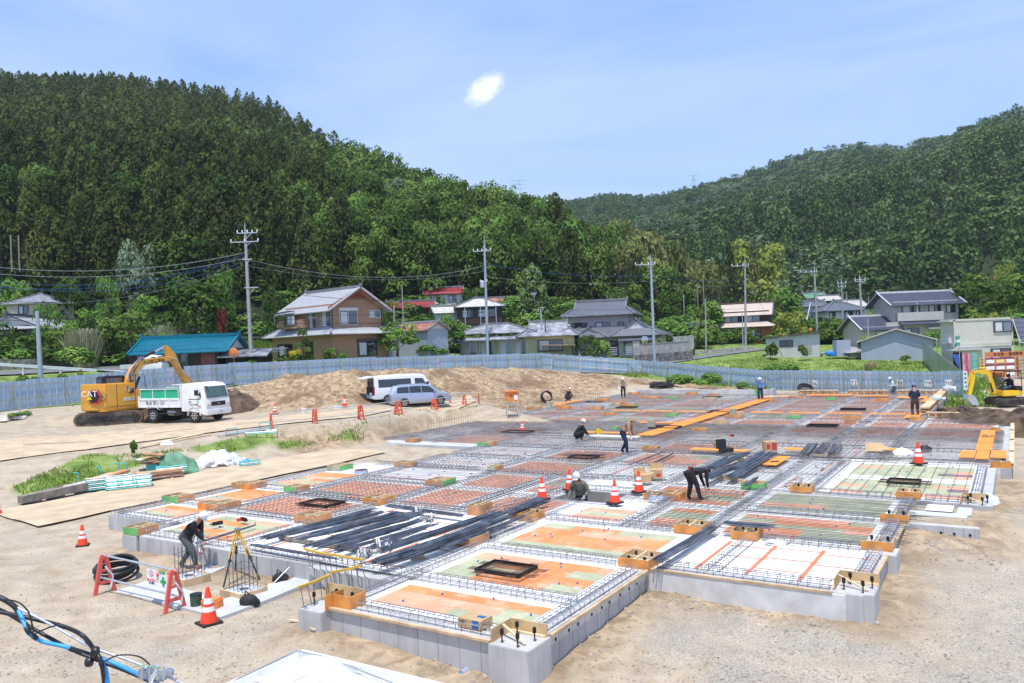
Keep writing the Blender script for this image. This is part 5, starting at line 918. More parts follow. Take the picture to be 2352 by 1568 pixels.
# left houses
p=D(24,808,86);t=thing('house','old house with white gable and brown shutters above the stone wall at far left','house',(p.x-.2,p.y+4,p.z),radians(3))
wall(t,0,0,6.0,8,-.5,2.75,'wall_cream');gable_roof(t,0,0,6.0,8,2.7,1.25,.55,'roof_silver','y',ridge='roof_blue');gable_wall(t,0,0,6,8,2.7,1.2,'wall_white','y')
b=MB();slope_plane(b,(-4.2,-5.0,2.45),(3.7,-5.0,2.45),(3.4,-4.0,2.85),(-3.9,-4.0,2.85),'roof_silver',.3);b.box((-.2,-5.0,2.36),(7.9,.08,.12),'timber_dark');part(t,'porch_roof',b)
for k in range(6):b=MB();b.box((-2.45+k*.98,-4.06,.95),(.92,.06,1.85),'deck_brown');part(t,'shutter_panel',b)
for x in(-2.0,.2,1.4):window(t,F(0,0,6,8,'f'),x,2.2,1.5,.3,'frame_dark','glass_dark',cur=False)
p=D(67,738,98);t=thing('house','cream house with a grey hip roof and small air conditioner at left','house',(p.x,p.y+2.5,p.z),radians(-12))
wall(t,0,0,5.4,5,-2,2.4,'wall_cream');hip_roof(t,0,0,5.4,5,2.3,1.2,.5,'roof_grey',sp=.35);window(t,F(0,0,5.4,5,'f'),-.2,1.5,1.4,1.0,'frame_dark','glass_blue');b=MB();b.box((-1.9,-2.75,.75),(.75,.3,.55),'wall_white');part(t,'air_conditioner',b);b=MB();b.box((-1.2,-3.0,.25),(3.2,1.0,.12),'timber_dark');part(t,'awning',b)
p=D(5,715,110);t=thing('house','white gabled house behind the cream hip roofed one','house',(p.x,p.y+3,p.z),radians(5));wall(t,0,0,5.5,5,-3,2.1,'wall_white');gable_roof(t,0,0,5.5,5,2.0,1.2,.4,'roof_blue','y');gable_wall(t,0,0,5.5,5,2.0,1.1,'wall_white','y');window(t,F(0,0,5.5,5,'f'),1.3,2.4,.3,.5,'frame_dark','glass_dark',cur=False,panes=1)
def simple(label,x,yb,d,rz,w,dd,hgt,rise,wm,rm,kind='gable',axis='x',ov=.5,wins=(),base=1.5,sp=.4,rib=.05,ridge='roof_ridge',gm=None,frame='frame_dark',pane='glass_blue',name='house',cat='house',back=0,rw=.09):
 p=D(x,yb,d);t=thing(name,label,cat,(p.x,p.y+back,p.z),radians(rz));wall(t,0,0,w,dd,-base,hgt+.05,wm)
 if kind=='gable':gable_roof(t,0,0,w,dd,hgt,rise,ov,rm,axis,sp,rib,ridge,rw=rw);gable_wall(t,0,0,w,dd,hgt,rise,gm or wm,axis)
 elif kind=='hip':hip_roof(t,0,0,w,dd,hgt,rise,ov,rm,sp,rib,ridge,rw=rw)
 elif kind=='iri':iri_roof(t,0,0,w,dd,hgt,rise,ov,rm,axis,gm or 'wall_white',sp=sp)
 for(sd,wx,wz,ww,wh)in wins:window(t,F(0,0,w,dd,sd),wx,wz,ww,wh,frame,pane)
 return t
simple('white house with a bright red roof at the foot of the wood',1019,716,130,8,6.0,4.6,3.0,1.0,'wall_white','roof_red',wins=(('f',-1.6,2.0,1.9,1.2),('f',1.4,2.0,1.2,1.1),('l',0,2.0,1,.9)),base=3,sp=.35)
b=MB();b.lathe([(.02,0),(.33,.1)],D(1003,698,127.2),'wall_white',12,'y');o=b.build('satellite_dish',None);tag(o,'small white satellite dish on the red roofed house wall','satellite dish')
simple('long low building with a dull red roof',945,722,119,6,6.6,4.0,1.1,.85,'wall_brown','roof_red',base=2,sp=.3)
simple('shed with a pale weathered roof beside the long red roof',1024,735,116,14,3.6,3.2,1.2,.8,'wall_white','roof_pale',base=2)
t=simple('dark timber two storey house with pale hip roof left of the steel pole',1102,760,115,6,6.4,5.2,3.5,1.25,'wall_brown','roof_pale','hip',base=2.5,wins=(('f',-1.8,2.5,1.6,1.1),('f',.9,2.5,2.6,1.1),('f',-1.6,.3,1.6,1.2)))
for x in(-2.2,0,2.2):b=MB();b.beam((x,-3.2,-1),(x,-3.2,3.3),.1,.1,'frame_silver');part(t,'post',b)
b=MB();b.box((0,-2.9,1.3),(6.2,.1,.7),'timber_dark');part(t,'balcony',b)
t=simple('small blue and white gabled shed with a rusty red roof',968,780,93,-38,5.4,3.4,1.15,.8,'wall_blue','roof_rust',gm='wall_white',base=2,ov=.3,ridge='roof_grey')
simple('small dark house with blue roof before the wood',1283,717,140,-20,3.2,3.0,1.7,.75,'wall_brown','roof_blue',base=2,gm='wall_white',wins=(('f',.5,1.0,1.0,1.0),))
simple('long dark house with a brown roof behind the conifer',1150,712,134,0,6.5,4,1.4,.7,'wall_brown','roof_rust',base=2,wins=(('f',.5,.7,1.2,.9),))
# low tiled house
p=D(1190,816,97);t=thing('house','long low house with weathered silver tiles behind the fence corner','house',(p.x,p.y+3,p.z),radians(-4))
wall(t,-2.4,.3,9.2,6,-1,2.35,'wall_olive');wall(t,4.2,-.4,6.0,6.2,-1,2.35,'wall_olive','wing_wall');hip_roof(t,-2.6,.4,9,5.8,2.9,1.1,.7,'roof_weather',sp=.3);iri_roof(t,4.0,-.4,6.2,6.2,2.3,1.7,.8,'roof_weather','x',sp=.3)
b=MB();slope_plane(b,(-8,-4.2,2.05),(.6,-4.2,2.05),(.4,-2.9,2.45),(-7.8,-2.9,2.45),'roof_weather',.3);part(t,'porch_roof',b);b=MB();b.beam((-9.2,-5.2,1.55),(-5.4,-5.0,1.9),2.2,.07,'roof_slate');part(t,'awning',b)
for x in(-8.9,-7.2):b=MB();b.beam((x,-5.4,-1),(x,-5.4,1.6),.1,.1,'timber_dark');part(t,'post',b)
for x,w_,m_ in((-5.8,1.8,'glass_pale'),(-3.7,1.7,'glass_green'),(-1.3,1.6,'glass_pale'),(.6,1.7,'glass_blue')):window(t,F(-2.4,.3,9.2,6,'f'),x+2.4,.9,w_,1.9,'frame_silver',m_)
window(t,F(4.2,-.4,6,6.2,'f'),0,1.1,3.0,1.3,'frame_dark','glass_blue',sill=True);
p=D(1283,822,95);t=thing('carport','weathered timber lean-to carport by the low tiled house','carport',p,0);b=MB();b.beam((-2,0,1.65),(2,0,1.5),2.4,.07,'wood');part(t,'roof',b)
for x,y in((-1.8,-1),(1.8,-1),(1.8,1)):b=MB();b.beam((x,y,-.5),(x,y,1.55),.09,.09,'timber_dark');part(t,'post',b)
simple('pale tiled roof house between the low house and the grey one',1290,775,112,-6,6.5,4,.8,1.1,'wall_greige','roof_silver','gable',base=2,sp=.3)
# grey traditional house
p=D(1418,818,103);t=thing('house','large traditional grey tiled two storey house with layered gables','house',(p.x,p.y+3,p.z),radians(-16))
wall(t,0,.4,13.2,7.6,-1,2.7,'wall_lilac');wall(t,-1.6,.8,7.9,5.4,2.7,5.65,'wall_lilac','upper_wall')
hip_roof(t,0,.4,13.2,7.6,2.6,1.35,.9,'roof_tile',top=(8.0,5.4),sp=.3,name='lower_roof');iri_roof(t,-1.6,.8,7.9,5.4,5.5,2.0,1.0,'roof_tile',sp=.3)
iri_roof(t,3.6,-2.4,4.8,4.4,2.65,1.9,.8,'roof_tile','y',sp=.3);iri_roof(t,-2.6,-3.2,3.6,2.6,2.6,1.1,.6,'roof_tile','y',sp=.3);wall(t,3.6,-2.6,4.6,4.0,-1,2.6,'wall_lilac','wing_wall')
for x in(-2.2,.9):window(t,F(-1.6,.8,7.9,5.4,'f'),x-.4,4.0,2.0,1.15,'frame_dark','glass_blue')
window(t,F(-1.6,.8,7.9,5.4,'f'),2.9,4.1,.8,.8,'frame_dark','glass_dark',cur=False,panes=1);b=MB();b.box((-4.4,-1.97,3.9),(1.1,.1,1.5),'timber_dark');b.box((-1.6,-1.96,3.1),(5.4,.08,.5),'timber_dark');part(t,'shutter_box',b)
window(t,F(0,.4,13.2,7.6,'f'),.4,1.0,1.9,2.0,'frame_dark','glass_dark',name='door',cur=False);window(t,F(0,.4,13.2,7.6,'f'),-1.6,1.2,.9,.9,'frame_dark','glass_dark');window(t,F(3.6,-2.6,4.6,4,'f'),0,1.1,3.2,1.3,'frame_dark','glass_pale')
b=MB();slope_plane(b,(1.4,-6.0,2.0),(5.8,-6.0,2.0),(5.6,-4.9,2.4),(1.6,-4.9,2.4),'roof_tile',.3);part(t,'porch_roof',b)
# garden walls and gate before it
def lowwall(label,pts,h,mat,th=.16,cap=None,cat='wall',name='garden_wall',z=None):
 q=[Vector(a)for a in pts];c=sum(q,Vector())/len(q);b=MB()
 for a,e in zip(q,q[1:]):
  b.beam(a-c+Vector((0,0,h/2-.4)),e-c+Vector((0,0,h/2-.4)),th,h+.8,mat)
  if cap:b.beam(a-c+Vector((0,0,h+.04)),e-c+Vector((0,0,h+.04)),th+.1,.08,cap)
 o=b.build(name,None,tuple(c));return tag(o,label,cat)
lowwall('long grey concrete garden wall on a stone footing right of the gate',[D(1470,815,94.5),D(1583,807,98)],1.25,'block_wall',cap='concrete_dark')
lowwall('grey block wall left of the steel gate',[D(1330,822,95),D(1396,822,94)],.95,'block_wall',cap='concrete_dark')
for i,x in enumerate((1391,1462)):b=MB();b.box((0,0,.5),(.75,.5,2.4),'block_wall');b.box((0,0,1.74),(.85,.6,.08),'concrete_dark');tag(b.build('gate_post',None,tuple(D(x,818,94.2))),('left','right')[i]+' concrete gate post before the grey tiled house','gate post')
t=thing('gate','low steel slat gate before the grey tiled house','gate',D(1427,818,94.2))
for x in(-.95,.95):
 b=MB()
 for k in range(5):b.box((x,0,.2+k*.22),(1.1,.04,.09),'frame_silver')
 for s in(-.5,.5):b.box((x+s,0,.6),(.06,.06,1.2),'frame_dark')
 part(t,'gate_leaf',b)
for i,(pts,h,m_,lb)in enumerate((([D(-30,822,80),D(124,820,82)],.62,'stone','dark stone retaining wall under the old house at far left'),([D(-30,836,74),D(280,834,78)],.45,'stone','lower dark stone wall along the road at left'),([D(215,822,79),D(285,822,80)],.7,'stone','short dark stone wall above the excavator boom'),([D(1460,822,93),D(1590,812,96)],.35,'stone','rough stone edging along the lane under the garden wall'),([D(1590,812,104),D(1730,800,108)],.3,'stone_pale','low pale stone edging beside the small field'),([D(1545,792,108),D(1592,788,110)],1.1,'block_wall','pale block wall beside the blue roofed shed'))):lowwall(lb,pts,h,m_,.4)
simple('small brown shed with a light blue roof edge behind the garden wall',1575,778,118,-5,3.6,3,1.7,.5,'timber_dark','roof_blue',base=1,ov=.3)
# brown house
p=D(1722,782,122);t=thing('house','dark brown two storey house with pinkish grey roofs','house',(p.x,p.y+3,p.z),radians(-22));wall(t,0,0,8.6,6,-1,2.3,'wall_orange');wall(t,.3,.3,7.6,5,2.3,4.6,'wall_brown','upper_wall')
hip_roof(t,0,0,8.6,6,2.2,.75,.8,'roof_pink',top=(7.4,4.8),name='lower_roof',ridge=None,sp=9);gable_roof(t,.3,.3,7.6,5,4.4,1.5,.8,'roof_pink',ridge='gutter',sp=.45,rib=.02);gable_wall(t,.3,.3,7.6,5,4.4,1.4,'wall_brown')
for x in(-2.0,1.3):window(t,F(.3,.3,7.6,5,'f'),x,3.5,2.2,1.1,'frame_dark','glass_pale')
window(t,F(0,0,8.6,6,'f'),-1.8,.9,2.8,1.7,'frame_silver','glass_pale',panes=4);window(t,F(0,0,8.6,6,'f'),2,.9,1.6,1.7,'frame_dark','glass_dark')
# blue grey hip roofed house and the small ones near it
t=simple('pale two storey house with slate blue hip roof behind the poles',1925,768,133,4,6.6,5.4,4.0,1.5,'wall_white','roof_slate','hip',ov=.6,wins=(('f',-2.2,3.2,1.0,1.1),('f',.6,3.2,1.4,1.2),('f',2.4,3.4,1.0,.8),('f',-.5,.8,3.0,1.4)),sp=.5,rib=.02)
b=MB();b.box((-.9,-3.0,2.1),(4.6,.9,.9),'deck_brown');part(t,'balcony',b);b=MB();slope_plane(b,(1.6,-4.4,1.6),(4.2,-4.4,1.6),(4.0,-2.7,2.5),(1.8,-2.7,2.5),'roof_slate',.5,.02);part(t,'porch_roof',b)
simple('white roofed house behind the slate blue hip roof',1948,712,155,8,5.2,4.5,.8,1.1,'wall_white','roof_pale',base=2);simple('grey roofed house left of the slate blue hip roof',1858,722,150,-8,5,4.5,1.6,.9,'wall_greige','roof_slate',base=2);simple('small house with a faded green roof on the slope',1868,695,165,0,3.8,3.4,1.1,.9,'wall_cream','tarp_green',base=2);simple('little house with a rusty red roof behind the pale house',2042,703,145,20,3.4,3,1.2,.8,'wall_white','roof_rust',base=2)
simple('dark eaved small house at the centre of the valley',1900,700,158,0,4,3.4,1.0,.8,'wall_brown','roof_pale',base=2)
# big blue tiled house at right
p=D(2120,786,111);t=thing('house','wide cream two storey house with blue grey tiled roof at right','house',(p.x,p.y+3.5,p.z),radians(2));wall(t,0,0,10.2,6.5,-1,3.0,'wall_greige');wall(t,1.0,.3,9.4,5.8,3.0,5.9,'wall_greige','upper_wall');wall(t,-6.0,-.2,5.0,6.2,-1,2.5,'wall_greige','wing_wall')
gable_roof(t,1.0,.3,9.6,5.8,5.75,1.5,.9,'roof_blue',sp=.3,ridge='roof_ridge_edge');gable_wall(t,1.0,.3,9.4,5.8,5.75,1.4,'wall_greige');gable_roof(t,-6.0,-.2,5.0,6.2,2.4,1.6,.8,'roof_blue',sp=.3,ridge='roof_ridge_edge',name='wing_roof');gable_wall(t,-6,-.2,5,6.2,2.4,1.5,'wall_greige')
b=MB();slope_plane(b,(-3.3,-4.3,2.55),(5.9,-4.3,2.55),(5.7,-3.1,3.05),(-3.3,-3.1,3.05),'roof_blue',.3);part(t,'lower_roof',b)
for x,w_ in((-2.2,2.6),(1.2,1.6),(3.6,1.3)):window(t,F(1,.3,9.4,5.8,'f'),x,4.7,w_,1.2,'frame_dark','glass_dark')
b=MB();b.box((-.2,-3.3,3.7),(6.6,.15,1.2),'wall_greige');b.box((3.1,-3.0,4.4),(.25,.3,2.4),'wall_greige');b.box((-.6,-3.2,5.0),(.14,.14,1.4),'wall_greige');part(t,'balcony',b)
window(t,F(-6,-.2,5,6.2,'f'),.6,1.0,2.6,1.9,'frame_dark','glass_dark');window(t,F(0,0,10.2,6.5,'f'),-1.6,1.4,2.2,1.3,'frame_dark','glass_blue');b=MB();b.box((2.0,-3.8,1.95),(3.2,1.0,.18),'frame_silver');part(t,'awning',b)
# sheds
p=D(1833,816,96);t=thing('shed','long cream white sheet metal shed with brown mono pitch roof','shed',(p.x,p.y+1.6,p.z),radians(-22));wall(t,0,0,6.2,3.0,-.5,2.2,'siding_v');b=MB();b.beam((-3.5,0,2.28),(3.6,0,2.75),3.9,.14,'gutter');part(t,'roof',b);b=MB();b.prism([(-3.1,2.15),(3.1,2.15),(3.1,2.62)],-1.49,1.49,'siding_v','y');part(t,'upper_wall',b);window(t,F(0,0,6.2,3,'f'),-.7,1.5,1.5,.75,'frame_dark','glass_dark',cur=False)
for k,x in enumerate((-2.4,-1.7,-1.0)):b=MB();b.beam((x,-1.75,0),(x-.45,-1.58,1.0),.05,.05,'wood_pale');tag(b.build('leaning_pole',None,(p.x,p.y+1.6,p.z),radians(-22)),'short wooden pole leaning on the cream shed, %s from the left'%ordn(k+1),'pole','poles leaning on the cream shed')
b=MB();b.box((0,0,.8),(1.65,1.2,1.9),'wall_blue');tag(b.build('storage_cabinet',None,tuple(D(1934,815,93))),'small plain blue grey storage cabinet beside the cream shed','cabinet')
t=thing('crate_stack','stack of grey plastic crates under the cream shed window','crates',D(1854,817,93));
for k in range(4):b=MB();b.box((.05*(k%2),0,.2+.33*k),(1.0,.5,.26),'concrete_dark');part(t,'crate',b)
b=MB();b.ball((0,0,.2),(.6,.4,.34),'tarp_blue',7,5);b.box((.15,-.05,.12),(1.0,.7,.3),'tarp_blue',.2,.2);b.ball((-.3,.1,.3),(.3,.25,.3),'tarp_blue',6,4);tag(b.build('tarp_bundle',None,tuple(D(1907,816,93)),smooth=60),'heap wrapped in bright blue tarp beside the cream shed','tarp heap')
t=simple('plain blue grey sheet shed with gable facing the site',2089,826,89,-25,7.4,6,2.35,1.2,'wall_blue','roof_rust',axis='y',ov=.42,sp=.5,rib=.03,ridge=None,name='shed',cat='shed',back=3)
b=MB()
for s in(-1,1):b.beam((s*4.1,-3.42,2.2),(0,-3.42,3.56),.05,.14,'roof_pale')
part(t,'bargeboard',b)
p=D(1984,818,92);b=MB();b.beam((-2.2,0,.5),(2.0,0,.62),1.6,.06,'roof_pale');b.box((0,0,.2),(3.4,1,.5),'wood_grey');tag(b.build('lean_to',None,tuple(p)),'low pale sheet lean-to roof beside the blue grey shed','lean-to')
# site office
p=D(2262,851,77);t=thing('site_office','stacked two storey cream container office with solar panels at right','site office',(p.x,p.y+1.2,p.z),radians(0))
for k in range(2):
 o=wall(t,0,0,5.7,2.4,.12+2.56*k,2.52+2.56*k,'wall_beige','container_box');b=MB()
 for x in(-2.8,2.8):b.box((x,-1.18,1.3+2.56*k),(.16,.16,2.5),'wall_beige')
 for z in(.1,2.48):b.box((0,-1.2,z+2.56*k),(5.86,.12,.2),'wall_beige')
 for z in(.1,2.48):b.box((-2.84,0,z+2.56*k),(.12,2.5,.2),'wall_beige')
 part(o,'corner_frame',b)
window(t,(0,-1.26,0),1.9,4.25,1.75,.98,'frame_dark','glass_pale');window(t,(0,-1.26,0),1.6,1.6,1.9,1.0,'frame_dark','glass_blue')
b=MB();b.box((-2.95,-.3,3.1),(.35,.8,.6),'wall_white');part(t,'air_conditioner',b);b=MB();b.box((-1.9,-1.5,2.15),(3.4,.9,.1),'shutter')
for k in range(12):b.box((-3.5+k*.29,-1.5,2.22),(.05,.9,.05),'galv')
part(t,'door_awning',b);b=MB();b.box((-2.6,-1.25,.9),(.9,.06,2.0),'timber_dark');part(t,'door',b);b=MB();b.box((-3.1,0,4.95),(.3,2.4,.1),'wall_white');part(t,'eave_gutter',b)
t=thing('solar_panel_rack','tilted rack of solar panels beside the site office','solar panels',(p.x+3.9,p.y-.4,p.z));b=MB();b.beam((-.7,-.2,2.6),(-.9,.6,5.1),.07,.07,'wall_white');b.beam((1.6,-.2,2.6),(1.4,.6,5.1),.07,.07,'wall_white');b.beam((-.7,-.2,2.62),(1.6,-.2,2.62),.07,.07,'wall_white')
for x in(-.7,1.6):b.beam((x,0,0),(x,0,2.7),.08,.08,'galv')
part(t,'rack',b)
for k in range(5):b=MB();b.add([(-.62-.035*k,-.22+.155*k,2.72+.46*k),(1.5-.035*k,-.22+.155*k,2.72+.46*k),(1.47-.035*k,-.08+.155*k,3.13+.46*k),(-.65-.035*k,-.08+.155*k,3.13+.46*k)],[(0,1,2,3)],'solar');part(t,'solar_panel',b)
t=thing('stair','outdoor steel stair under the solar panels','stair',(p.x+3.9,p.y+.6,p.z));b=MB()
for k in range(9):b.box((-.4+.12*k,0,.25*k+.2),(.3,.8,.04),'galv')
part(t,'steps',b);b=MB();b.beam((-.5,-.4,1.0),(.6,-.4,3.2),.04,.04,'frame_silver');part(t,'handrail',b)
# -- roads beyond the fence
def strip(name,A,B,mat,label,lift=.05,kind='structure',follow=True,n=10,thick=0):
 vs=[];
 for p,q in zip(A,B):
  for k in range(n+1):
   v=Vector(p).lerp(Vector(q),k/n);vs.append((v.x,v.y,(gz(v.x,v.y)if follow else v.z)+lift))
 m_=len(A);fs=[(i*(n+1)+k,i*(n+1)+k+1,(i+1)*(n+1)+k+1,(i+1)*(n+1)+k)for i in range(m_-1)for k in range(n)]
 b=MB();b.add(vs,fs,mat);o=b.build(name,None,fixn=True)
 if kind=='structure':tag(o,label,None,None,kind)
 else:tag(o,label,kind)
 return o
def dens(pts,n):
 out=[]
 for a,b_ in zip(pts,pts[1:]):
  for k in range(n):out.append(Vector(a).lerp(Vector(b_),k/n))
 return out+[Vector(pts[-1])]
A_=dens([D(x,800,d)for x,d in((-200,58),(0,63),(330,70),(560,79))],12);B_=dens([D(x,800,d)for x,d in((-200,66),(0,71),(330,76),(560,84))],12)
strip('road',A_,B_,'road','asphalt road running behind the blue fence at left',.12)
strip('road_marking',[a+Vector((0,.5,0))for a in A_],[a+Vector((0,.65,0))for a in A_],'line_white','white edge line of the road at left',.125,n=1)
A_=dens([D(x,800,d)for x,d in((1330,90),(1480,89),(1600,96),(1760,108))],14);B_=dens([D(x,800,d)for x,d in((1330,94),(1480,93),(1600,100),(1760,112))],14)
strip('road',A_,B_,'road','narrow asphalt lane running up to the right past the garden wall',.10)
A_=dens([D(x,800,d)for x,d in((1880,100),(1960,118))],8);B_=dens([D(x,800,d)for x,d in((1975,100),(2000,118))],8)
strip('road',A_,B_,'concrete_dark','pale concrete drive by the storage cabinet',.08)
def guardrail(label,x0,y0,x1,y1,d0,d1):
 a,b_=D(x0,y0,d0),D(x1,y1,d1);t=thing('guard_rail',label,'guard rail',a);v=b_-a;b=MB()
 for z in(0,-.14):b.beam((0,0,z),v+Vector((0,0,z)),.06,.1,'truck_white')
 b.beam((0,.03,-.07),v+Vector((0,.03,-.07)),.03,.2,'truck_white');part(t,'rail',b);n=max(2,int(v.length/2))
 for k in range(n+1):p=v*(k/n);b=MB();b.beam(p+Vector((0,.08,.05)),p+Vector((0,.08,-.9)),.1,.1,'truck_white');part(t,'post',b)
guardrail('long white guard rail along the road at far left',-40,832,219,848,61,66);guardrail('short white guard rail seen behind the excavator boom',296,849,372,854,66,69)
# -- blue site fence
FT=[(-300,46,4.1),(0,54,4.32),(200,59,4.5),(330,63,4.66),(531,70,4.82),(795,78,4.78),(1000,86,4.6),(1240,94,4.3),(1330,91,3.85),(1461,90,3.15),(1546,86,2.75),(1629,83,2.35),(1762,79,1.85),(1900,73,1.85),(2050,67.5,1.9),(2207,62,1.95)]
fp=[Vector(((x-CX)/FOC*d,d,z))for x,d,z in FT]
def along(s):
 for a,b_ in zip(fp,fp[1:]):
  l=(b_.xy-a.xy).length
  if s<=l:return a.lerp(b_,s/l),(b_.xy-a.xy).normalized()
  s-=l
 return fp[-1],(fp[-1].xy-fp[-2].xy).normalized()
total=sum((b_.xy-a.xy).length for a,b_ in zip(fp,fp[1:]));s=0;npan=0
secs=[('fence behind the excavator at far left',0,27),('fence behind the truck and dirt berm',27,62),('fence in front of the tan house',62,95),('fence left of its corner',95,1e9)]
corner=sum((b_.xy-a.xy).length for a,b_ in zip(fp[:8],fp[1:8]))
bounds=[0,22,40,62,corner,corner+22,corner+45,total];fl_=['at the far left behind the excavator','behind the dump truck','above the dirt berm in front of the tan house','running up to the far corner','running down from the far corner','behind the leafy bushes','behind the far right end of the slab']
for bi in range(len(bounds)-1):
 s0,s1=bounds[bi],bounds[bi+1];c0,_=along(s0);t=thing('site_fence','blue sheet metal site fence '+fl_[bi],'fence',(c0.x,c0.y,0),0,'sections of the blue site fence');n=int((s1-s0)/.5);rib=MB();pip=MB();sh={}
 zprev=None
 for k in range(n):
  a,dr=along(s0+(s1-s0)*k/n);b_,_=along(s0+(s1-s0)*(k+1)/n);zt=round(((a.z+b_.z)/2)/.09)*.09;pn='fence_lilac'if rnd.random()<.07 else 'fence_blue'
  m_=sh.setdefault(k//30,MB());p0=Vector((a.x,a.y,0))-Vector((c0.x,c0.y,0));p1=Vector((b_.x,b_.y,0))-Vector((c0.x,c0.y,0));nrm=Vector((dr.y,-dr.x,0))
  m_.beam(p0+Vector((0,0,zt-1.0))+nrm*.0,p1+Vector((0,0,zt-1.0)),.012,2.0,pn);rib.beam(p0+nrm*.03+Vector((0,0,zt-1.98)),p0+nrm*.03+Vector((0,0,zt-.01)),.055,.04,'fence_rib',dr.to_3d())
 for q,m_ in sh.items():m_.build('panel',t)
 rib.build('rib',t)
 k=0.0;L_=s1-s0
 while k<L_-.3:
  a,dr=along(s0+k);b_,_=along(s0+min(L_,k+1.8));nrm=Vector((dr.y,-dr.x,0));o_=Vector((c0.x,c0.y,0));pa=a-o_;pb=b_-o_
  for dz in(-.35,-1.25):pip.tube([pa+nrm*.09+Vector((0,0,dz)),pb+nrm*.09+Vector((0,0,dz))],.026,'pipe_yellow',5)
  pip.tube([pa+nrm*.13+Vector((0,0,.02)),pa+nrm*.13+Vector((0,0,-2.1))],.026,'pipe_yellow',5)
  if int(k/1.8)%2:pip.tube([pa+nrm*.13+Vector((0,0,-.3)),pa+nrm*1.15+Vector((0,0,-2.3))],.026,'pipe_yellow',5)
  k+=1.8
 pip.build('support_pipe',t)
 tag(t)
for i,(tx,s_)in enumerate((('Y1',1431*1),('Y4',0),('Y6',0),('Y7',0),('Y8',0),('Y9',0),('Y10',0))):pass
FN=sorted([(p.x,p.y,p.z)for p in fp])
for tx,vx,vy in(('Y1',1468,847),('Y4',1649,869),('Y6',1868,881),('Y7',1958,879),('Y8',2064,880),('Y9',2127,881),('Y10',2176,880)):
 best=min((abs((P_[0]/P_[1])*FOC+CX-vx),s_)for s_ in np.arange(0,total,.1)for P_ in[along(s_)[0]]);a,dr=along(best[1]);nrm=Vector((dr.y,-dr.x,0));d=D(vx,vy,a.y);an=atan2(dr.y,dr.x)
 t=thing('grid_sign','white paper reading %s taped to the blue fence'%tx,'sign',Vector((a.x,a.y,d.z))+nrm*.06,an,'grid number papers on the fence');b=MB();b.box((0,0,0),(.62,.01,.6),'paper');part(t,'paper',b);text(tx,.5 if len(tx)<3 else .36,'ink',t,(0,-.012,0),(pi/2,0,0),'lettering',.001)
# glassy fence running away from the right end
a=Vector(D(2207,860,62));a.z=1.95;b_=Vector(D(2119,808,86));q=[(a.x,a.y,gz(a.x,a.y)-.2),(b_.x,b_.y,gz(b_.x,b_.y)),(b_.x,b_.y,D(2119,782,86).z),(a.x,a.y,1.98)]
b=MB();b.prism([(0,0),(1,0)],0,0,'fence_glass')if 0 else None;b.add(q+[(x+.03,y,z)for x,y,z in q],[(0,1,2,3),(7,6,5,4),(3,2,6,7),(0,3,7,4)],'fence_glass');tag(b.build('site_fence',None),'dull green grey fence running away beside the field','fence')
# -- utility poles and wires
def pole(label,xt,yt,xb,yb,d,r=.17,mat='pole',arms=(),tr=None,name='utility_pole',steps=True,spike=True,extra=None):
 tp,bt=D(xt,yt,d),D(xb,yb,d);t=thing(name,label,'utility pole'if name=='utility_pole'else 'pole',bt);v=tp-bt;b=MB();v2=v*(.93 if spike else 1);b.tube([(-v.x/v.length*.0,0,-1.2),(0,0,0),v2*.5,v2],[r,r*.97,r*.82,r*.66],mat,10);part(t,'shaft',b,smooth=40)
 if spike:b=MB();b.tube([v2,v],r*.35,'galv',6,True,.03);part(t,'spike',b)
 for(f,w,off,ins)in arms:
  p=v*f;b=MB();o=b.beam(p+Vector((-w*(.5-off),-.12,0)),p+Vector((w*(.5+off),-.12,0)),.09,.09,'galv');b.beam(p+Vector((w*off*.6,-.1,-.5)),p+Vector((w*(.25+off),-.12,0)),.04,.04,'galv');ar=part(t,'crossarm',b)
  for k in range(ins):x=-w*(.5-off)+w*k/max(ins-1,1)*.98+.02;b=MB();b.lathe([(.03,0),(.07,.05),(.045,.12),(.07,.17),(.03,.26)],p+Vector((x,-.12,.03)),'insul',8);part(ar,'insulator',b)
 if tr:p=v*tr;b=MB();b.lathe([(.24,0),(.27,.05),(.27,.75),(.2,.85)],p+Vector((-.42,-.1,-.4)),'galv',12);b.box(p+Vector((-.2,0,0)),(.5,.08,.08),'galv');part(t,'transformer',b)
 if steps:
  b=MB()
  for k in range(12):p=v*(.25+.055*k);b.beam(p,p+Vector(((-1)**k*.32,0,0)),.025,.025,'galv')
  part(t,'step_bolts',b)
 return t,tp,bt
PT={}
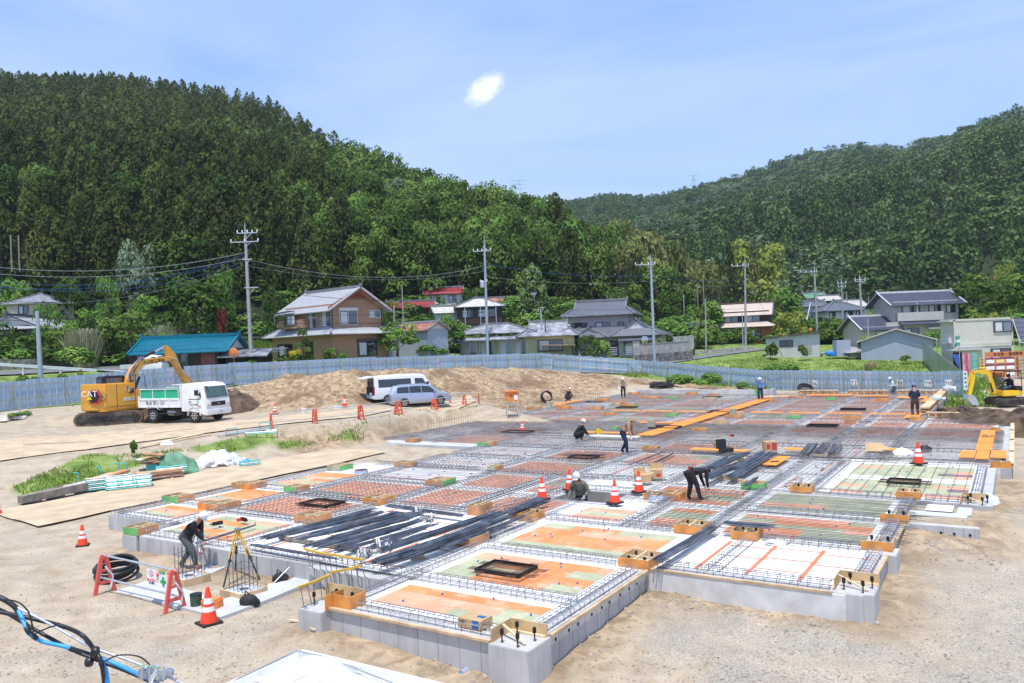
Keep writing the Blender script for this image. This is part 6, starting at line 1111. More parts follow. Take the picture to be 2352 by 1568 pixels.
for args in(('P1','tallest concrete utility pole left of the tan house, with two crossarms',562,512,577,822,74,.19,'pole',((.925,1.9,.12,5),(.86,2.6,-.02,3),(.73,.9,.1,0),(.52,1.3,.3,0)),None),('P2','pale blue steel utility pole with transformer in the middle of the village',1112,543,1121,832,96,.2,'pole_blue',((.885,2.1,-.15,5),(.64,.8,-.3,2)),.62),('P3','pale blue steel utility pole behind the bend of the fence',1494,584,1504,842,89,.19,'pole_blue',((.91,2.2,-.3,4),),None),('P4','grey utility pole before the brown house',1711,588,1713,808,108,.17,'pole',((.90,2.3,-.3,4),),None),('P5','utility pole with a bracket right of the leafy gold tree',1870,608,1877,765,118,.17,'pole',((.90,2.4,-.38,4),(.62,.8,-.4,0)),None),('P6','utility pole in front of the slate blue roofed house',1932,637,1938,772,124,.16,'pole',((.90,1.3,0,3),(.84,1.2,0,3)),None),('P7','utility pole right of the slate blue roofed house',1974,628,1981,768,116,.17,'pole',((.90,1.5,0,3),(.87,1.5,0,3)),None),('P8','short thick grey pole on the road at far left',85,714,94,872,60,.2,'pole_blue',(),None),('P9','short grey lamp pole above the excavator boom',303,718,306,812,80,.14,'pole',((.98,.7,-.5,0),),None),('P10','thin distant pole behind the long red roof',923,655,926,728,112,.10,'pole',(),None),('P11','thin dark pole right of the tan house',905,702,907,820,88,.12,'pole',(),None),('P12','pale steel lamp pole before the low tiled house',1242,705,1246,815,97,.12,'pole_blue',((.99,.5,.5,0),),None),('P13','thin aerial pole beside the pale conifer',1226,672,1230,755,105,.05,'frame_dark',((.99,.8,0,0),(.95,.6,0,0)),None),('P14','dark slim pole close to the pale steel lamp pole',1252,728,1254,818,96.5,.08,'frame_dark',(),None),('P15','upright grey pole beside the leaning one',1620,687,1622,806,103,.12,'pole',(),None),('P16','dark leaning pole left of the brown house',1618,704,1594,806,102,.13,'timber_dark',(),None),('P17','slim grey pole right in front of the brown house',1705,720,1707,808,107,.08,'pole_blue',(),None),('P18','slim pole left of the blue grey shed',1993,732,1996,816,91,.09,'pole',(),None),('P19','slim pole between the shed and the site office',2151,780,2155,830,84,.07,'galv',(),None),('P20','distant slim pole behind the right hand poles',1944,668,1946,705,150,.1,'pole',(),None),('P21','slim grey pole among the shrubs on the valley slope',1570,675,1571,706,125,.08,'pole_blue',(),None),('P22','slim pole rising behind the poles at right',1995,679,1996,740,128,.07,'pole',(),None)):
 k,lb,xt,yt,xb,yb,d,r,m_,arms,tr=args;PT[k]=pole(lb,xt,yt,xb,yb,d,r,m_,arms,tr,name='utility_pole'if k in('P1','P2','P3','P4','P5','P6','P7')else 'pole',steps=k in('P1','P2','P3','P4','P5','P6','P7'),spike=k in('P1','P2','P3','P4','P5','P6','P7'))
b=MB()
a0=D(1865,700,119);b.tube([D(1862,695,119),D(1853,735,117)],.09,'pole_blue',8);b.tube([D(1862,695,119),D(1873,752,121)],.09,'pole_blue',8);tag(b.build('brace_pole',None),'pair of slanting pale blue brace poles by the utility pole','brace')
WN=0
def wire(a,c,sag,r=.018,mat='wire_black',label=None,n=16):
 global WN;WN+=1;A,C=Vector(D(*a)),Vector(D(*c));pts=[A.lerp(C,k/n)-Vector((0,0,sag*4*(k/n)*(1-k/n)))for k in range(n+1)];b=MB();b.tube(pts,r,mat,4,False);o=b.build('overhead_wire',None);tag(o,label,'wire','overhead wires of the village')
W1='wire from the left edge of the view to the tallest pole, %s down'
for i,(y0,y1,d0,sg,m_,r)in enumerate(((610,580,70,1.0,'wire_grey',.028),(625,592,70,1.0,'wire_grey',.024),(640,584,68,1.5,'wire_blue',.018),(656,590,68,1.3,'wire_blue',.018),(650,600,68,1.6,'wire_blue',.018),(690,608,74,1.5,'wire_grey',.014),(690,662,70,.6,'wire_black',.03),(726,722,62,.3,'wire_black',.03),(733,740,62,.2,'wire_black',.022))):wire((-40,y0,d0),(562 if i<6 else 572,y1,74),sg,r,m_,W1%ordn(i+1))
for i,(y0,y1,sg,m_,r)in enumerate(((595,609,1.6,'wire_grey',.03),(610,622,1.2,'wire_grey',.018),(662,681,.8,'wire_black',.032),(723,716,1.0,'wire_black',.02),(741,737,.2,'wire_black',.026),(722,715,.2,'wire_black',.018))):wire((566,y0,74),(1116,y1,96),sg,r,m_,'wire between the tallest pole and the pale blue steel pole, %s down'%ordn(i+1))
for i,(y0,y1,sg,m_,r)in enumerate(((606,632,.6,'wire_blue',.02),(635,645,.5,'wire_grey',.014),(682,685,.5,'wire_black',.032),(703,708,.3,'wire_black',.02))):wire((1117,y0,96),(1498,y1,89),sg,r,m_,'wire between the two pale blue steel poles, %s down'%ordn(i+1))
for i,(y0,y1,sg,m_,r)in enumerate(((633,640,.4,'wire_blue',.02),(647,652,.4,'wire_grey',.014),(685,680,.5,'wire_black',.032),(700,708,.3,'wire_black',.02),(722,725,.2,'wire_black',.016))):wire((1499,y0,89),(1712,y1,108),sg,r,m_,'wire between the right steel pole and the brown house pole, %s down'%ordn(i+1))
for i,(x0,y0,d0,x1,y1,d1,sg)in enumerate(((1712,640,108,1863,652,118,.8),(1712,690,108,1873,690,118,.4),(1873,650,118,1935,668,124,.5),(1873,690,118,1977,692,116,.3),(1936,668,124,1976,660,116,.3),(1977,704,116,2060,700,113,.2),(1712,600,108,1760,730,104,0),(1118,625,96,1175,750,104,0),(1118,680,96,1186,757,104,0),(905,712,88,1116,716,96,.3),(1243,712,97,1498,722,89,.4),(1500,722,89,1620,712,103,.3),(1622,700,103,1712,640,108,0))):wire((x0,y0,d0),(x1,y1,d1),sg,.018,'wire_black','thin dark wire on the right side of the village, %s of the loose spans'%ordn(i+1))
# convex mirrors
for lb,x,y,d,r,yb in(('large orange backed round road mirror beside the teal roof',536,811,73,.5,840),('round road mirror on a bent orange pole before the grey house',1481,780,91,.42,828),('orange road mirror near the cream shed',1862,757,100,.24,775)):
 p=D(x,y,d);t=thing('road_mirror',lb,'road mirror',p);b=MB();b.lathe([(.02,-.08),(r*.9,-.03),(r,0),(r*.9,.03)],(0,0,0),'mirror_orange'if 'backed'in lb or 'cream'in lb else 'mirror',20,'y');part(t,'disc',b,smooth=30);b=MB();z=D(x,yb,d).z-p.z;b.tube([(0,.1,z-.5),(0,.1,.35 if 'bent'in lb else 0)],.05,'mirror_orange',8);part(t,'post',b)
# pylons on the ridges
def pylon(label,x,yt,yb,d,wid):
 p=D(x,yb,d);t=thing('pylon',label,'pylon',p);H_=D(x,yt,d).z-p.z;b=MB();w0=wid*.22;r=.11*d/600
 for sx in(-1,1):
  for sy in(-1,1):b.tube([(sx*w0*1.7,sy*w0*1.7,-H_*.4),(sx*w0*.55,sy*w0*.55,H_*.6),(sx*w0*.3,sy*w0*.3,H_)],r,'galv',4)
 for k in range(7):
  z=H_*k/7;z2=H_*(k+1)/7;f=w0*(1.1-.75*k/7);f2=w0*(1.1-.75*(k+1)/7);b.tube([(-f,-f,z),(f2,-f2,z2)],r*.7,'galv',3);b.tube([(f,-f,z),(-f2,-f2,z2)],r*.7,'galv',3)
 part(t,'tower',b)
 for f,ww in((.98,1),(.72,.8),(.45,.85)):
  if wid>40 and f<.9:continue
  b=MB();b.tube([(-wid/2*ww,0,H_*f),(wid/2*ww,0,H_*f)],r,'galv',4);b.tube([(-wid/2*ww,0,H_*f),(0,0,H_*(f+.04)),(wid/2*ww,0,H_*f)],r,'galv',4);part(t,'crossarm',b)
pylon('lattice power pylon on the skyline of the right mountain',1594,402,446,830,10.5);pylon('top of a lattice pylon just above the left ridge',1191,414,450,420,9)
# -- plates and pads on the ground
pa=dens([onground(x,y)for x,y in((-120,1100),(0,1062),(250,1028),(450,1000),(600,981),(830,958),(1095,922))],5);pb=dens([onground(x,y)for x,y in((-120,1030),(0,1010),(250,992),(450,975),(600,962),(830,940),(1080,908))],5)
for k in range(0,len(pa)-2,3):
 e=min(len(pa),k+4);A2=[p.lerp(q,.02)for p,q in zip(pa[k:e],pb[k:e])];mid=[p.lerp(q,.5)for p,q in zip(pa[k:e],pb[k:e])];mid2=[p.lerp(q,.505)for p,q in zip(pa[k:e],pb[k:e])]
 strip('plate_road',A2,mid,'plate_sand','row of sand covered steel plates on the upper site road',.05+.012*(k%2),n=6);strip('plate_road',mid2,[p.lerp(q,.98)for p,q in zip(pa[k:e],pb[k:e])],'plate_sand','far row of sand covered steel plates on the upper site road',.062-.012*(k%2),n=6)
pa=dens([onground(x,y)for x,y in((87,1213),(400,1147),(650,1092),(886,1041))],4);pb=dens([onground(x,y)for x,y in((-20,1176),(330,1112),(560,1067),(760,1033))],4)
strip('plate_road',pa,[p.lerp(q,.5)for p,q in zip(pa,pb)],'plate_sand','sand covered steel plates on the lower site road',.07,n=6);strip('plate_road',[p.lerp(q,.507)for p,q in zip(pa,pb)],pb,'plate_sand','second row of steel plates on the lower site road',.055,n=6)
def pad(name,pts,mat,label,lift=.05,z=None):
 q=[onground(x,y)for x,y in pts];zz=max(p.z for p in q)+lift;b=MB();b.prism([(p.x,p.y)for p in q],zz-.25,zz,mat);o=b.build(name,None,fixn=True);tag(o,label,None,None,'structure');return zz
PZ=pad('lean_concrete_pad',((264,1359),(340,1337),(411,1351),(506,1384),(700,1329),(741,1336),(600,1391),(507,1424)),'lean_concrete','pale thin concrete pad round the column bases',.02)
pad('lean_concrete_pad',((427,1323),(493,1292),(527,1300),(464,1328)),'lean_concrete','small pale concrete pad under the surveyor',.02)
# -- cones, barricades
def cone(label,p,h=.7,strip2=False):
 t=thing('traffic_cone',label,'traffic cone',p,rnd.random(),'red and white traffic cones');b=MB();b.box((0,0,.02*h/.7),(.4*h/.7,.4*h/.7,.05*h/.7),'cone_base');part(t,'base',b,bevel=.01)
 b=MB();R=lambda z:(.145*(1-z/h)+.03)*h/.7;zs=[0.045,.36,.36,.49,.49,.57,.57,.72,.72,1.0];zs=[z*h for z in zs]
 for i,m_ in((0,'cone_red'),(2,'cone_white'),(4,'cone_red'),(6,'cone_white'),(8,'cone_red')):b.lathe([(R(zs[i]),zs[i]),(R(zs[i+1]),zs[i+1])],(0,0,0),m_,18)
 part(t,'cone_body',b,smooth=40);return t
for lb,x,y,z,h in(('cone standing alone on the gravel at left',190,1253,None,.62),('large cone beside the orange tool case',480,1432,None,.74),('cone on the upper road right of the dump truck',632,951,None,.72),('cone on the upper road behind the white van',792,934,None,.74),('cone cut off by the left edge by the plates',-3,1182,None,.5),('cone at the left corner of the pit',1246,1146,ZT+.08,.7),('cone at the back left corner of the pit',1309,1125,ZT+.08,.7),('cone at the front right corner of the pit',1413,1155,ZT+.08,.7),('cone at the back right corner of the pit',1468,1130,ZT+.08,.7),('cone standing before the white sack at right',2110,1065,ZT+.06,.78),('cone inside the black square frame at the far left',1200,991,ZT+.05,.62)):
 cone('red and white '+lb,onground(x,y)if z is None else W(x,y,z),h)
def aframe(t,p,rz,col,h=.8,w=.46):
 o=bpy.data.objects.new('stand',None);COL.objects.link(o);setp(o,t);o.location=p;o.rotation_euler=(0,0,rz);b=MB()
 for s in(-1,1):b.beam((0,s*w/2,0),(0,s*.05,h),.05,.085,col,(0,1,0))
 b.beam((0,-w*.36,h*.3),(0,w*.36,h*.3),.05,.07,col);b.beam((0,-w*.2,h*.62),(0,w*.2,h*.62),.05,.05,col);b.box((0,0,h),(.06,.12,.08),col);part(o,'side_frame',b)
 b=MB();b.beam((.028,.13,h*.12),(.028,.19,h*.42),.01,.04,'cone_white');b.beam((.028,.19,h*.42),(.028,.02,h*.72),.01,.04,'cone_white');part(o,'reflector',b);return o
def barricade(label,P_,Q,col='barrier_orange',h=.8,ends=(1,1)):
 t=thing('barricade',label,'barricade',P_,0,'orange pipe barricades');v=Q-P_;an=atan2(v.y,v.x)
 if ends[0]:aframe(t,(0,0,0),an,col,h)
 if ends[1]:aframe(t,v,an,col,h)
 d=v.normalized()*.12
 for z in(h+.02,h*.4):b=MB();b.tube([-d+Vector((0,0,z)),v+d+Vector((0,0,z))],.024,'galv',8);part(t,'rail',b)
 return t,v
a,c=onground(241,1362),onground(402,1404);t,v=barricade('salmon red barricade with two hanging signs before the column bases',a,c,'barrier_pink',.86);an=atan2(v.y,v.x)
for f,w,h_,m_,wr in((.70,.36,.38,'paper',(('あぶない',.085,'ink_red',-.08),('立入禁止',.05,'ink',-.14))),(.86,.30,.40,'paper',(('安全第一',.07,'ink_green',.13),))):
 b=MB();b.box((0,0,0),(w,.006,h_),m_);o=part(t,'hanging_sign',b,loc=v*f+Vector((0,0,.64)),rz=an)
 for s,sz,cl,z in wr:text(s,sz,cl,o,(0,-.006,z),(pi/2,0,0))
 b=MB()
 if f>.8:b.box((0,-.006,-.06),(.2,.006,.07),'ink_green');b.box((0,-.007,-.06),(.07,.006,.2),'ink_green');b.box((0,-.005,.19),(w,.006,.03),'logo_yellow')
 else:b.lathe([(.07,-.008),(.07,-.006)],(0,0,.07),'ink_red',16,'y');b.lathe([(.052,-.0095),(.052,-.007)],(0,0,.07),'paper',16,'y');b.box((0,-.01,.07),(.02,.004,.07),'ink')
 part(o,'symbol',b)
bq=[onground(x,y)for x,y in((620,984),(724,972),(828,963),(914,952),(999,941),(1069,931))]
for i in range(5):barricade('orange barricade along the upper road edge, %s from the left'%ordn(i+1),bq[i]+(bq[i+1]-bq[i])*.03,bq[i+1]-(bq[i+1]-bq[i])*.03)
barricade('orange barricade closing the road right of the silver car',onground(1034,926),onground(1100,926))
b=MB();b.lathe([(.13,0),(.17,.3)],onground(699,966)+Vector((0,0,.42)),'sack_white',12);tag(b.build('hanging_bag',None),'white bag hanging from the upper barricade rail','bag');b=MB();p=onground(775,966);b.box(p+Vector((0,0,.78)),(.45,.02,.18),'paper',.3);tag(b.build('rail_sign',None),'blank white board hung on the upper barricade rail','sign')
# -- hose coils
def coil(label,p,R,n,tilt,rz,r=.05,mat='hose',flat=1):
 b=MB();Rm=Euler((tilt,0,rz)).to_matrix();pts=[]
 for k in range(n*22):
  a=k/22*2*pi;f=k/22;rr=R*(1+.07*sin(f*2.1)+.04*cos(a*3+f));q=Vector((rr*cos(a),rr*sin(a)*flat,(f-n/2)*r*1.5+.03*sin(a*2+f)));pts.append(Rm@q)
 zmin=min(q.z for q in pts)-r;b.tube([q-Vector((0,0,zmin))for q in pts],r,mat,8);o=b.build('hose_coil',None,tuple(p),smooth=60);tag(o,label,'hose coil','coils of black corrugated hose')
coil('black corrugated hose coil leaning on the gravel by the salmon barricade',onground(268,1330),.46,6,radians(12),.25,.036);coil('black hose coil standing up left of the far slab edge',onground(1256,925),.45,6,radians(70),.3,.045);coil('black hose coil lying on dirt left of the leafy bushes',onground(1520,892),1.1,4,radians(12),.1,.06,flat=.6);coil('black hose coil before the blue fence by the planks',onground(1851,906)+Vector((0,0,.1)),.6,5,radians(25),0,.05);coil('small black hose ring before the brown soil heap',onground(2211,958),.28,3,radians(80),.2,.03)
# -- survey tripods, column bases, tools
def tripod(label,head,feet,h,col,tip,inst):
 p=sum(feet,Vector())/3;t=thing('survey_tripod',label,'tripod',p);tp=Vector((0,0,h))
 for f in feet:
  f=f-p;b=MB();m_=tp.lerp(f,.55)
  for s in(-1,1):b.beam(tp+Vector((s*.02,0,0)),m_+Vector((s*.03,0,0)),.018,.03,col)
  b.beam(tp.lerp(f,.4),f,.032,.025,tip);b.box(m_,(.07,.06,.06),'red_wrap'if inst=='level'else 'dark_metal');part(t,'leg',b)
 b=MB();b.lathe([(.07,-.02),(.085,.02)],tp,'red_wrap'if inst=='level'else 'steel',12)
 if inst=='level':b.lathe([(.035,.02),(.05,.06)],tp,'dark_metal',10);b.tube([tp+Vector((-.1,-.06,.11)),tp+Vector((.1,.06,.11))],.045,'steel',10);b.box(tp+Vector((0,0,.1)),(.09,.09,.1),'galv')
 part(t,'head',b);return t
tripod('white and red survey tripod with a level the surveyor is bending over',None,[onground(420,1300),onground(469,1316),onground(477,1300)],1.02,'truck_white','steel','level');tripod('yellow wooden survey tripod without instrument before the slab wall',None,[onground(513,1349),onground(597,1332),onground(540,1310)],1.22,'yellow_rail','dark_metal','x')
for lb,x,y,w in(('left column base with upright rebars in a low timber frame',420,1345,.78),('right column base with upright rebars in a low timber frame',548,1378,.80)):
 p=onground(x,y);p.y+=.35;t=thing('column_base',lb,'column base',p,SR-.1);b=MB();b.box((0,0,.04),(w-.1,w*.8,.2),'lean_concrete');part(t,'concrete_pad',b);b=MB()
 for s in(-1,1):b.box((0,s*w*.42,.07),(w,.035,.2),'wood');b.box((s*w*.5,0,.07),(.035,w*.8,.2),'wood')
 part(t,'timber_frame',b);q=[(-.25,-.2),(-.08,-.2),(.08,-.2),(.25,-.2),(.25,0),(.25,.2),(.08,.2),(-.08,.2),(-.25,.2),(-.25,0)]
 for a in q:b=MB();b.tube([(a[0],a[1],.1),(a[0]*1.03,a[1],.82+.07*rnd.random())],.009,'rebar',5);part(t,'upright_bar',b)
 b=MB()
 for z in(.3,.68):b.tube([(-.26,-.21,z),(.26,-.21,z),(.26,.21,z),(-.26,.21,z),(-.26,-.21,z)],.006,'rebar',4)
 b.tube([(-.1,.0,.14),(.1,.05,.16),(.05,-.1,.17),(-.08,-.05,.15)],.02,'rebar',5);part(t,'hoop',b)
p=onground(451,1396)+Vector((0,0,.0));b=MB();b.lathe([(.115,0),(.125,.3)],(0,0,0),'bag_green',16);b.lathe([(.1,.30),(.13,.31)],(0,0,0),'plastic_black',16);tag(b.build('tool_bucket',None,tuple(p),smooth=40),'dark round soft tool bucket on the pale pad','bucket')
t=thing('tool_case','orange plastic tool case behind the large cone','tool case',onground(488,1400),-.3);b=MB();b.box((0,0,.13),(.40,.28,.24),'case_orange');part(t,'shell',b,bevel=.03);b=MB();b.tube([(-.1,-.16,.14),(-.08,-.19,.18),(.08,-.19,.18),(.1,-.16,.14)],.014,'plastic_black',6);part(t,'handle',b);b=MB();b.box((0,-.141,.16),(.3,.01,.02),'plastic_black');part(t,'seam',b)
for lb,x,y,s in(('open black bag lying on the pale pad by the right column base',572,1395,.30),('black tool bag with red brown canvas beside the slab wall',645,1342,.30)):
 b=MB();b.ball((0,0,s*.45),(s*.7,s*.45,s*.5),'bag_black',12,8);b.ball((s*.35,.03,s*.3),(s*.45,s*.4,s*.35),'bag_black'if 'open'in lb else 'form_rose',10,6);b.tube([(-s*.4,0,s*.5),(-s*.2,0,s*1.2),(s*.2,0,s*.8)],.018,'bag_black',6);tag(b.build('tool_bag',None,tuple(onground(x,y)),smooth=50),lb,'bag')
a=onground(623,1350);b=MB();b.tube([a+Vector((0,0,.05)),W(665,1302,.42)],.012,'galv',6);b.box(a+Vector((0,0,.05)),(.16,.1,.09),'wood_pale',.5);tag(b.build('brush',None),'short broom leaning on the black tool bag','brush')
t=thing('traffic_wand','red hand wand lying beside the left column base','wand',onground(372,1328)+Vector((0,0,.05)),.4);b=MB();b.tube([(-.2,0,.05),(.15,0,.05)],.045,'red_wrap',10);part(t,'tube',b);b=MB();b.tube([(.15,0,.05),(.3,0,.05)],.02,'logo_yellow',8);part(t,'grip',b)
for i,(x0,y0,x1,y1)in enumerate(((665,1429,735,1440),(690,1436,725,1452))):b=MB();b.beam(onground(x0,y0)+Vector((0,0,.05)),onground(x1,y1)+Vector((0,0,.05)),.07,.03,'wood_pale');tag(b.build('plank',None),'short plank scrap on the gravel below the left block, '+('upper','lower')[i]+' one','plank')
t=thing('pipe_stub','grey plastic pipe stub in the front wall of the nearest wing','pipe',S(-8.2,10.93,-.12),SR);b=MB();b.lathe([(.075,-.14),(.075,.02)],(0,0,0),'clamp_grey',14,'y');part(t,'collar',b);b=MB();b.lathe([(.04,-.15),(.04,-.12)],(0,0,0),'duct_blue',12,'y');b.tube([(0,-.06,0),(0,-.07,-.4)],.03,'hose',8);part(t,'plug',b)
for i,v in enumerate((18.3,17.7)):t=thing('pipe_stub','blue banded grey pipe stub on the right wing wall, %s one'%('farther','nearer')[i],'pipe',S(-2.55,v+1.2,-.03),SR);b=MB();b.lathe([(.075,0),(.075,.22)],(0,0,0),'galv',14,'x');part(t,'pipe',b);b=MB();b.lathe([(.078,.05),(.078,.14)],(0,0,0),'duct_blue',14,'x');part(t,'band',b)
# -- rebar bundles
def bundle(label,a,c,n,w,h,mat='bundle',fan=0,r=.011):
 v=c-a;L_=v.length;b=MB();rr=random.Random(int(L_*1000))
 for k in range(n):
  y=rr.uniform(-w/2,w/2);z=rr.uniform(0,h);e=rr.uniform(-.12,.12)*min(1,L_);f=1+fan*rr.random();sag=-.03*rr.random()
  b.tube([(e,y*f,z+.012),(L_*.5,y+rr.uniform(-.02,.02),z+sag+.02),(L_+e*1.3,y*f+rr.uniform(-.03,.03),z+.012)],r,mat,4,True)
 o=b.build('rebar_bundle',None,tuple(a));o.rotation_euler=(0,-atan2(v.z,v.xy.length),atan2(v.y,v.x));tag(o,label,'rebar bundle','dark rebar bundles lying on the slab');return o
def T2(x,y,z):return W((900+x/2.24)*.59036,(1956+y/2.24)*.59036,z)
zb=ZT+.14
for i,(x0,y0,x1,y1,n,w,h)in enumerate(((295,325,1235,80,30,.2,.1),(490,292,1300,100,22,.17,.08),(600,330,1430,95,14,.16,.06),(700,300,1500,115,30,.2,.1),(880,330,1630,110,34,.22,.1),(900,300,1560,150,14,.14,.06),(640,385,1350,200,12,.14,.05),(740,395,1560,190,20,.18,.07),(960,395,1660,160,26,.2,.08),(930,440,1700,210,14,.15,.06),(1210,350,1800,190,9,.12,.04))):
 bundle('long dark rebar bundle of the left pile, %s from the left'%ordn(i+1),T2(x0,y0,zb+.04*(i%3)),T2(x1,y1,zb+.04*(i%3)),n,w,h)
for i,(x0,y0,x1,y1,n,w,h)in enumerate(((1230,400,1700,225,16,.2,.07),(1330,430,2330,100,34,.24,.10),(1260,530,2240,210,36,.24,.10),(1345,555,2300,250,26,.2,.08),(1500,500,2420,140,30,.24,.10),(1600,440,2700,-20,30,.24,.1),(1900,330,2740,0,22,.2,.08),(1830,395,2560,120,12,.2,.04))):
 bundle('long dark rebar bundle of the middle pile, %s from the left'%ordn(i+1),T2(x0,y0,zb+.05*(i%3)),T2(x1,y1,zb+.05*(i%3)),n,w,h)
for lb,p,q,n,w,h,m_ in(('flat dark bars lying across behind the left pile',T2(1370,35,zb),T2(2010,120,zb),22,.2,.05,'bundle'),('pair of long dark bars before the left pile',T2(190,372,zb),T2(880,492,zb),14,.1,.03,'bundle'),('dark bundle beside the right box of the nearest wings',W(1512,1292,ZT+.2),W(1640,1216,ZT+.12),40,.24,.1,'bundle'),('short dark bundle resting on a form box',W(1672,1206,ZT+.26),W(1769,1213,ZT+.26),34,.2,.09,'bundle'),('short thick bundle of the right pile, nearest',W(1626,1100,ZT+.22),W(1682,1076,ZT+.22),44,.34,.12,'bundle'),('long bundle of the right pile, rightmost',W(1678,1099,ZT+.2),W(1776,1044,ZT+.2),50,.34,.12,'bundle'),('bundle of the right pile, leftmost',W(1634,1078,ZT+.2),W(1716,1043,ZT+.2),36,.3,.1,'bundle'),('bundle of the right pile, middle',W(1690,1080,ZT+.24),W(1752,1040,ZT+.24),36,.24,.1,'bundle'),('thin bundle at the left of the right pile',W(1622,1076,ZT+.2),W(1668,1052,ZT+.2),12,.15,.05,'bundle'),('slim bundle over the white mesh, left',W(1447,1068,ZT+.12),W(1524,1039,ZT+.12),10,.1,.03,'rebar'),('slim bundle over the white mesh, right',W(1492,1069,ZT+.12),W(1548,1042,ZT+.12),10,.1,.03,'rebar'),('rusty ended bundle seen end on, left',W(1848,1046,ZT+.12),W(1869,1022,ZT+.12),30,.4,.14,'rebar'),('rusty ended bundle seen end on, middle',W(1880,1043,ZT+.12),W(1900,1021,ZT+.12),22,.3,.12,'rebar'),('rusty ended bundle seen end on, right',W(1912,1047,ZT+.12),W(1925,1024,ZT+.12),30,.4,.14,'rebar'),('short bundle laid in the bright green box',W(1711,1118,ZT+.2),W(1738,1100,ZT+.25),16,.12,.08,'bundle'),('long thin bars crossing the spaced bar bay',W(1990,1050,ZT+.1),W(2290,1062,ZT+.1),8,.08,.02,'rebar'),('long thin bars crossing the white mesh at right',W(1760,1046,ZT+.1),W(2060,1056,ZT+.1),8,.08,.02,'rebar'),('pair of long bars left of the tool on the front left bay',W(452,1249,ZT+.08),W(585,1208,ZT+.1),8,.12,.03,'bundle'),('loose bars over the far left square frame',W(1150,993,ZT+.1),W(1290,996,ZT+.1),6,.1,.03,'rebar'),('loose bars over the central square frame',W(1300,1046,ZT+.12),W(1390,1046,ZT+.12),9,.4,.03,'rebar')):bundle(lb,p,q,n,w,h,m_)
for lb,p,q in(('timber sleeper under the ends of the left pile',T2(420,300,ZT+.07),T2(1210,425,ZT+.07)),('timber sleeper under the far end of the left pile',T2(1080,150,ZT+.07),T2(1600,85,ZT+.07)),('timber sleeper under the middle pile',T2(1560,480,ZT+.07),T2(1680,460,ZT+.07)),('timber sleeper under the right pile, nearer',W(1612,1090,ZT+.1),W(1706,1104,ZT+.1)),('timber sleeper under the right pile, farther',W(1690,1054,ZT+.1),W(1778,1058,ZT+.1)),('timber under the end on bundles',W(1840,1046,ZT+.08),W(1935,1048,ZT+.08))):b=MB();b.beam(p,q,.09,.09,'wood_grey'if 'left pile'in lb else 'wood');tag(b.build('sleeper',None),lb,'timber')
for i,(x,y)in enumerate(((1340,440),(1180,480),(1730,175),(1280,400),(1130,505),(1640,105))):
 b=MB();r_=random.Random(i)
 for k in range(26):a=r_.uniform(0,6.28);l=r_.uniform(.08,.2);e=Vector((r_.uniform(-.13,.13),r_.uniform(-.13,.13),.02));b.tube([e,e+Vector((cos(a)*l,sin(a)*l,r_.uniform(.05,.22)))],.009,'bundle',4)
 for k in range(4):a=r_.uniform(0,6.28);e=Vector((r_.uniform(-.12,.12),r_.uniform(-.12,.12),.05));b.add([e,e+Vector((.03,0,0)),e+Vector((.05*cos(a)+.03,.05*sin(a),.22)),e+Vector((.05*cos(a),.05*sin(a),.22))],[(0,1,2,3)],'paper')
 tag(b.build('tie_tangle',None,tuple(T2(x,y,ZT+.1))),'tangle of cut bar ends and white tags on the bundles, %s one'%ordn(i+1),'scrap bars','tangles of bar ends and tags')
# yellow capped dowel rows by the wall corner
for i,(x0,y0,x1,y1,z)in enumerate(((699,1260,765,1275,1.0),(766,1273,835,1285,1.0),(684,1349,758,1320,.92),(759,1314,829,1299,.95))):
 a,c=W(x0,y0,z),W(x1,y1,z);t=thing('dowel_row','bent dark dowels under a yellow cap strip by the wall corner, %s one'%ordn(i+1),'dowel row',a,0,'yellow capped dowel rows');v=c-a;b=MB();b.beam((0,0,0),v*.5+Vector((0,0,-.015)),.05,.045,'yellow_rail');b.beam(v*.5+Vector((0,0,-.015)),v,.05,.045,'yellow_rail');part(t,'cap_strip',b)
 for k in range(5):q=v*((k+.4)/5);s=rnd.uniform(-.06,.06);b=MB();b.tube([q,q+Vector((.05+s,0,-.38)),q+Vector((.13+s,.03,-.46)),q+Vector((.14+s,.05,-.75))],.0085,'rebar',5);part(t,'dowel',b)
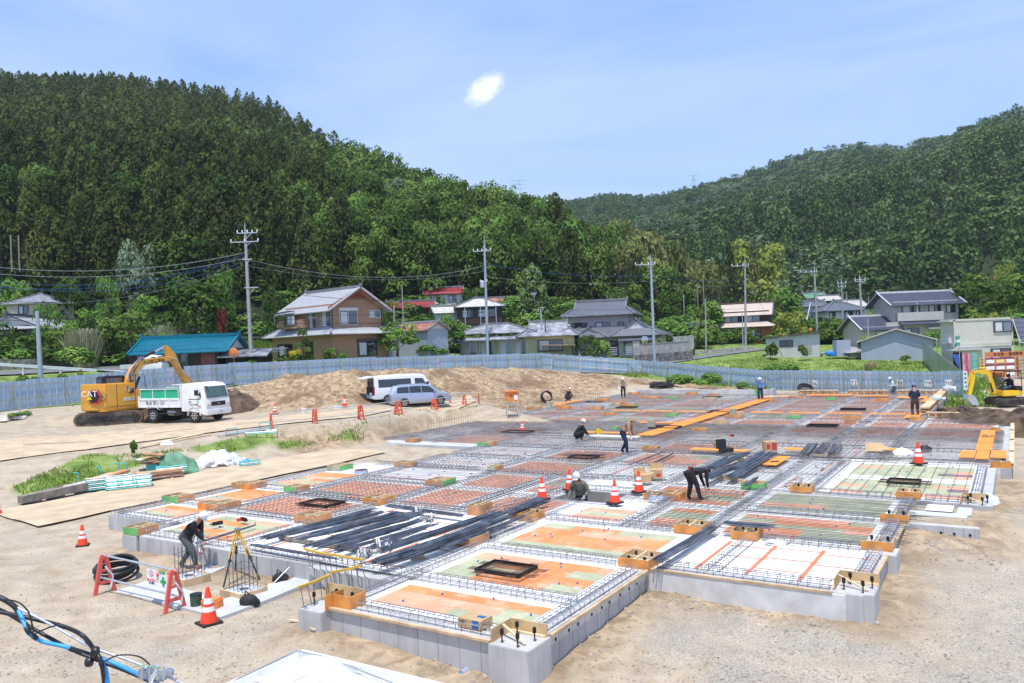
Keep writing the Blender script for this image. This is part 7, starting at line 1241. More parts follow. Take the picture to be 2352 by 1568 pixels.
# -- square frames, rings, boards
def sqframe(lb,x,y,w=1.25,d=.85,h=.12,hooks=True,z=ZT+.1,rust=False):
 t=thing('square_frame',lb,'steel frame',W(x,y,z),SR,'black square steel frames on the deck');b=MB()
 for s in(-1,1):b.box((0,s*d/2,h/2),(w+.04,.035,h),'black_iron');b.box((s*w/2,0,h/2-.002),(.035,d-.035,h),'black_iron')
 part(t,'frame',b)
 if hooks:
  b=MB()
  for s in(-1,1):
   for k in range(4):o=s*(.06+.06*k);b.tube([(-w/2-.28,s*d/2-o,.03),(w/2+.28,s*d/2-o,.03),(w/2+.32,s*d/2-o+.03,.03),(w/2+.28,s*d/2-o+.06,.03)],.008,'rebar_rust',4);b.tube([(s*w/2-o,-d/2-.25,.05),(s*w/2-o,d/2+.25,.05)],.008,'rebar_rust',4)
  part(t,'corner_bars',b)
for a in(('black square frame with rusty hooks in the nearest wing',1163,1310,1.1,.74,.09),('black square frame on the red mesh at left',740,1158,1.2,.8,.09),('black square frame on the red mesh in the middle',1340,1052,1.1,.8,.09),('black square frame stacked on the spaced bar bay',2077,1108,.9,.7,.09),('black square frame in the far right half',1890,980,1.4,.9,.12,False),('low black frame at the far right back',1960,941,1.4,.6,.1,False),('black frame holding a cone at the far left',1190,993,1.6,.9,.08,False),('black square frame right of the walkway middle',1528,984,1.5,1.0,.12,False),('black square frame right of the walkway, far',1656,946,1.5,1.0,.1,False),('flat black frame far left of the walkway',1440,936,1.4,.9,.06,False),('flat black frame before the back kerb',1636,912,1.4,.8,.06,False),('flat black frame with a green sheet far left',1362,923,1.6,.8,.06,False)):sqframe(*a)
for lb,x,y,r,h in(('short silver ring on the left plywood bays',830,1090,.27,.2),('silver ring right of the pit cones',1509,1149,.3,.22),('silver ring at the back left bay',953,1010,.28,.2),('flat silver ring in the far left half',1400,951,.3,.05),('flat silver ring behind the middle right boxes',1987,970,.35,.05)):b=MB();b.lathe([(r,0),(r,h*.3),(r*1.03,h*.35),(r,h*.4),(r,h),(r*.9,h),(r*.9,0)],(0,0,0),'chrome',24);tag(b.build('steel_ring',None,tuple(W(x,y,ZT+.01)),smooth=40),lb,'steel ring')
nbd=0
def board(lb,u0,u1,v0,v1,z=ZT+.16):
 b=MB();b.box((0,0,0),(u1-u0,v1-v0,.03),'deck_orange');n=max(2,int(max(u1-u0,v1-v0)/.3));lg=(u1-u0)>(v1-v0)
 for k in range(1,n):b.box(((k/n-.5)*(u1-u0)if lg else 0,0 if lg else(k/n-.5)*(v1-v0),.017),((.03,v1-v0-.05,.006)if lg else(u1-u0-.05,.03,.006)),'form_orange')
 o=b.build('walk_board',None,tuple(S((u0+u1)/2,(v0+v1)/2,z)),SR);tag(o,lb,'walk board','orange plastic walk boards over the mesh')
for i,(a,c)in enumerate(((-23.7,-21.6),(-21.4,-19.3),(-18.95,-16.7),(-16.5,-14.65),(-14.1,-12.2),(-11.9,-10),(-9.6,-7.7),(-7.3,-5.4))):board('orange board of the far cross walkway, %s from the left'%ordn(i+1),a,c,49.3,49.75)
for i in range(11):board('orange board of the long walkway running away, %s from the near end'%ordn(i+1),-16.35+.0*i,-15.45,36.9+2.05*i,38.75+2.05*i)
for lb,*q in(('orange board left of the long walkway, near',-18.6,-16.4,42.4,42.8),('orange board behind the brown hooded worker',-19.6,-17.0,37.3,37.8),('orange board at the far left by the crouching worker',-31,-29.2,53.0,53.4),('orange board running away at the far left',-30.8,-30.2,53.8,58),('orange board under the man in navy',-5.3,-4.6,47.4,50),('orange mat by the right edge, farthest',-1.5,-.95,40.0,42.3),('orange mat by the right edge, second',-1.5,-.95,37.8,39.8),('orange mat by the right edge, third',-1.5,-.95,35.5,37.6),('orange mat near the right edge, left one',-1.95,-1.45,33.4,35.2),('orange mat near the right edge, right one',-.95,-.45,33.6,35.5),('orange mat near the right edge, middle one',-1.42,-1.0,33.2,35.3),('orange board under the hand tools',-8.1,-7.6,29.6,31.8),('orange board under the open carton at right',-12.0,-9.6,32.6,33.2),('orange board under the cardboard at right',-5.3,-4.2,34.6,35.2),('orange board under the end on bundles',-8.3,-7.5,33.7,34.3),('orange board before the back planks, left',-13.8,-10.5,63.2,63.9),('orange board before the back planks, middle',-10.3,-8.0,62.6,63.3),('orange board before the back planks, right',-7.2,-5.4,61.0,62.4),('orange board leaning by the right back corner',-5.4,-4.9,58,61)):board(lb,*q)
for lb,x,y,w in(('low black drill lying on the front left bay',500,1206,.3),('red and black tie tool on the front left mesh',560,1197,.34),('dark hand tool on the orange board at right',1780,1065,.35),('red handled tool on the white mesh',1682,1003,.3)):t=thing('power_tool',lb,'power tool',W(x,y,ZT+.1),rnd.random()*3);b=MB();b.box((0,0,.06),(w,.09,.1),'plastic_black');b.tube([(-w/2,0,.06),(-w*.8,0,.06)],.02,'dark_metal',6);part(t,'body',b,bevel=.02);b=MB();b.box((w*.3,.08,.05),(.08,.16,.08),'red_wrap'if 'red'in lb else 'bag_green');part(t,'grip',b)
# -- cartons, sacks, planks at the slab rear
def carton(lb,x,y,w,d,h,rz=0,flaps=False,prints=(),z=ZT+.1):
 t=thing('carton',lb,'cardboard box',W(x,y,z),rz);b=MB();b.box((0,0,h/2),(w,d,h),'cardboard');part(t,'box',b)
 if flaps:
  for s in(-1,1):b=MB();b.beam((s*w/2,0,h),(s*(w/2+.14),0,h+.06),d,.01,'cardboard');part(t,'flap',b)
  b=MB();b.box((0,d/2+.02,h+.1),(w,.01,.2),'cardboard',rx=-.2);part(t,'flap',b)
 for s,sz,m_,px,pz,bg,bw,bh in prints:
  if bg:b=MB();b.box((px,-d/2-.002,pz),(bw,.003,bh),bg);part(t,'printed_label',b)
  if s:text(s,sz,m_,t,(px,-d/2-.006,pz),(pi/2,0,0),ext=.001)
carton('flat cardboard carton printed H120 on the nearest wing',1092,1436,.50,.36,.16,SR-.02,prints=(('H120',.055,'paper',.13,.085,'label_blue',.15,.14),('仕様',.05,'ink',-.16,.11,None,0,0)),z=ZT+.02)
t=W(1092,1436,ZT+.18);b=MB();b.box((0,0,0),(.16,.1,.004),'label_blue');setp(o:=b.build('printed_label',None,(.12,.03,.163)),bpy.data.objects['carton'])
carton('cardboard carton with red print at right on the white mesh',1768,1035,.5,.4,.4,.1,prints=(('',.1,'ink',.12,.2,'label_red',.22,.3),('',.1,'ink',-.14,.2,'label_red',.16,.2)));carton('open cardboard carton behind the right pit cone',1476,1106,.45,.4,.25,.3,True);carton('cardboard carton standing on a form box by the cones',1508,1097,.42,.36,.3,-.2,True,(('',.1,'ink',.08,.12,'label_red',.16,.12),));carton('small cardboard carton left of the open tool case',1649,1031,.3,.3,.3,0)
t=thing('tool_case','open black tool case with small parts on an orange board','tool case',W(1668,1037,ZT+.18),.2);b=MB();b.box((0,0,.08),(.5,.36,.16),'plastic_black');part(t,'tray',b);b=MB();b.box((-.1,.25,.3),(.45,.05,.4),'plastic_black',rx=-.15);part(t,'lid',b)
b=MB();b.add([(-.45,-.2,.02),(.1,-.3,.05),(.3,.1,.28),(-.3,.2,.3),(.55,-.1,.06)],[(0,1,2,3),(1,4,2)],'cardboard');b.add([(-.1,-.35,.0),(.3,-.3,.1),(.2,0,.12),(-.2,-.05,.05)],[(0,1,2,3)],'cardboard');tag(b.build('cardboard_sheet',None,tuple(W(2010,1035,ZT+.18))),'crumpled flattened cardboard on an orange board','cardboard')
def lumpy(name,lb,cat,p,r,mat,seed=1,n=14,m=9,amp=.18,kind=None,fr=2.2):
 b=MB();b.ball((0,0,0),(1,1,1),mat,n,m);vs=[]
 for v in b.v:
  q=Vector(v);k=1+amp*mnoise.noise(q*fr+Vector((seed*3.1,0,0)))*2;vs.append((q.x*r[0]*k,q.y*r[1]*k,max(-.05,(q.z*k)*r[2])))
 b.v=vs;o=b.build(name,None,tuple(p),smooth=70 if 'soil'not in name else False);return tag(o,lb,cat,None,kind)
lumpy('sack','big white sack lying left of the cone at right','sack',W(2074,1046,ZT+.08),(.42,.3,.28),'sack_white',2);lumpy('sack','small dark bag beside the cone at right','bag',W(2125,1034,ZT+.08),(.25,.2,.2),'bag_black',3);lumpy('plastic_bag','clear white plastic bag on the far right corner block','plastic bag',S(-.75,25.9,ZT+.02),(.2,.18,.22),'plastic_sheet',4,amp=.3);lumpy('plastic_bag','crumpled white bag with red print on the taped foam bay','plastic bag',W(1780,1248,ZT+.01),(.32,.2,.07),'sack_white',5,amp=.4)
def stack(lb,u0,v0,u1,v1,z,h,w,nm='form_panel_stack',mats=('wood','form_orange')):
 a,c=S(u0,v0,z),S(u1,v1,z);v=c-a;L_=v.length;t=thing(nm,lb,'formwork panels',a,atan2(v.y,v.x));n=3
 for k in range(n):b=MB();b.box((L_/2,0,h*(k+.5)/n),(L_,w-.06*(k%2),h/n*.5),mats[k%len(mats)]);part(t,'panel',b)
 b=MB()
 for k in range(6):b.box((L_*(k+.5)/6,0,h/2),(.06,w*.9,h*.98),'wood_pale')
 part(t,'batten',b)
for i,(a,c)in enumerate(((-14.8,-11.8),(-11.1,-8.3),(-7.7,-5.0))):stack('stacked timber form panels along the back edge, %s from the left'%ordn(i+1),a,65.4,c,65.4,ZT,.45,.5)
stack('row of timber form panels at the right side step',-4.4,49.4,-2.35,49.4,ZT,.32,.4);stack('low orange edged panels along the right rear edge',-2.3,49.6,-.6,48.9,ZT,.12,.35,mats=('form_orange','wood'))
for i,(v0,v1)in enumerate(((50.6,55.5),(56,61),(61.4,65.6))):stack('pale timber panels standing along the rear right side, %s one'%('near','middle','far')[i],-4.55,v0,-4.55,v1,ZT,.5,.5,mats=('wood_pale','form_orange','wood_pale'))
for i,(v0,v1)in enumerate(((32.6,35.5),(36,39),(39.6,42.6),(43.2,46.6),(46.9,49.2))):stack('timber edge form on the right side of the slab, %s from the near end'%ordn(i+1),-.3,v0,-.3,v1,ZT-.04,.2,.16,'edge_form',('wood_pale','form_orange'))
b=MB();b.box((0,0,0),(12.6,.35,.62),'concrete_wall');b.box((-6.2,-.3,-.1),(.5,.5,.5),'concrete_top');tag(b.build('concrete_kerb',None,tuple(S(-23,66.0,.62)),SR-.02,bevel=.02),'pale concrete kerb along the back left edge of the slab','kerb')
lumpy('plastic_film','loose clear plastic film over the panels at the rear right','plastic film',S(-4.2,56,ZT+.5),(.2,.7,.18),'poly_film',6,amp=.35);lumpy('plastic_film','second heap of clear film at the far right corner','plastic film',S(-4.1,63.5,ZT+.55),(.25,.9,.25),'poly_film',7,amp=.35)
t=thing('plank_pile','small pile of pale planks at the far back edge','planks',S(-15.6,63,ZT),SR+.3);[part(t,'plank',MB().box((0,-.3+.15*k,.06+.05*(k%3)),(2.6,.1,.05),'wood_pale',.05*k))for k in range(5)]
t=thing('pipe_rack','grey metal box and loose pipes by the back kerb','metal box',S(-17.0,63.6,ZT+.1),SR);part(t,'box',MB().box((.6,0,.25),(.35,.9,.6),'galv'));part(t,'drum',MB().lathe([(.3,0),(.3,.2)],(-.5,0,.3),'form_green',14,'y'))
for i,(u,v)in enumerate(((-14.6,47.3),(-16.9,40.2),(-29.9,51.6))):b=MB();b.box((0,0,.25),(.35,.3,.45),'form_sage');tag(b.build('board_offcut',None,tuple(S(u,v,ZT+.1)),SR),'sage grey block standing on the far mesh, %s'%('right of the walkway','at the near end of the walkway','at the far left edge')[i],'board')
t=thing('cable_reel','yellow cable reel beside the crouching worker','cable reel',W(1375,1000,ZT+.05),.3);part(t,'reel',MB().lathe([(.16,-.06),(.16,.06)],(0,0,.22),'logo_yellow',16,'y'));part(t,'stand',MB().tube([(-.15,0,0),(-.15,0,.4),(.15,0,.4),(.15,0,0)],.015,'plastic_black',6));lumpy('bag','dark small bag left of the yellow cable reel','bag',W(1364,1003,ZT+.05),(.12,.1,.16),'bag_black',9)
b=MB();b.box((0,0,.08),(2.6,.5,.12),'foam_board');tag(b.build('foam_board',None,tuple(W(1412,1007,ZT+.05)),SR),'long white foam board beneath the orange board','foam board')
# orange distribution box on a step ladder
p=onground(1177,957);t=thing('power_box','orange distribution box on top of a step ladder','power box',p+Vector((0,0,1.05)),.1);part(t,'box',MB().box((0,0,.28),(.85,.4,.62),'case_orange'),bevel=.01);part(t,'lid',MB().box((0,-.03,.6),(.95,.5,.05),'case_orange'));part(t,'notice',MB().box((.25,-.21,.2),(.22,.01,.3),'paper'));text('△',.22,'ink',t,(-.05,-.215,.33),(pi/2,0,0))
t=thing('step_ladder','aluminium step ladder carrying the orange box','ladder',p,.1)
for s in(-1,1):b=MB();b.beam((s*.38,-.35,0),(s*.25,-.05,1.04),.05,.05,'galv');b.beam((s*.38,.35,0),(s*.25,.05,1.04),.04,.04,'galv');part(t,'side_rail',b)
for k in range(3):part(t,'step',MB().box((0,-.27+.08*k,.27+.27*k),(.62-.06*k,.1,.03),'galv'))
# -- materials stored on the grassy bank
def og(x,y,dz=0):return onground(x,y)+Vector((0,0,dz))
t=thing('timber_beam','long heavy grey timber beam lying beside the plates','timber',og(46,1160,.1));v=og(245,1122,.18)-og(46,1160,.1);part(t,'beam',MB().beam((0,0,.1),v+Vector((0,0,.1)),.3,.28,'wood_grey'))
for f in(.12,.38,.7):part(t,'bearer',MB().beam(v*f+Vector((-.25,-.15,-.09)),v*f+Vector((.2,.35,-.09)),.1,.09,'wood_grey'))
for i,(x0,y0,x1,y1,m_,w)in enumerate(((68,1145,230,1112,'wood',.16),(80,1141,226,1108,'wood_grey',.12),(150,1128,240,1108,'foam',.3),(195,1117,262,1098,'ply_orange2',.5),(215,1112,290,1092,'form_rose',.5))):b=MB();b.beam(og(x0,y0,.15),og(x1,y1,.15+.02*i),w,.1,m_);tag(b.build('plank',None),'weathered plank or sheet stored behind the grey beam, %s from the front'%ordn(i+1),'plank')
def frames(lb,x,y,n,rz,w=1.2,d=.6,mat='scaf_teal'):
 t=thing('scaffold_frames',lb,'scaffold frames',og(x,y),rz)
 for k in range(n):
  b=MB();z=.1+.075*k
  for s in(-1,1):b.tube([(-w/2,s*d/2,z),(w/2,s*d/2,z)],.024,'galv'if k%2 else mat,6)
  for q in range(4):b.tube([(-w/2+w*q/3,-d/2,z),(-w/2+w*q/3,d/2,z)],.022,mat,6)
  part(t,'frame',b)
frames('stack of teal scaffold frames on the plate edge, left',252,1123,6,.55,1.7,.7);frames('stack of teal scaffold frames on the plate edge, right',296,1122,6,.5,1.7,.7);frames('low teal frames past the white bags',574,1070,3,.5,.9,.5);frames('teal frames lying on the bank top',600,998,2,.3,1.6,.7)
for i,(x,y)in enumerate(((530,1004),(607,990),(180,1113),(232,1098),(273,1090),(292,1090))):b=MB();b.tube([(-.25,0,0),(-.25,0,.45),(.35,0,.5),(.35,0,0)]if i<2 else[(0,0,0),(0,0,.5),(-.2,0,.52)],.03,'scaf_teal',6);tag(b.build('teal_bracket',None,tuple(og(x,y))),'upright teal steel bracket on the grassy bank, %s'%('beside the planks','by the barricade end','leftmost','second from left','third from left','rightmost of the low ones')[i],'bracket','teal brackets')
t=thing('plywood_pile','loose pile of orange and pale plywood sheets on bearers','plywood',og(360,1102),.5)
for k in range(8):part(t,'sheet',MB().box((rnd.uniform(-.15,.15),rnd.uniform(-.08,.08),.14+.035*k),(1.9,.62,.018),('ply_orange2','foam','form_rose','ply_raw')[k%4],rnd.uniform(-.15,.15)))
for s in(-.6,.6):part(t,'bearer',MB().box((s,0,.05),(.1,.6,.1),'wood'))
t=thing('scrap_wood_pile','tumbled scrap boards left of the green tarp','scrap wood',og(350,1082),.4)
for k in range(8):part(t,'board',MB().box((rnd.uniform(-.2,.2),0,.35+.06*k),(.9,.4,.03),('ply_raw','form_rose','foam')[k%3],rnd.uniform(-.5,.5),rnd.uniform(-.15,.15)))
part(t,'rack',MB().box((0,.1,.16),(.5,.5,.32),'scaf_teal'));lumpy('tarp_heap','faded green tarp draped over a stored heap','tarp',og(404,1084),(1.05,.55,.8),'tarp_green',11,22,14,.16,fr=1.7);frames('teal steel props sticking out below the tarp',395,1090,5,.4,1.3,.4)
lumpy('sack','white sack on top of the green tarp heap','sack',og(372,1072)+Vector((0,.6,1.0)),(.3,.2,.16),'sack_white',12)
for i,(x,y,r,m_)in enumerate(((470,1070,.4,'sack_white'),(485,1064,.42,'plastic_sheet'),(500,1066,.38,'sack_white'),(508,1058,.44,'plastic_sheet'),(522,1062,.36,'cloth_white'),(535,1060,.34,'plastic_sheet'),(548,1066,.34,'cloth_white'),(478,1058,.36,'cloth_white'),(562,1066,.22,'sheet_blue'),(492,1052,.4,'plastic_sheet'))):lumpy('rubbish_bag','crumpled rubbish bag of the row on the bank foot, %s from the left'%ordn(i+1),'rubbish bag',og(x,y),(r*1.15,r,r*.95),m_,20+i,amp=.38)
t=thing('plank_stack','long pale planks stacked along the bank top','planks',og(322,1030));v=og(474,1000)-og(322,1030)
for k in range(5):part(t,'plank',MB().beam(Vector((0,.12*k,.06+.05*(k%2))),v+Vector((rnd.uniform(-.5,.3),.12*k,.06+.05*(k%2))),.14,.05,'wood_pale'if k<4 else 'wood'))
for i,(x0,y0,x1,y1)in enumerate(((520,1001,640,982),(500,1005,610,991))):b=MB();b.tube([og(x0,y0,.12),og(x1,y1,.12)],.04,'galv',6);tag(b.build('steel_pipe',None),'long steel pipe on the bank top, %s one'%('farther','nearer')[i],'pipe')
# stones and clods
def rocks(name,lb,pts,r0,r1,mat,kind=None,seed=1):
 b=MB();r_=random.Random(seed)
 for p in pts:
  r=r_.uniform(r0,r1);s=MB();s.ball((0,0,0),(1,1,1),mat,6,4);M_=Euler((r_.random()*3,r_.random()*3,r_.random()*3)).to_matrix();b.add([Vector(p)+Vector((M_@(Vector(v)*r*r_.uniform(.75,1.25))).to_tuple())*1 for v in s.v],s.f,mat)
 o=b.build(name,None);tag(o,lb,None if kind else 'rocks',None,kind);return o
for i,(x,y,r)in enumerate(((16,962,.5),(34,954,.45),(50,960,.4),(58,953,.35),(4,966,.4))):lumpy('rock','pale flat broken rock before the fence at far left, %s from the left'%ordn((2,3,4,5,1)[i]),'rock',og(x,y),(r*1.3,r,r*.6),'rock_pale',40+i,8,6,.3)
r_=random.Random(3);pts=[]
for(x0,y0,x1,y1,n,sp)in((1300,1530,1480,1370,60,.25),(1480,1366,1910,1432,70,.2),(2050,1245,2180,1265,30,.3),(900,1480,1180,1558,40,.2),(2195,1240,2260,1290,60,.3),(2020,1430,1700,1440,20,.5)):
 for k in range(n):f=r_.random();p=onground(x0+(x1-x0)*f,y0+(y1-y0)*f);pts.append((p.x+r_.gauss(0,sp),p.y+r_.gauss(0,sp)-.1,p.z))
rocks('clods','small earth clods along the foot of the foundation walls',[(x,y,gz(x,y))for x,y,z in pts],.012,.055,'rock','stuff',4)
pts=[]
for k in range(5200):
 x,y=r_.uniform(-60,2420),1568-(r_.random()**1.6)*430;p=W(x,y,0);u,v=toS(p)
 if inpoly([u],[v],[(-25,14.3),(-21.8,13),(-12,12.8),(-12,10.7),(-6.8,10.7),(-6.8,15.9),(-2.4,16),(-2.4,22.4),(-.7,25),(-.3,60),(-32,60),(-30,42)])[0]:continue
 pts.append((p.x,p.y,gz(p.x,p.y)))
rocks('gravel','loose gravel stones scattered over the site ground',pts,.006,.028,'rock','stuff',5)
def heap(name,lb,c,rx,ry,h,mat,seed,n=60,amp=.3):
 b=MB();vs=[];
 for j in range(n+1):
  for i in range(n+1):
   x,y=-1.15+2.3*i/n,-1.15+2.3*j/n;d=sqrt(x*x+y*y)+.18*float(N1(x*1.7+seed,y*1.7));z=max(0,1-d)**.75*h*(1+.25*float(N2(x*3+seed,y*3)));z+=(amp*.5*float(fbm(x*rx*1.4+seed,y*ry*1.4,4))*min(1,z*3)if z>0 else 0);X,Y=c.x+x*rx,c.y+y*ry;vs.append((X,Y,gz(X,Y)-.06+max(0,z)*(1 if d<1 else 0)))
 fs=[(j*(n+1)+i,j*(n+1)+i+1,(j+1)*(n+1)+i+1,(j+1)*(n+1)+i)for j in range(n)for i in range(n)];b.add(vs,fs,mat);o=b.build(name,None);tag(o,lb,'soil heap');return o
mk('soil_dark',(.075,.048,.030),.95,0,.5,1.6,.8,14,col2=(.15,.10,.065))
heap('soil_heap','dark brown heap of dug soil before the yellow mini excavator',onground(2318,985),3.4,5.5,1.1,'soil_dark',3,80,.35);heap('soil_heap','lower dark brown soil heap by the mini excavator bucket',onground(2212,952),1.9,2.6,.6,'soil_dark',9,50,.3);heap('soil_heap','dark brown soil behind the dump truck bed',D(478,880,55),3.2,3.0,1.5,'soil_dark',14,50,.3);heap('soil_heap','dark soil between the excavator track and the truck',D(345,950,52.5),2.4,1.6,.9,'soil_dark',18,40,.3)
# -- notice boards and banners by the site office
def panel_at(name,lb,cat,x0,y0,x1,y1,d,mat,th=.06):
 a,c=D(x0,y0,d),D(x1,y1,d);t=thing(name,lb,cat,Vector(((a.x+c.x)/2,d,(a.z+c.z)/2)));w,h=abs(c.x-a.x),abs(a.z-c.z);part(t,'panel',MB().box((0,0,0),(w,th,h),mat));return t,w,h
t,w,h=panel_at('notice_board','large orange notice board with white sheets and purple headings','notice board',2262,822,2333,864,70,'board_orange')
for i in range(3):
 for j in range(3):part(t,'notice_sheet',MB().box(((i-1)*w/3,-.04,(1-j)*h/3-.04),(w/3-.18,.02,h/3-.28),('paper','paper','board_orange','banner_yellow','paper','form_orange','paper','paper','paper')[i*3+j]))
 part(t,'heading_strip',MB().box(((i-1)*w/3,-.04,h/2-.06),(w/3-.05,.02,.1),'board_purple'));part(t,'heading_strip',MB().box(((i-1)*w/3,-.04,h/6-.06),(w/3-.05,.02,.1),'board_purple'))
part(t,'post',MB().box((-w/2,.05,-h*.6),(.08,.08,h*1.2),'galv'));part(t,'post',MB().box((w/2,.05,-h*.6),(.08,.08,h*1.2),'galv'))
t,w,h=panel_at('banner','long orange banner with dark writing above the notice board','banner',2262,809,2352,817,70.2,'board_orange',.03);text('安全第一 整理整頓',h*.7,'ink',t,(.3,-.03,0),(pi/2,0,0))
for lb,x0,y0,x1,y1,m_,s,cl in(('pink and yellow vertical banner about safety week',2211,811,2229,859,'banner_pink','全国安全週間','ink_red'),('teal vertical banner beside the pink one',2231,810,2248,860,'banner_teal','熱中症予防','banner_yellow'),('narrow pale yellow banner beside the notice board',2250,821,2261,860,'banner_yellow','熱中症注意','ink_red'),('white narrow board with black characters near the fence end',2212,852,2223,895,'paper','現場案内','ink')):
 d=71 if y0<830 else 62;t,w,h=panel_at('banner',lb,'banner',x0,y0,x1,y1,d,m_,.02)
 for k,ch in enumerate(s):text(ch,w*.62,cl,t,(0,-.02,h/2-h*(k+.7)/(len(s)+.5)),(pi/2,0,0))
 part(t,'pole',MB().tube([(-w/2-.03,0,h/2+.1),(-w/2-.03,0,-h/2-1.0)],.025,'galv',6))
b=MB();q=[D(x,y,70)for x,y in((2187,813),(2203,814),(2202,846))];b.add([p for p in q]+[p+Vector((0,.03,0))for p in q],[(0,1,2),(5,4,3)],'banner_blue');tag(b.build('flag',None),'folded dark blue flag left of the banners','flag')
p=D(2200,783,71);t=thing('hanging_streamer','green and white tube streamer on a pole by the office','streamer',p);part(t,'tube',MB().lathe([(.16,-.45),(.16,-.1)],(0,0,0),'mesh_safety',10));part(t,'tube',MB().lathe([(.16,.15),(.2,.45)],(0,0,0),'mesh_safety',10));part(t,'white_band',MB().lathe([(.15,-.1),(.15,.15)],(0,0,0),'paper',10));part(t,'pole',MB().tube([(.1,0,.7),(.1,0,-3.2)],.03,'galv',6))
t,w,h=panel_at('shelf_rack','brown locker rack at the right edge beside the notice board','rack',2336,820,2362,864,70,'board_orange',.3)
for i in range(2):
 for j in range(6):part(t,'locker',MB().box(((i-.5)*w/2,-.16,h/2-h*(j+.5)/6),(w/2-.08,.04,h/6-.08),'form_sage'))
p=D(1985,858,76);p=D(2068,850,74);t=thing('solar_lamp','small solar lamp on a short post in the field','lamp',D(2374*.59+0,850,74)if 0 else Vector(((2105-CX)/FOC*74,74,gz((2105-CX)/FOC*74,74))));
t.location=Vector(((2208-CX)/FOC*74-4.6,74,gz((2100-CX)/FOC*74,74)));part(t,'post',MB().tube([(0,0,0),(0,0,.5)],.05,'frame_dark',6));part(t,'panel',MB().box((0,0,.62),(.4,.05,.25),'galv',rx=-.5))
# -- foreground: container roof and the cable bundle
t=thing('white_container','white metal container roof at the bottom edge of the view','container',(0,0,0));zc=2.7;c0,c1,c2=W(690,1502,zc),W(960,1568,zc),W(560,1563,zc);ex=(c1-c0).normalized();ey=(c2-c0).normalized();A0=c0;A1=c0+ex*3.2;A3=c0+ey*2.8;A2=A1+ey*2.8;b=MB();b.add([A0,A1,A2,A3]+[p-Vector((0,0,2.6))for p in(A0,A1,A2,A3)],[(0,1,5,4),(1,2,6,5),(2,3,7,6),(3,0,4,7)],'truck_white');part(t,'body',b,fixn=True)
b=MB();dz=Vector((0,0,-.035));b.add([p+dz for p in(A0,A1,A2,A3)],[(0,1,2,3)],'truck_white');part(t,'roof',b);b=MB()
for p,q in((A0,A1),(A1,A2),(A2,A3),(A3,A0)):b.beam(p,q,.06,.07,'truck_white')
part(t,'roof_frame',b);b=MB();b.beam(A0+ey*.55+dz*.3,A1+ey*.55+dz*.3,.035,.03,'truck_white')
for k in range(9):q=A0+ex*(.35+.22*k)+ey*.28;b.beam(q+dz*.6,q+ey*.13+dz*.6,.02,.02,'truck_white')
part(t,'roof_rib',b)
b=MB();b.tube([c2+ey*.3+Vector((0,0,.0)),A3.lerp(A0,.75)+Vector((0,0,.04)),A0+ey*.05+Vector((0,0,.05)),A0+ex*.35+Vector((0,0,.03)),A0+ex*1.2+ey*.1],.008,'wire_grey',6);tag(b.build('cable',None),'thin grey cable lying over the white container edge','cable')
def fg(pts,r,mat,lb,d=3.6,n=8,sm=True):
 q=[Vector(D(x,y,d+(z if z else 0)))for x,y,z in pts];out=[]
 for i in range(len(q)-1):
  p0,p1,p2,p3=q[max(i-1,0)],q[i],q[i+1],q[min(i+2,len(q)-1)]
  for k in range(8):s=k/8;out.append(.5*((2*p1)+(p2-p0)*s+(2*p0-5*p1+4*p2-p3)*s*s+(3*p1-p0-3*p2+p3)*s**3))
 out.append(q[-1]);b=MB();b.tube(out,r,mat,n);o=b.build('cable',None,smooth=60);tag(o,lb,'cable','overhead service cables close to the camera');return out
fg(((-60,1340,0),(0,1376,0),(100,1425,0),(210,1485,0),(320,1525,0),(420,1570,0),(500,1610,0)),.006,'strand','twisted grey steel messenger strand');fg(((-60,1350,0),(0,1372,0),(40,1400,0),(65,1450,-.05),(95,1472,0),(150,1485,0),(200,1502,.02),(260,1522,0),(330,1555,0),(420,1600,0)),.0095,'duct_blue','bright blue sheathed cable weaving round the strand')
fg(((-60,1352,0),(0,1372,0),(30,1390,0),(42,1404,0)),.012,'duct_black','black sleeve on the blue cable at the left edge');fg(((160,1489,.0),(200,1502,.02),(232,1513,.0)),.012,'duct_black','black sleeve on the blue cable before the tie');fg(((58,1432,-.03),(65,1450,-.05),(84,1466,-.02)),.0115,'duct_black','short black sleeve on the blue cable')
fg(((-60,1390,0),(0,1405,0),(80,1422,0),(150,1440,.03),(190,1460,0),(215,1490,0),(232,1520,-.03),(240,1570,0),(246,1640,0)),.010,'duct_black','thick black cable dropping down at the tie');fg(((-60,1385,0),(0,1400,.04),(70,1440,.05),(120,1468,.04),(165,1492,.02),(235,1520,.0),(300,1545,0),(400,1590,0)),.009,'duct_black','black cable under the blue one');fg(((0,1376,-.04),(40,1382,-.06),(65,1405,-.06),(75,1440,-.05),(79,1455,-.06),(95,1448,-.06),(130,1437,-.05),(170,1445,-.05),(200,1475,-.05),(220,1505,-.05),(232,1522,-.05),(270,1505,-.06),(320,1508,-.05),(352,1535,-.03)),.0035,'wire_black','thin black lashing wire looping round the bundle');fg(((232,1523,-.02),(243,1545,0),(248,1600,0)),.0125,'duct_blue','bright blue sheathed branch dropping below the tie')
for i,(x,y)in enumerate(((219,1496),(205,1520))):b=MB();b.lathe([(.02,-.012),(.024,0),(.02,.012)],D(x,y,3.58),'duct_black',12,'x');tag(b.build('cable_tie',None,smooth=50),'black tape wrap on the foreground cables, %s one'%('upper','lower')[i],'cable tie')
t=thing('cable_clamp','cluster of blue grey line clamps on the foreground strand','clamp',D(352,1545,3.58));t.scale=(.72,)*3
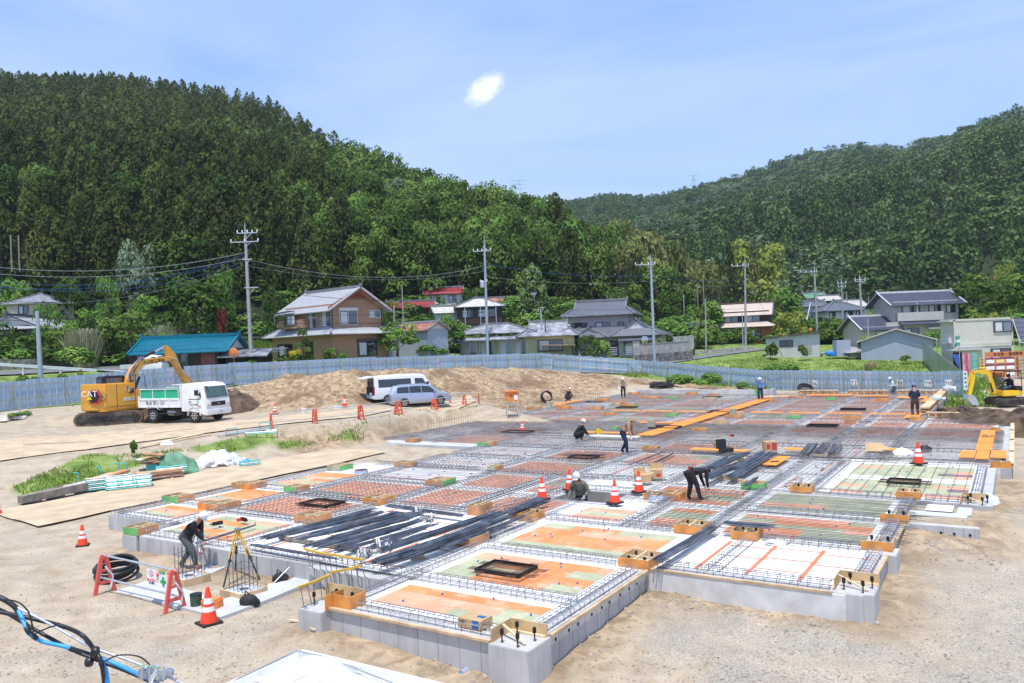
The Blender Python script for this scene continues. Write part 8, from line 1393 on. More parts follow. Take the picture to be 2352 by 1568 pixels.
for x,y,z,s in((-.06,0,0,.07),(.0,-.02,.03,.06),(.05,.0,-.02,.07),(.10,0,.0,.06),(.0,0,-.06,.06)):part(t,'clamp_body',MB().box((x,y,z),(s,s*.7,s*.9),'clamp_grey',.4,.3),bevel=.012)
for k in range(4):part(t,'bolt',MB().tube([(-.05+.045*k,-.05,-.02),(-.03+.045*k,-.07,.07)],.009,'galv',8))
part(t,'hook',MB().tube([(.06,-.06,.06),(.03,-.08,.0),(.0,-.08,-.07),(.05,-.06,-.12)],.012,'chrome',8));part(t,'loose_wire',MB().tube([(-.1,-.05,.06),(-.02,-.09,.085),(.08,-.06,.05)],.003,'form_green',6));part(t,'loose_wire',MB().tube([(-.14,-.05,-.12),(-.08,-.07,-.06),(-.02,-.06,-.12)],.006,'wire_black',6))
# -- vehicles (x forward, y to the left)
def wheel(t,x,y,r,w,rimm='chrome',spokes=8,nm='wheel'):
 o=bpy.data.objects.new(nm,None);COL.objects.link(o);setp(o,t);o.location=(x,y,r);s=1 if y>0 else-1
 part(o,'tyre',MB().lathe([(r*.62,-w/2),(r*.93,-w/2),(r,-w*.35),(r,w*.35),(r*.93,w/2),(r*.62,w/2)],(0,0,0),'rubber',24,'y'),smooth=40)
 b=MB();b.lathe([(r*.64,-w*.36*s),(r*.6,s*w*.40),(r*.5,s*w*.40)],(0,0,0),'dark_metal',20,'y');b.lathe([(r*.66,s*w*.42),(r*.6,s*w*.5),(r*.58,s*w*.42)],(0,0,0),rimm,24,'y')
 for k in range(spokes):a=2*pi*k/spokes;b.beam((0,s*w*.44,0),(r*.6*cos(a),s*w*.46,r*.6*sin(a)),r*.16,w*.1,rimm,(0,1,0))
 b.lathe([(r*.18,s*w*.4),(r*.14,s*w*.52)],(0,0,0),rimm,12,'y');part(o,'rim',b);return o
def body_loft(secs,mat,n=9):
 """secs: (x, half width low, half width waist, half width top, z low, z waist, z top)"""
 S_=[]
 for x,wl,ww,wt,zl,zw,zt in secs:S_.append([(x,-wl,zl),(x,-ww,zl+.12),(x,-ww,zw),(x,-wt-.02,zt-.10),(x,-wt+.13,zt),(x,wt-.13,zt),(x,wt+.02,zt-.10),(x,ww,zw),(x,ww,zl+.12),(x,wl,zl)])
 return MB().loft(S_,mat)
def side_glass(t,pts,y0,y1,mat='glass_dark',nm='side_window',zw=1.0,zt=1.6):
 for s in(-1,1):
  def Y(z):f=(z-zw)/(zt-zw);return s*((y0+(y1-y0)*f)+.006)
  b=MB();q=[(x,Y(z),z)for x,z in pts];b.add(q+[(x,y-s*.02,z)for x,y,z in q],[tuple(range(len(q))),tuple(range(2*len(q)-1,len(q)-1,-1))],mat);part(t,nm,b,fixn=True)
# silver people carrier
def P2(x,y):p=onground(x,y);p.z+=.07;return p
p=P2(959,936);t=thing('car','silver people carrier parked beside the orange barricades','car',p+Vector((-.05,1.0,0)),radians(27));
part(t,'body',body_loft([(-2.42,.72,.80,.62,.45,.95,1.05),(-2.38,.80,.88,.66,.30,.98,1.25),(-2.15,.84,.91,.68,.26,1.0,1.60),(-1.3,.84,.92,.70,.26,.98,1.68),(0,.84,.92,.70,.26,.96,1.69),(.75,.84,.92,.68,.26,.95,1.58),(1.35,.84,.91,.66,.26,.93,1.22),(1.55,.84,.91,.72,.26,.90,1.02),(2.1,.80,.88,.66,.26,.80,.90),(2.38,.66,.76,.52,.30,.62,.74)],'car_silver'),smooth=32,fixn=True)
side_glass(t,[(-1.95,1.08),(-1.0,1.05),(-1.0,1.50),(-1.85,1.50)],.92,.72,zw=.98);side_glass(t,[(-.95,1.05),(-.05,1.03),(-.05,1.52),(-.95,1.52)],.92,.72,zw=.98);side_glass(t,[(0,1.03),(1.2,1.0),(.62,1.46),(.0,1.52)],.92,.72,zw=.98)
part(t,'rear_window',MB().add([(-2.39,-.62,1.12),(-2.39,.62,1.12),(-2.20,.56,1.52),(-2.20,-.56,1.52)],[(0,1,2,3)],'glass_dark'));part(t,'windscreen',MB().add([(.82,-.6,1.53),(.82,.6,1.53),(1.5,.68,1.06),(1.5,-.68,1.06)],[(0,1,2,3)],'glass_dark'))
for s in(-1,1):
 part(t,'tail_light',MB().box((-2.36,s*.74,1.02),(.14,.26,.16),'lamp_clear'));part(t,'headlight',MB().box((2.2,s*.64,.70),(.34,.26,.12),'lamp_clear'));part(t,'mirror',MB().box((.95,s*1.0,1.08),(.14,.2,.13),'car_silver'),bevel=.03)
 part(t,'door_handle',MB().box((.05,s*.925,.88),(.14,.02,.03),'chrome'));part(t,'door_handle',MB().box((-.9,s*.925,.9),(.14,.02,.03),'chrome'))
 [part(t,'wheel_arch',MB().tube([(x+.37*cos(pi*k/10),s*.9,.33+.37*sin(pi*k/10))for k in range(11)],.03,'plastic_black',6))for x in(1.42,-1.4)]
 for x in(-1.4,1.42):wheel(t,x,s*.86,.33,.2,'chrome',10)
part(t,'number_plate',MB().box((-2.425,0,.82),(.02,.33,.16),'plate_white'));part(t,'bumper',MB().box((-2.38,0,.42),(.16,1.6,.28),'car_silver'),bevel=.05);part(t,'roof_rail',MB().beam((-1.8,-.62,1.69),(.4,-.62,1.69),.03,.03,'car_silver'))
# white van with its tailgate up
p=P2(868,931);t=thing('van','white high roof van with its tailgate lifted open','van',p+Vector((1.35,2.1,0)),radians(30))
b=body_loft([(-2.30,.84,.86,.72,.34,1.1,1.96),(-2.2,.84,.87,.73,.34,1.1,2.0),(0,.84,.87,.74,.34,1.1,2.06),(1.5,.84,.87,.74,.34,1.08,2.02),(1.75,.84,.87,.72,.34,1.06,1.9),(2.25,.82,.85,.66,.34,1.0,1.2),(2.38,.72,.78,.6,.4,.8,.95)],'van_white');part(t,'body',b,smooth=32,fixn=True)
part(t,'cargo_opening',MB().add([(-2.312,-.70,.62),(-2.312,.70,.62),(-2.312,.62,1.84),(-2.312,-.62,1.84)],[(0,1,2,3)],'cab_black'));b=MB()
for s in(-1,1):b.box((-2.33,s*.40,1.45),(.06,.3,.34),'cloth_grey')
b.box((-2.33,0,.98),(.05,1.25,.5),'cloth_black');part(t,'seat_back',b);part(t,'cargo',MB().ball((-2.38,-.2,.72),(.1,.22,.13),'sack_white'));b=MB();b.beam((-2.28,0,2.0),(-3.15,0,1.86),1.45,.06,'van_white');b.beam((-2.5,0,1.93),(-3.0,0,1.845),1.1,.02,'glass_dark');part(t,'tailgate',b)
side_glass(t,[(-2.0,1.18),(.55,1.16),(.55,1.74),(-2.0,1.76)],.87,.76,zw=1.1,zt=1.96);side_glass(t,[(.85,1.16),(1.85,1.12),(1.5,1.70),(.85,1.74)],.87,.76,zw=1.1,zt=1.96);part(t,'windscreen',MB().add([(1.72,-.64,1.86),(1.72,.64,1.86),(2.2,.7,1.2),(2.2,-.7,1.2)],[(0,1,2,3)],'glass_dark'))
for s in(-1,1):
 part(t,'tail_light',MB().box((-2.31,s*.79,.98),(.06,.12,.5),'lamp_red'));part(t,'headlight',MB().box((2.3,s*.62,.82),(.14,.3,.2),'lamp_clear'));part(t,'mirror',MB().box((1.8,s*1.0,1.3),(.12,.2,.25),'plastic_black'))
 for x in(-1.35,1.35):wheel(t,x,s*.78,.33,.2,'galv',6)
part(t,'bumper',MB().box((-2.33,0,.48),(.2,1.66,.22),'van_white'),bevel=.04);part(t,'number_plate',MB().box((-2.44,.1,.5),(.02,.33,.16),'plate_white'))
# dump truck
p=P2(371,971);t=thing('dump_truck','white dump truck with a green tarp lined bed and black lettering','truck',p+Vector((1.6,.0,0)),radians(-24))
for x,ws in((-1.75,1),(1.75,1)):
 for s in(-1,1):wheel(t,x,s*(.90 if x>0 else .84),.43,.24 if x>0 else .42,'galv'if x<0 else 'chrome',8)
part(t,'chassis',MB().box((-.4,0,.72),(5.0,.8,.2),'dark_metal'));b=MB()
for z in(.55,.78):b.tube([(-1.2,-1.0,z),(.9,-1.0,z)],.03,'frame_dark',6)
b.box((.3,-.75,.65),(.7,.35,.4),'dark_metal');b.lathe([(.2,0),(.2,.7)],(-.6,-.75,.62),'steel',12,'x');part(t,'side_guard',b)
b=MB();b.loft([[(x,-y,zl),(x,-y,zm),(x,-y*.93,zt),(x,y*.93,zt),(x,y,zm),(x,y,zl)]for x,y,zl,zm,zt in((.72,1.02,.72,1.65,2.32),(.80,1.04,.70,1.65,2.40),(1.5,1.04,.70,1.65,2.46),(2.2,1.04,.62,1.6,2.38),(2.46,1.03,.50,1.50,2.22),(2.66,1.02,.46,1.42,1.48),(2.72,1.0,.44,.9,1.2))],'truck_white');part(t,'cab',b,smooth=30,fixn=True)
part(t,'windscreen',MB().add([(2.695,-.9,1.5),(2.695,.9,1.5),(2.50,.84,2.2),(2.50,-.84,2.2)],[(0,1,2,3)],'glass_green'));part(t,'wiper',MB().beam((2.72,-.7,1.5),(2.70,.1,1.56),.02,.02,'plastic_black'));part(t,'grille',MB().box((2.74,0,1.12),(.04,1.15,.26),'grille'));part(t,'emblem',MB().box((2.765,0,1.12),(.01,.09,.09),'chrome',rx=.78))
part(t,'bumper',MB().box((2.72,0,.62),(.22,2.06,.36),'truck_white'),bevel=.05);part(t,'number_plate',MB().box((2.84,.1,.62),(.01,.42,.2),'plate_white'));text('63-47',.13,'ink',t,(2.85,.1,.62),(pi/2,0,pi/2),ext=.001)
for s in(-1,1):
 q=[(1.35,1.42),(2.3,1.42),(2.38,1.62),(2.2,2.12),(1.35,2.16)];b=MB();v=[(x,s*(1.045-.11*max(0,(z-1.65))/.75),z)for x,z in q];b.add(v+[(x,y-s*.02,z)for x,y,z in v],[tuple(range(5)),(9,8,7,6,5)],'glass_dark');part(t,'door_window',b,fixn=True)
 part(t,'headlight',MB().box((2.74,s*.8,1.02),(.05,.3,.24),'lamp_clear'));part(t,'indicator',MB().box((2.25,s*1.05,1.0),(.16,.02,.08),'lamp_amber'));part(t,'mirror',MB().box((2.15,s*1.2,1.85),(.12,.2,.34),'plastic_black'));part(t,'door_handle',MB().box((1.45,s*1.05,1.28),(.2,.02,.05),'dark_metal'));part(t,'wheel_arch',MB().tube([(1.75+.52*cos(pi*k/10),s*1.02,.43+.52*sin(pi*k/10))for k in range(11)],.05,'truck_grey',6));part(t,'front_mirror',MB().tube([(2.5,s*.9,2.2),(2.95,s*1.1,2.25),(3.05,s*1.1,1.9)],.025,'plastic_black',6));part(t,'mudguard',MB().add([(-2.3,s*.65,.85),(-2.3,s*1.1,.85),(-2.05,s*1.1,1.0),(-2.05,s*.65,1.0),(-1.45,s*.65,1.0),(-1.45,s*1.1,1.0),(-1.2,s*1.1,.82),(-1.2,s*.65,.82)],[(0,1,2,3),(3,2,5,4),(4,5,6,7)],'truck_white'))
text('山裕工業㈲',.13,'ink',t,(1.75,-1.052,1.1),(pi/2,0,0),ext=.001)
bd=bpy.data.objects.new('bed',None);COL.objects.link(bd);setp(bd,t)
for s in(-1,1):
 b=MB();b.box((-1.15,s*1.02,1.22),(3.6,.07,.52),'truck_white');b.box((-1.15,s*1.06,1.46),(3.6,.05,.08),'truck_white');b.box((-1.15,s*1.06,.98),(3.6,.05,.08),'truck_white')
 for k in range(5):b.box((-2.9+k*.87,s*1.06,1.22),(.1,.05,.5),'truck_white')
 part(bd,'side_panel',b);part(bd,'tarp',MB().box((-1.15,s*1.0,1.78),(3.3,.03,.62),'tarp_teal'));b=MB()
 for z in(1.5,2.10):b.tube([(-2.8,s*1.04,z),(.5,s*1.04,z)],.025,'truck_white',6)
 for k in range(4):b.tube([(-2.8+1.1*k,s*1.04,1.5),(-2.8+1.1*k,s*1.04,2.10)],.025,'truck_white',6)
 part(bd,'tarp_rail',b)
part(bd,'floor',MB().box((-1.15,0,.98),(3.6,2.0,.1),'truck_white'));part(bd,'headboard',MB().box((.66,0,1.65),(.08,2.1,1.4),'truck_white'));part(bd,'headboard_lip',MB().box((.35,0,2.36),(.7,2.1,.05),'truck_white'));part(bd,'tailgate',MB().box((-2.98,0,1.32),(.08,2.1,.75),'truck_white'))
part(bd,'load',MB().ball((-1.1,0,1.5),(1.5,.85,.45),'soil_dark',14,8));text('熊谷 営 3  251',.27,'ink',bd,(-1.45,-1.088,1.22),(pi/2,0,0),ext=.001)
# tracked excavator
def track(t,x0,x1,y,w,r,mat='track_pad'):
 o=bpy.data.objects.new('track',None);COL.objects.link(o);setp(o,t);P_=[];L_=x1-x0
 for k in range(13):a=pi/2+pi*k/12;P_.append((x0+r*cos(a),r+r*sin(a)))
 for k in range(13):a=-pi/2+pi*k/12;P_.append((x1+r*cos(a),r+r*sin(a)))
 part(o,'belt',MB().prism(P_,y-w/2,y+w/2,'track_steel','y'),fixn=True);per=[Vector((a,0,c))for a,c in P_+[P_[0]]];tot=sum((q-p).length for p,q in zip(per,per[1:]));n=int(tot/(r*.36));b=MB();i=0;acc=0;seg=0
 for k in range(n):
  s=tot*k/n
  while s>acc+(per[seg+1]-per[seg]).length:acc+=(per[seg+1]-per[seg]).length;seg+=1
  d=(per[seg+1]-per[seg]).normalized();c=per[seg]+d*(s-acc);m_=Vector((d.z,0,-d.x));b.beam(c+Vector((0,y-w/2-.01,0))+m_*-.02,c+Vector((0,y+w/2+.01,0))+m_*-.02,r*.26,r*.12,mat,d)
 part(o,'track_pads',b);sgn=-1 if y<0 else 1;b=MB();b.box(((x0+x1)/2,y+sgn*w*.48,r),(L_*.82,.08,r*.8),'dark_metal')
 for x in(x0,x1):b.lathe([(r*.66,-.05),(r*.66,.05),(r*.3,.08)],(x,y+sgn*w*.46,r),'dark_metal',16,'y')
 part(o,'track_frame',b);return o
def armpart(t,nm,pts,w,mat,y=0):
 return part(t,nm,MB().prism(pts,y-w/2,y+w/2,mat,'y'),bevel=.02)
def cyl(t,a,c,r,y=0,m1='cab_black',f=.55,nm='hydraulic_cylinder'):
 a,c=Vector((a[0],y,a[1])),Vector((c[0],y,c[1]));o=part(t,nm,MB().tube([a,a.lerp(c,f)],r,m1,12));part(o,'rod',MB().tube([a.lerp(c,f),c],r*.55,'chrome',10));return o
p=onground(228,978);base=p+Vector((.2,1.3,.0));t=thing('excavator','large yellow crawler excavator reaching its boom over the dump truck','excavator',base,radians(16))
for s in(-1,1):track(t,-1.55,1.6,s*1.05,.62,.43)
part(t,'undercarriage',MB().box((0,0,.55),(1.6,1.6,.4),'dark_metal'));part(t,'slew_ring',MB().lathe([(.7,.75),(.7,.95)],(0,0,0),'dark_metal',20))
u=bpy.data.objects.new('upper_body',None);COL.objects.link(u);setp(u,t);u.rotation_euler=(0,0,radians(38))
O=[(-1.0,-1.36),(1.55,-1.36),(1.55,-.35),(1.2,.35),(1.5,.4),(1.5,1.36),(-1.0,1.36)];cw_=[(-1.0-.9*sin(pi*k/10)*.98,1.36-2.72*k/10)for k in range(1,10)];part(u,'house',MB().prism([(-1.0,-1.36),(.9,-1.36),(.9,1.36),(-1.0,1.36)],1.0,2.66,'cat_yellow'),bevel=.05,smooth=30);part(u,'counterweight',MB().prism([(-1.0,1.37)]+cw_+[(-1.0,-1.37)],1.0,2.68,'cat_yellow'),bevel=.05,smooth=40,fixn=True)
part(u,'side_box',MB().box((1.3,-1.0,1.6),(.85,.7,1.15),'cat_yellow'),bevel=.04);part(u,'deck',MB().box((.3,0,.98),(3.2,2.6,.12),'cat_yellow'));part(u,'seam',MB().box((-.35,-1.365,1.85),(.02,.02,1.6),'ink'));part(u,'vent',MB().box((.35,-1.367,2.3),(.12,.01,.3),'gutter'));part(u,'stripe',MB().box((-.2,-1.37,1.22),(2.0,.012,.02),'ink'))
c=part(u,'cab',MB().loft([[(x,.40,1.15),(x,.42,zt),(x,1.3,zt),(x,1.34,1.15)]for x,zt in((-.35,3.06),(-.2,3.14),(1.1,3.14),(1.5,2.4),(1.6,1.6))],'cab_black'),bevel=.04)
part(c,'side_window',MB().box((.45,.39,2.72),(1.1,.02,.55),'glass_blue'));part(c,'rear_window',MB().box((-.34,.86,2.78),(.03,.7,.4),'glass_blue'));part(u,'beacon',MB().lathe([(.06,3.12),(.06,3.26)],(.1,.6,0),'lamp_red',10));b=MB();b.tube([(.95,-1.3,2.2),(.95,-1.3,3.15),(1.55,-1.3,3.15),(1.7,-1.3,1.6)],.025,'plastic_black',6);b.tube([(.95,-.7,2.2),(.95,-.7,3.15),(.95,-1.3,3.15)],.025,'plastic_black',6);part(u,'handrail',b)
armpart(u,'boom',[(.85,2.0),(1.15,1.9),(1.42,2.6),(1.75,3.42),(2.3,3.76),(3.3,3.92),(4.15,3.98),(4.3,4.2),(4.05,4.3),(3.2,4.24),(2.1,4.14),(1.4,3.7),(1.0,2.9)],.42,'cat_yellow');armpart(u,'stick',[(3.72,5.05),(3.98,5.05),(4.55,4.45),(5.05,3.2),(5.62,2.15),(5.38,2.02),(4.75,3.0),(4.2,4.0),(3.95,4.2)],.3,'cat_yellow')
cyl(u,(2.1,4.25),(3.85,4.98),.1);
for s in(-1,1):cyl(u,(1.35,2.1),(2.05,3.75),.09,s*.36)
cyl(u,(4.55,4.5),(5.45,2.9),.08,f=.7);armpart(u,'bucket_link',[(5.3,2.9),(5.5,2.9),(5.95,2.35),(5.85,2.25)],.1,'cat_yellow');armpart(u,'bucket',[(5.4,2.1),(5.9,2.25),(6.1,1.7),(5.7,1.2),(5.1,1.25),(4.95,1.6)],.95,'track_steel')
b=MB()
for k in range(4):y=-.24+.02*k;b.tube([(1.15+.05*k,y,2.2),(1.0+.1*k,y-.08,3.2),(1.5+.12*k,y,3.95),(2.0+.1*k,y,4.3)],.024,'cab_black'if k%2 else 'galv',6)
for k in range(2):b.tube([(4.0,-.25,4.2),(4.5+.1*k,-.28,4.1),(4.6+.1*k,-.25,3.6),(4.9,-.22,3.4),(5.0,-.2,3.1)],.022,'galv',6)
part(u,'hose',b);part(u,'hose_pins',MB().box((1.25,-.23,3.1),(.2,.06,.5),'galv'))
text('山裕工業㈲',.27,'ink',u,(3.0,-.225,4.0),(pi/2,-radians(4),0));part(u,'company_mark',MB().prism([(2.1,3.88),(2.34,3.88),(2.22,4.12)],-.222,-.214,'logo_green','y'));part(u,'name_plate',MB().box((.45,-1.372,1.62),(.72,.01,.18),'paper'));text('山裕工業㈲',.14,'ink',u,(.45,-1.38,1.62),(pi/2,0,0),ext=.001)
def catlogo(t,loc,rz,k):
 o=bpy.data.objects.new('logo',None);COL.objects.link(o);setp(o,t);o.location=loc;o.rotation_euler=(0,0,rz);hx=lambda cx_,r:[(cx_+r*cos(a),-.06*k+r*sin(a))for a in[pi/3*i for i in range(6)]]
 part(o,'red_hexagon',MB().prism(hx(.30*k,.42*k),-.012,-.004,'logo_red','y'));part(o,'black_hexagon',MB().prism(hx(.24*k,.33*k),-.016,-.008,'ink','y'));text('CAT',.46*k,'paper',o,(0,-.022,.1*k),(pi/2,0,0));part(o,'yellow_triangle',MB().prism([(-.16*k,-.2*k),(.16*k,-.2*k),(0,.03*k)],-.034,-.028,'logo_yellow','y'))
catlogo(u,(-1.73,-.62,1.95),-radians(57),1.2);catlogo(u,(.45,-1.37,2.2),0,.55);o=part(u,'round_mark',MB().lathe([(.24,-.006),(.24,-.002)],(0,0,0),'logo_green',20,'y'),loc=(-1.235,-1.21,1.9),rz=-radians(45));part(o,'ring',MB().lathe([(.21,-.010),(.21,-.008)],(0,0,0),'cat_yellow',20,'y'));part(o,'triangle',MB().prism([(-.15,-.1),(.15,-.1),(0,.18)],-.016,-.012,'logo_green','y'));part(u,'reflector',MB().box((-1.1,-1.28,1.14),(.3,.02,.05),'lamp_red',-.2))
# mini excavator
p=Vector(((2316-CX)/FOC*52,52.6,0));p.z=gz(p.x,p.y)+.15;t=thing('mini_excavator','small yellow mini excavator with canopy digging the brown soil','excavator',p,radians(180))
for s in(-1,1):track(t,-.85,.75,s*.55,.32,.26,'rubber')
part(t,'undercarriage',MB().box((0,0,.35),(.8,.8,.25),'dark_metal'));part(t,'house',MB().prism([(-.9*cos(pi*k/8-pi/2)-.15,.72*sin(pi*k/8-pi/2))for k in range(9)]+[(.6,.72),(.6,-.72)],.62,.98,'mini_yellow'),bevel=.04,fixn=True,smooth=35);part(t,'hood',MB().box((-.55,0,1.1),(.5,1.2,.3),'cab_black'),bevel=.04)
part(t,'seat',MB().box((-.2,0,1.1),(.4,.45,.12),'cab_black'));part(t,'seat_back',MB().box((-.42,0,1.4),(.1,.42,.5),'cab_black'));b=MB()
for s in(-1,1):b.tube([(-.75,s*.6,.95),(-.72,s*.58,2.2),(.35,s*.55,2.25),(.52,s*.58,.95)],.03,'cab_black',6)
b.beam((-.78,0,2.25),(.4,0,2.3),1.2,.05,'cab_black');part(t,'canopy',b);part(t,'windscreen',MB().box((.47,0,1.6),(.02,1.05,1.1),'cab_glass'));b=MB();b.tube([(.25,-.25,.95),(.25,-.25,1.4)],.03,'cab_black',6);b.tube([(.25,.25,.95),(.25,.25,1.4)],.03,'cab_black',6);part(t,'control_lever',b)
armpart(t,'boom',[(.6,.75),(.85,.7),(1.05,1.5),(1.25,2.05),(1.9,2.18),(2.15,2.1),(2.15,2.35),(1.3,2.42),(1.0,2.3),(.75,1.5)],.2,'mini_yellow');armpart(t,'stick',[(1.95,2.4),(2.2,2.42),(2.32,1.6),(2.5,.75),(2.3,.7),(2.05,1.6)],.16,'mini_yellow');cyl(t,(.9,.9),(1.2,2.0),.05,.14,'dark_metal');cyl(t,(1.2,2.5),(2.05,2.5),.05,0,'mini_yellow');cyl(t,(2.25,2.2),(2.6,1.0),.045,0,'mini_yellow');armpart(t,'bucket',[(2.3,.75),(2.6,.8),(2.7,.5),(2.4,.1),(1.9,.05),(2.1,.5)],.6,'galv');part(t,'hose',MB().tube([(.9,-.12,1.1),(1.2,-.14,2.4),(2.0,-.12,2.5)],.02,'cab_black',6));part(t,'warning_band',MB().box((1.7,-.11,2.25),(.6,.01,.06),'logo_red'))
MINI=p
# small white pickup behind the fence
p=D(345,862,68.5);t=thing('pickup','small white pickup parked behind the blue fence by the teal roof','pickup truck',(p.x,p.y,p.z),radians(0));part(t,'cab',body_loft([(-.3,.68,.72,.6,.3,1.0,1.72),(.1,.68,.72,.62,.3,1.0,1.8),(.9,.68,.72,.6,.3,1.0,1.7),(1.35,.68,.72,.58,.3,.95,1.0)],'truck_white'),smooth=30,fixn=True);side_glass(t,[(0,1.05),(1.05,1.05),(.8,1.6),(0,1.62)],.72,.63,zw=1.0);part(t,'bed',MB().box((-1.3,0,.85),(1.9,1.4,.35),'truck_grey'));part(t,'windscreen',MB().add([(.95,-.52,1.64),(.95,.52,1.64),(1.34,.56,1.05),(1.34,-.56,1.05)],[(0,1,2,3)],'glass_dark'))
for s in(-1,1):
 for x in(-1.5,.9):wheel(t,x,s*.64,.27,.16,'galv',5)
FAT=1.17
HZ=.00016
# -- people
def ik(a,c,l1,l2,bend):
 d=c-a;L_=min(d.length,(l1+l2)*.995);u=d.normalized();x=(l1*l1-l2*l2+L_*L_)/(2*L_);h=sqrt(max(0,l1*l1-x*x));w=bend-u*bend.dot(u);w=w.normalized()if w.length>1e-5 else u.orthogonal().normalized()
 return a+u*x+w*h,a+u*L_
def person(label,loc,rz,hp=.90,lean=5,feet=((.11,.05,0),(-.11,-.05,0)),hands=((.28,.08,.80),(-.28,.08,.80)),nod=10,shirt='cloth_black',trous='cloth_grey',shoe='rubber',hat='helmet',hand='skin',sc=1.0,hood=None,twist=0,kneef=(0,1,.1),elb=(0,-1,-.3),back=None,sleeves=True,hip=(0,0)):
 """local axes: x to the person's right, y forward; hands and feet right then left, heights from the ground"""
 V=Vector;pel=V((hip[0],hip[1],hp));ln=radians(lean);up=V((0,sin(ln),cos(ln)));fw=V((0,cos(ln),-sin(ln)));tw=Matrix.Rotation(radians(twist),3,'Z');rt=tw@V((1,0,0))
 wst=pel+up*.18;chs=pel+up*.40;nk=pel+up*.53;nd=radians(lean*.75+nod);hu=V((0,sin(nd),cos(nd)));hf=V((0,cos(nd),-sin(nd)));hd=nk+hu*.14
 vs,rad,ed,zone=[],[],[],[]
 sk_=False
 def add(p,r,z,par=None):
  vs.append(p);rad.append((r[0]*FAT,r[1]*FAT)if z in(0,1)and not sk_ else r);zone.append(z)
  if par is not None:ed.append((par,len(vs)-1))
  return len(vs)-1
 P0=add(pel,(.155,.12),1);P1=add(wst,(.145,.105),0,P0);P2_=add(chs,(.175,.115),0,P1);P3=add(nk,(.06,.06),2,P2_);P4=add(nk+hu*.07,(.058,.06),2,P3);P5=add(hd,(.082,.095),2,P4);add(hd+hu*.075,(.07,.085),3,P5)
 hn=[]
 for s,h in zip((1,-1),hands):
  sh=chs+up*.05+rt*(s*.19);el,wr=ik(sh,V(h),.28,.25,V(elb)+rt*(s*.5));a=add(sh,(.07,.068),0,P2_);e=add(el,(.05,.05),0 if sleeves else 2,a);w=add(wr,(.035,.033),0 if sleeves else 2,e);d=(wr-el).normalized();k=add(wr+d*.055,(.042,.024),4,w);hn.append((wr,d,s))
 for s,f in zip((1,-1),feet):
  hj=pel+rt*(s*.10)-up*.06;an=V(f)+V((0,0,.075));kn,an=ik(hj,an,.42,.42,V(kneef)+V((s*.15,0,0)));a=add(hj,(.10,.105),1,P0);e=add(kn,(.072,.075),1,a);w=add(an,(.05,.055),1,e);add(an+V((s*.02,.10,-.045)),(.048,.04),5,w)
 me=bpy.data.meshes.new('sk');me.from_pydata(vs,ed,[]);ob=bpy.data.objects.new('sk',me);COL.objects.link(ob);m1=ob.modifiers.new('s','SKIN');m1.use_smooth_shade=True;m2=ob.modifiers.new('b','SUBSURF');m2.levels=2;m2.render_levels=2
 for i,v in enumerate(me.skin_vertices[0].data):v.radius=rad[i];v.use_root=i==0
 dg=bpy.context.evaluated_depsgraph_get();dg.update();body=bpy.data.meshes.new_from_object(ob.evaluated_get(dg));bpy.data.objects.remove(ob)
 body.materials.clear();mats=[shirt,trous,'skin',hood or 'hair',hand,shoe]
 for k in mats:body.materials.append(M(k))
 pts=np.array([tuple(v)for v in vs]);E_=[(a,c)for a,c in ed]
 for f in body.polygons:
  c=np.array(f.center);best=(9,0)
  for a,e in E_:
   p,q=pts[a],pts[e];t_=max(0,min(1,np.dot(c-p,q-p)/(np.dot(q-p,q-p)+1e-9)));dd=np.linalg.norm(c-p-(q-p)*t_)
   if dd<best[0]:best=(dd,zone[e]if t_>(.35 if zone[e]!=1 or zone[a]!=1 else 0)else zone[a])
  z=best[1]
  if(hood or 0)and z==2 and(V(c)-hd).dot(hf)<.03:z=3
  f.material_index=z
 bm=bmesh.new();bm.from_mesh(body);mb=MB()
 for wr,d,s in hn:
  sd=d.cross(V((0,0,1)));sd=sd.normalized()if sd.length>.1 else V((1,0,0));dn_=sd.cross(d)
  for k in range(4):o=wr+d*.085+sd*(.026*(k-1.5)*.8);l=(.036,.042,.04,.03)[k];mb.tube([o,o+d*l,o+d*(l*1.6)-dn_*.02*(1 if dn_.z>0 else-1)],.0085,hand,5)
  mb.tube([wr+d*.035+sd*.03*s,wr+d*.075+sd*.055*s,wr+d*.10+sd*.05*s],.0095,hand,5)
 fc=hd+hf*.088;mb.ball(fc+hu*-.01+hf*.012,(.013,.014,.022),'skin',6,4)
 for s in(-1,1):mb.ball(fc+V((s*.03,0,0))+hu*.02-hf*.008,(.011,.008,.007),'ink',6,4);mb.ball(hd+V((s*.083,0,0)),(.012,.022,.03),'skin'if not hood else hood,6,4)
 mb.box(fc-hu*.042-hf*.004,(.04,.01,.008),'cloth_red');off=len(body.materials)
 bm.free();t=thing('person',label,'person',loc,rz);t.scale=(sc,)*3;o=bpy.data.objects.new('body',body);COL.objects.link(o);setp(o,t)
 fo=mb.build('x');b2=bmesh.new();b2.from_mesh(body);n0=len(b2.faces);b2.from_mesh(fo.data);b2.faces.ensure_lookup_table()
 for k in mb.mats:body.materials.append(M(k))
 for f in b2.faces[n0:]:f.material_index+=off
 b2.to_mesh(body);b2.free();bpy.data.objects.remove(fo)
 for f in body.polygons:f.use_smooth=True
 if hat:
  R=Matrix((V((1,0,0)),hf,hu)).transposed();b=MB();b.lathe([(.118,-.005),(.121,.02),(.112,.07),(.085,.115),(.04,.137),(.008,.14)],(0,0,0),hat,18);b.box((0,.125,.005),(.15,.07,.012),hat);b.box((0,0,.133),(.03,.16,.02),hat);b.v=[tuple(hd+hu*.035+R@V(v))for v in b.v];part(t,'hard_hat',b,smooth=50)
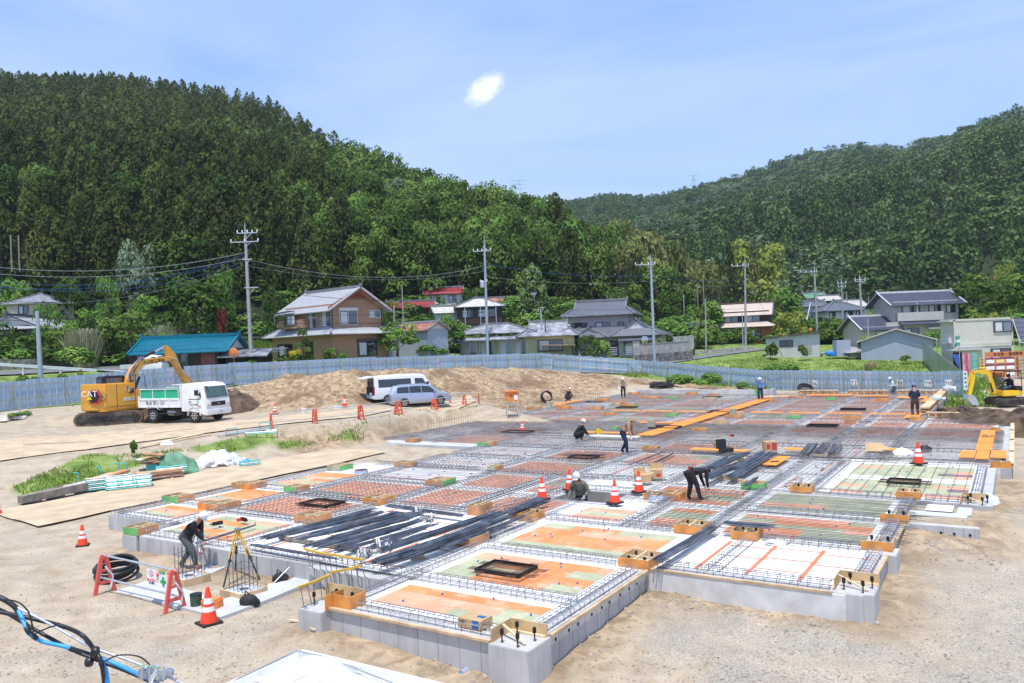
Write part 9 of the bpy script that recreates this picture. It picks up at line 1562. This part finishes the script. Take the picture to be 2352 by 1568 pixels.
 if back:
  b=MB();b.box(pel-fw*.12+up*.0,(.16,.07,.14),back);b.box(pel-fw*.12+rt*.15-up*.05,(.07,.05,.2),'bag_black');part(t,'tool_pouch',b);part(t,'belt',MB().lathe([(.16,-.02),(.165,.02)],pel+up*.05,'bag_black',14))
 return t
def slabp(x,y,z=ZT+.06):return W(x,y,z)
person('surveyor in black shirt and white hard hat bending over the tripod',onground(432,1308)+Vector((0,0,.02)),radians(-105),.86,42,((-.02,.22,0),(-.12,-.32,0)),((-.05,.55,.62),(.05,.5,.74)),22,'cloth_black','cloth_grey','shoe_pink',sleeves=True)
person('crouching worker in dark vest and white hard hat on the far mesh',slabp(1325,1011),radians(-75),.34,38,((.12,.18,0),(-.12,-.02,.0)),((.08,.62,.22),(-.1,.6,.25)),-10,'cloth_black','cloth_black',hand='glove')
person('stooping worker with brown hood and navy trousers walking on the mesh',slabp(1434,1041),radians(-115),.92,40,((.1,.16,0),(-.1,-.14,.02)),((.34,.42,.66),(-.30,.36,.52)),35,'cloth_tan','cloth_navy',hat=None,hood='cloth_tan',hand='glove',sc=1.03)
person('worker in black bending right down to the mesh with red tool pouch',slabp(1596,1148),radians(-68),.88,84,((.16,.10,0),(-.18,-.12,0)),((.10,.46,.16),(-.05,.48,.2)),50,'cloth_black','cloth_black',hat=None,hood='cloth_black',back='cloth_red',hip=(0,-.1),sc=.95)
person('worker in camouflage jacket standing waist deep in the pit',S(-12.0,22.55,-.42),radians(150),.88,20,hands=((.30,.3,.85),(-.26,.34,.95)),nod=20,shirt='cloth_camo',trous='cloth_navy',hand='glove',sc=1.06)
person('man in beige top and white hard hat holding papers at the far slab',slabp(1432,912),radians(170),.92,6,((.12,.1,0),(-.12,-.1,0)),((.22,.28,.98),(-.3,.05,.8)),25,'cloth_beige','cloth_black')
part(bpy.data.objects['person.005'],'paper_sheet',MB().box((.3,.3,.82),(.22,.02,.3),'paper',.3,.3))
person('crouching worker in black with white hard hat at the far left edge',slabp(1302,922),radians(-60),.42,30,((.12,.16,0),(-.12,-.05,0)),((.15,.55,.3),(-.12,.5,.34)),5,'cloth_black','cloth_black')
person('worker in blue shirt holding a phone to his ear',slabp(1747,920),radians(160),.92,4,((.1,.08,0),(-.1,-.08,0)),((.17,.14,1.52),(-.24,.26,1.05)),5,'cloth_blue','cloth_navy','cloth_red')
person('man in navy jacket and navy hard hat standing with his back turned',slabp(2103,957),radians(-20),.93,5,((.13,.02,0),(-.13,0,0)),((.14,.28,1.08),(-.16,.30,1.05)),32,'cloth_navy','cloth_brown',hat='helmet_navy',sc=1.03)
person('person in white shirt and hard hat seen over the stacked panels',S(-8.0,66.6,.12),radians(75),.92,18,hands=((.22,.3,1.0),(-.2,.35,1.05)),nod=20,shirt='cloth_white',trous='cloth_grey')
person('operator in black top and jeans seated in the mini excavator',MINI+Vector((.25,0,.28)),radians(90),.92,-4,((.12,.50,.42),(-.12,.48,.42)),((.25,.42,1.12),(-.25,.42,1.12)),12,'cloth_black','cloth_denim','cloth_red',hat='helmet_navy')
# -- haze in the valley air
m=bpy.data.materials.new('haze');MATS['haze']=m;m.use_nodes=True;nt=m.node_tree;nt.nodes.clear();o_=nt.nodes.new('ShaderNodeOutputMaterial');pv=nt.nodes.new('ShaderNodeVolumePrincipled');pv.inputs['Color'].default_value=(.78,.87,1,1);pv.inputs['Density'].default_value=HZ;pv.inputs['Anisotropy'].default_value=.2;nt.links.new(pv.outputs[0],o_.inputs['Volume'])
b=MB();b.box((0,720,99),(3600,1640,222),'haze');o=b.build('haze',None);tag(o,'thin summer haze filling the valley air',None,None,'stuff')
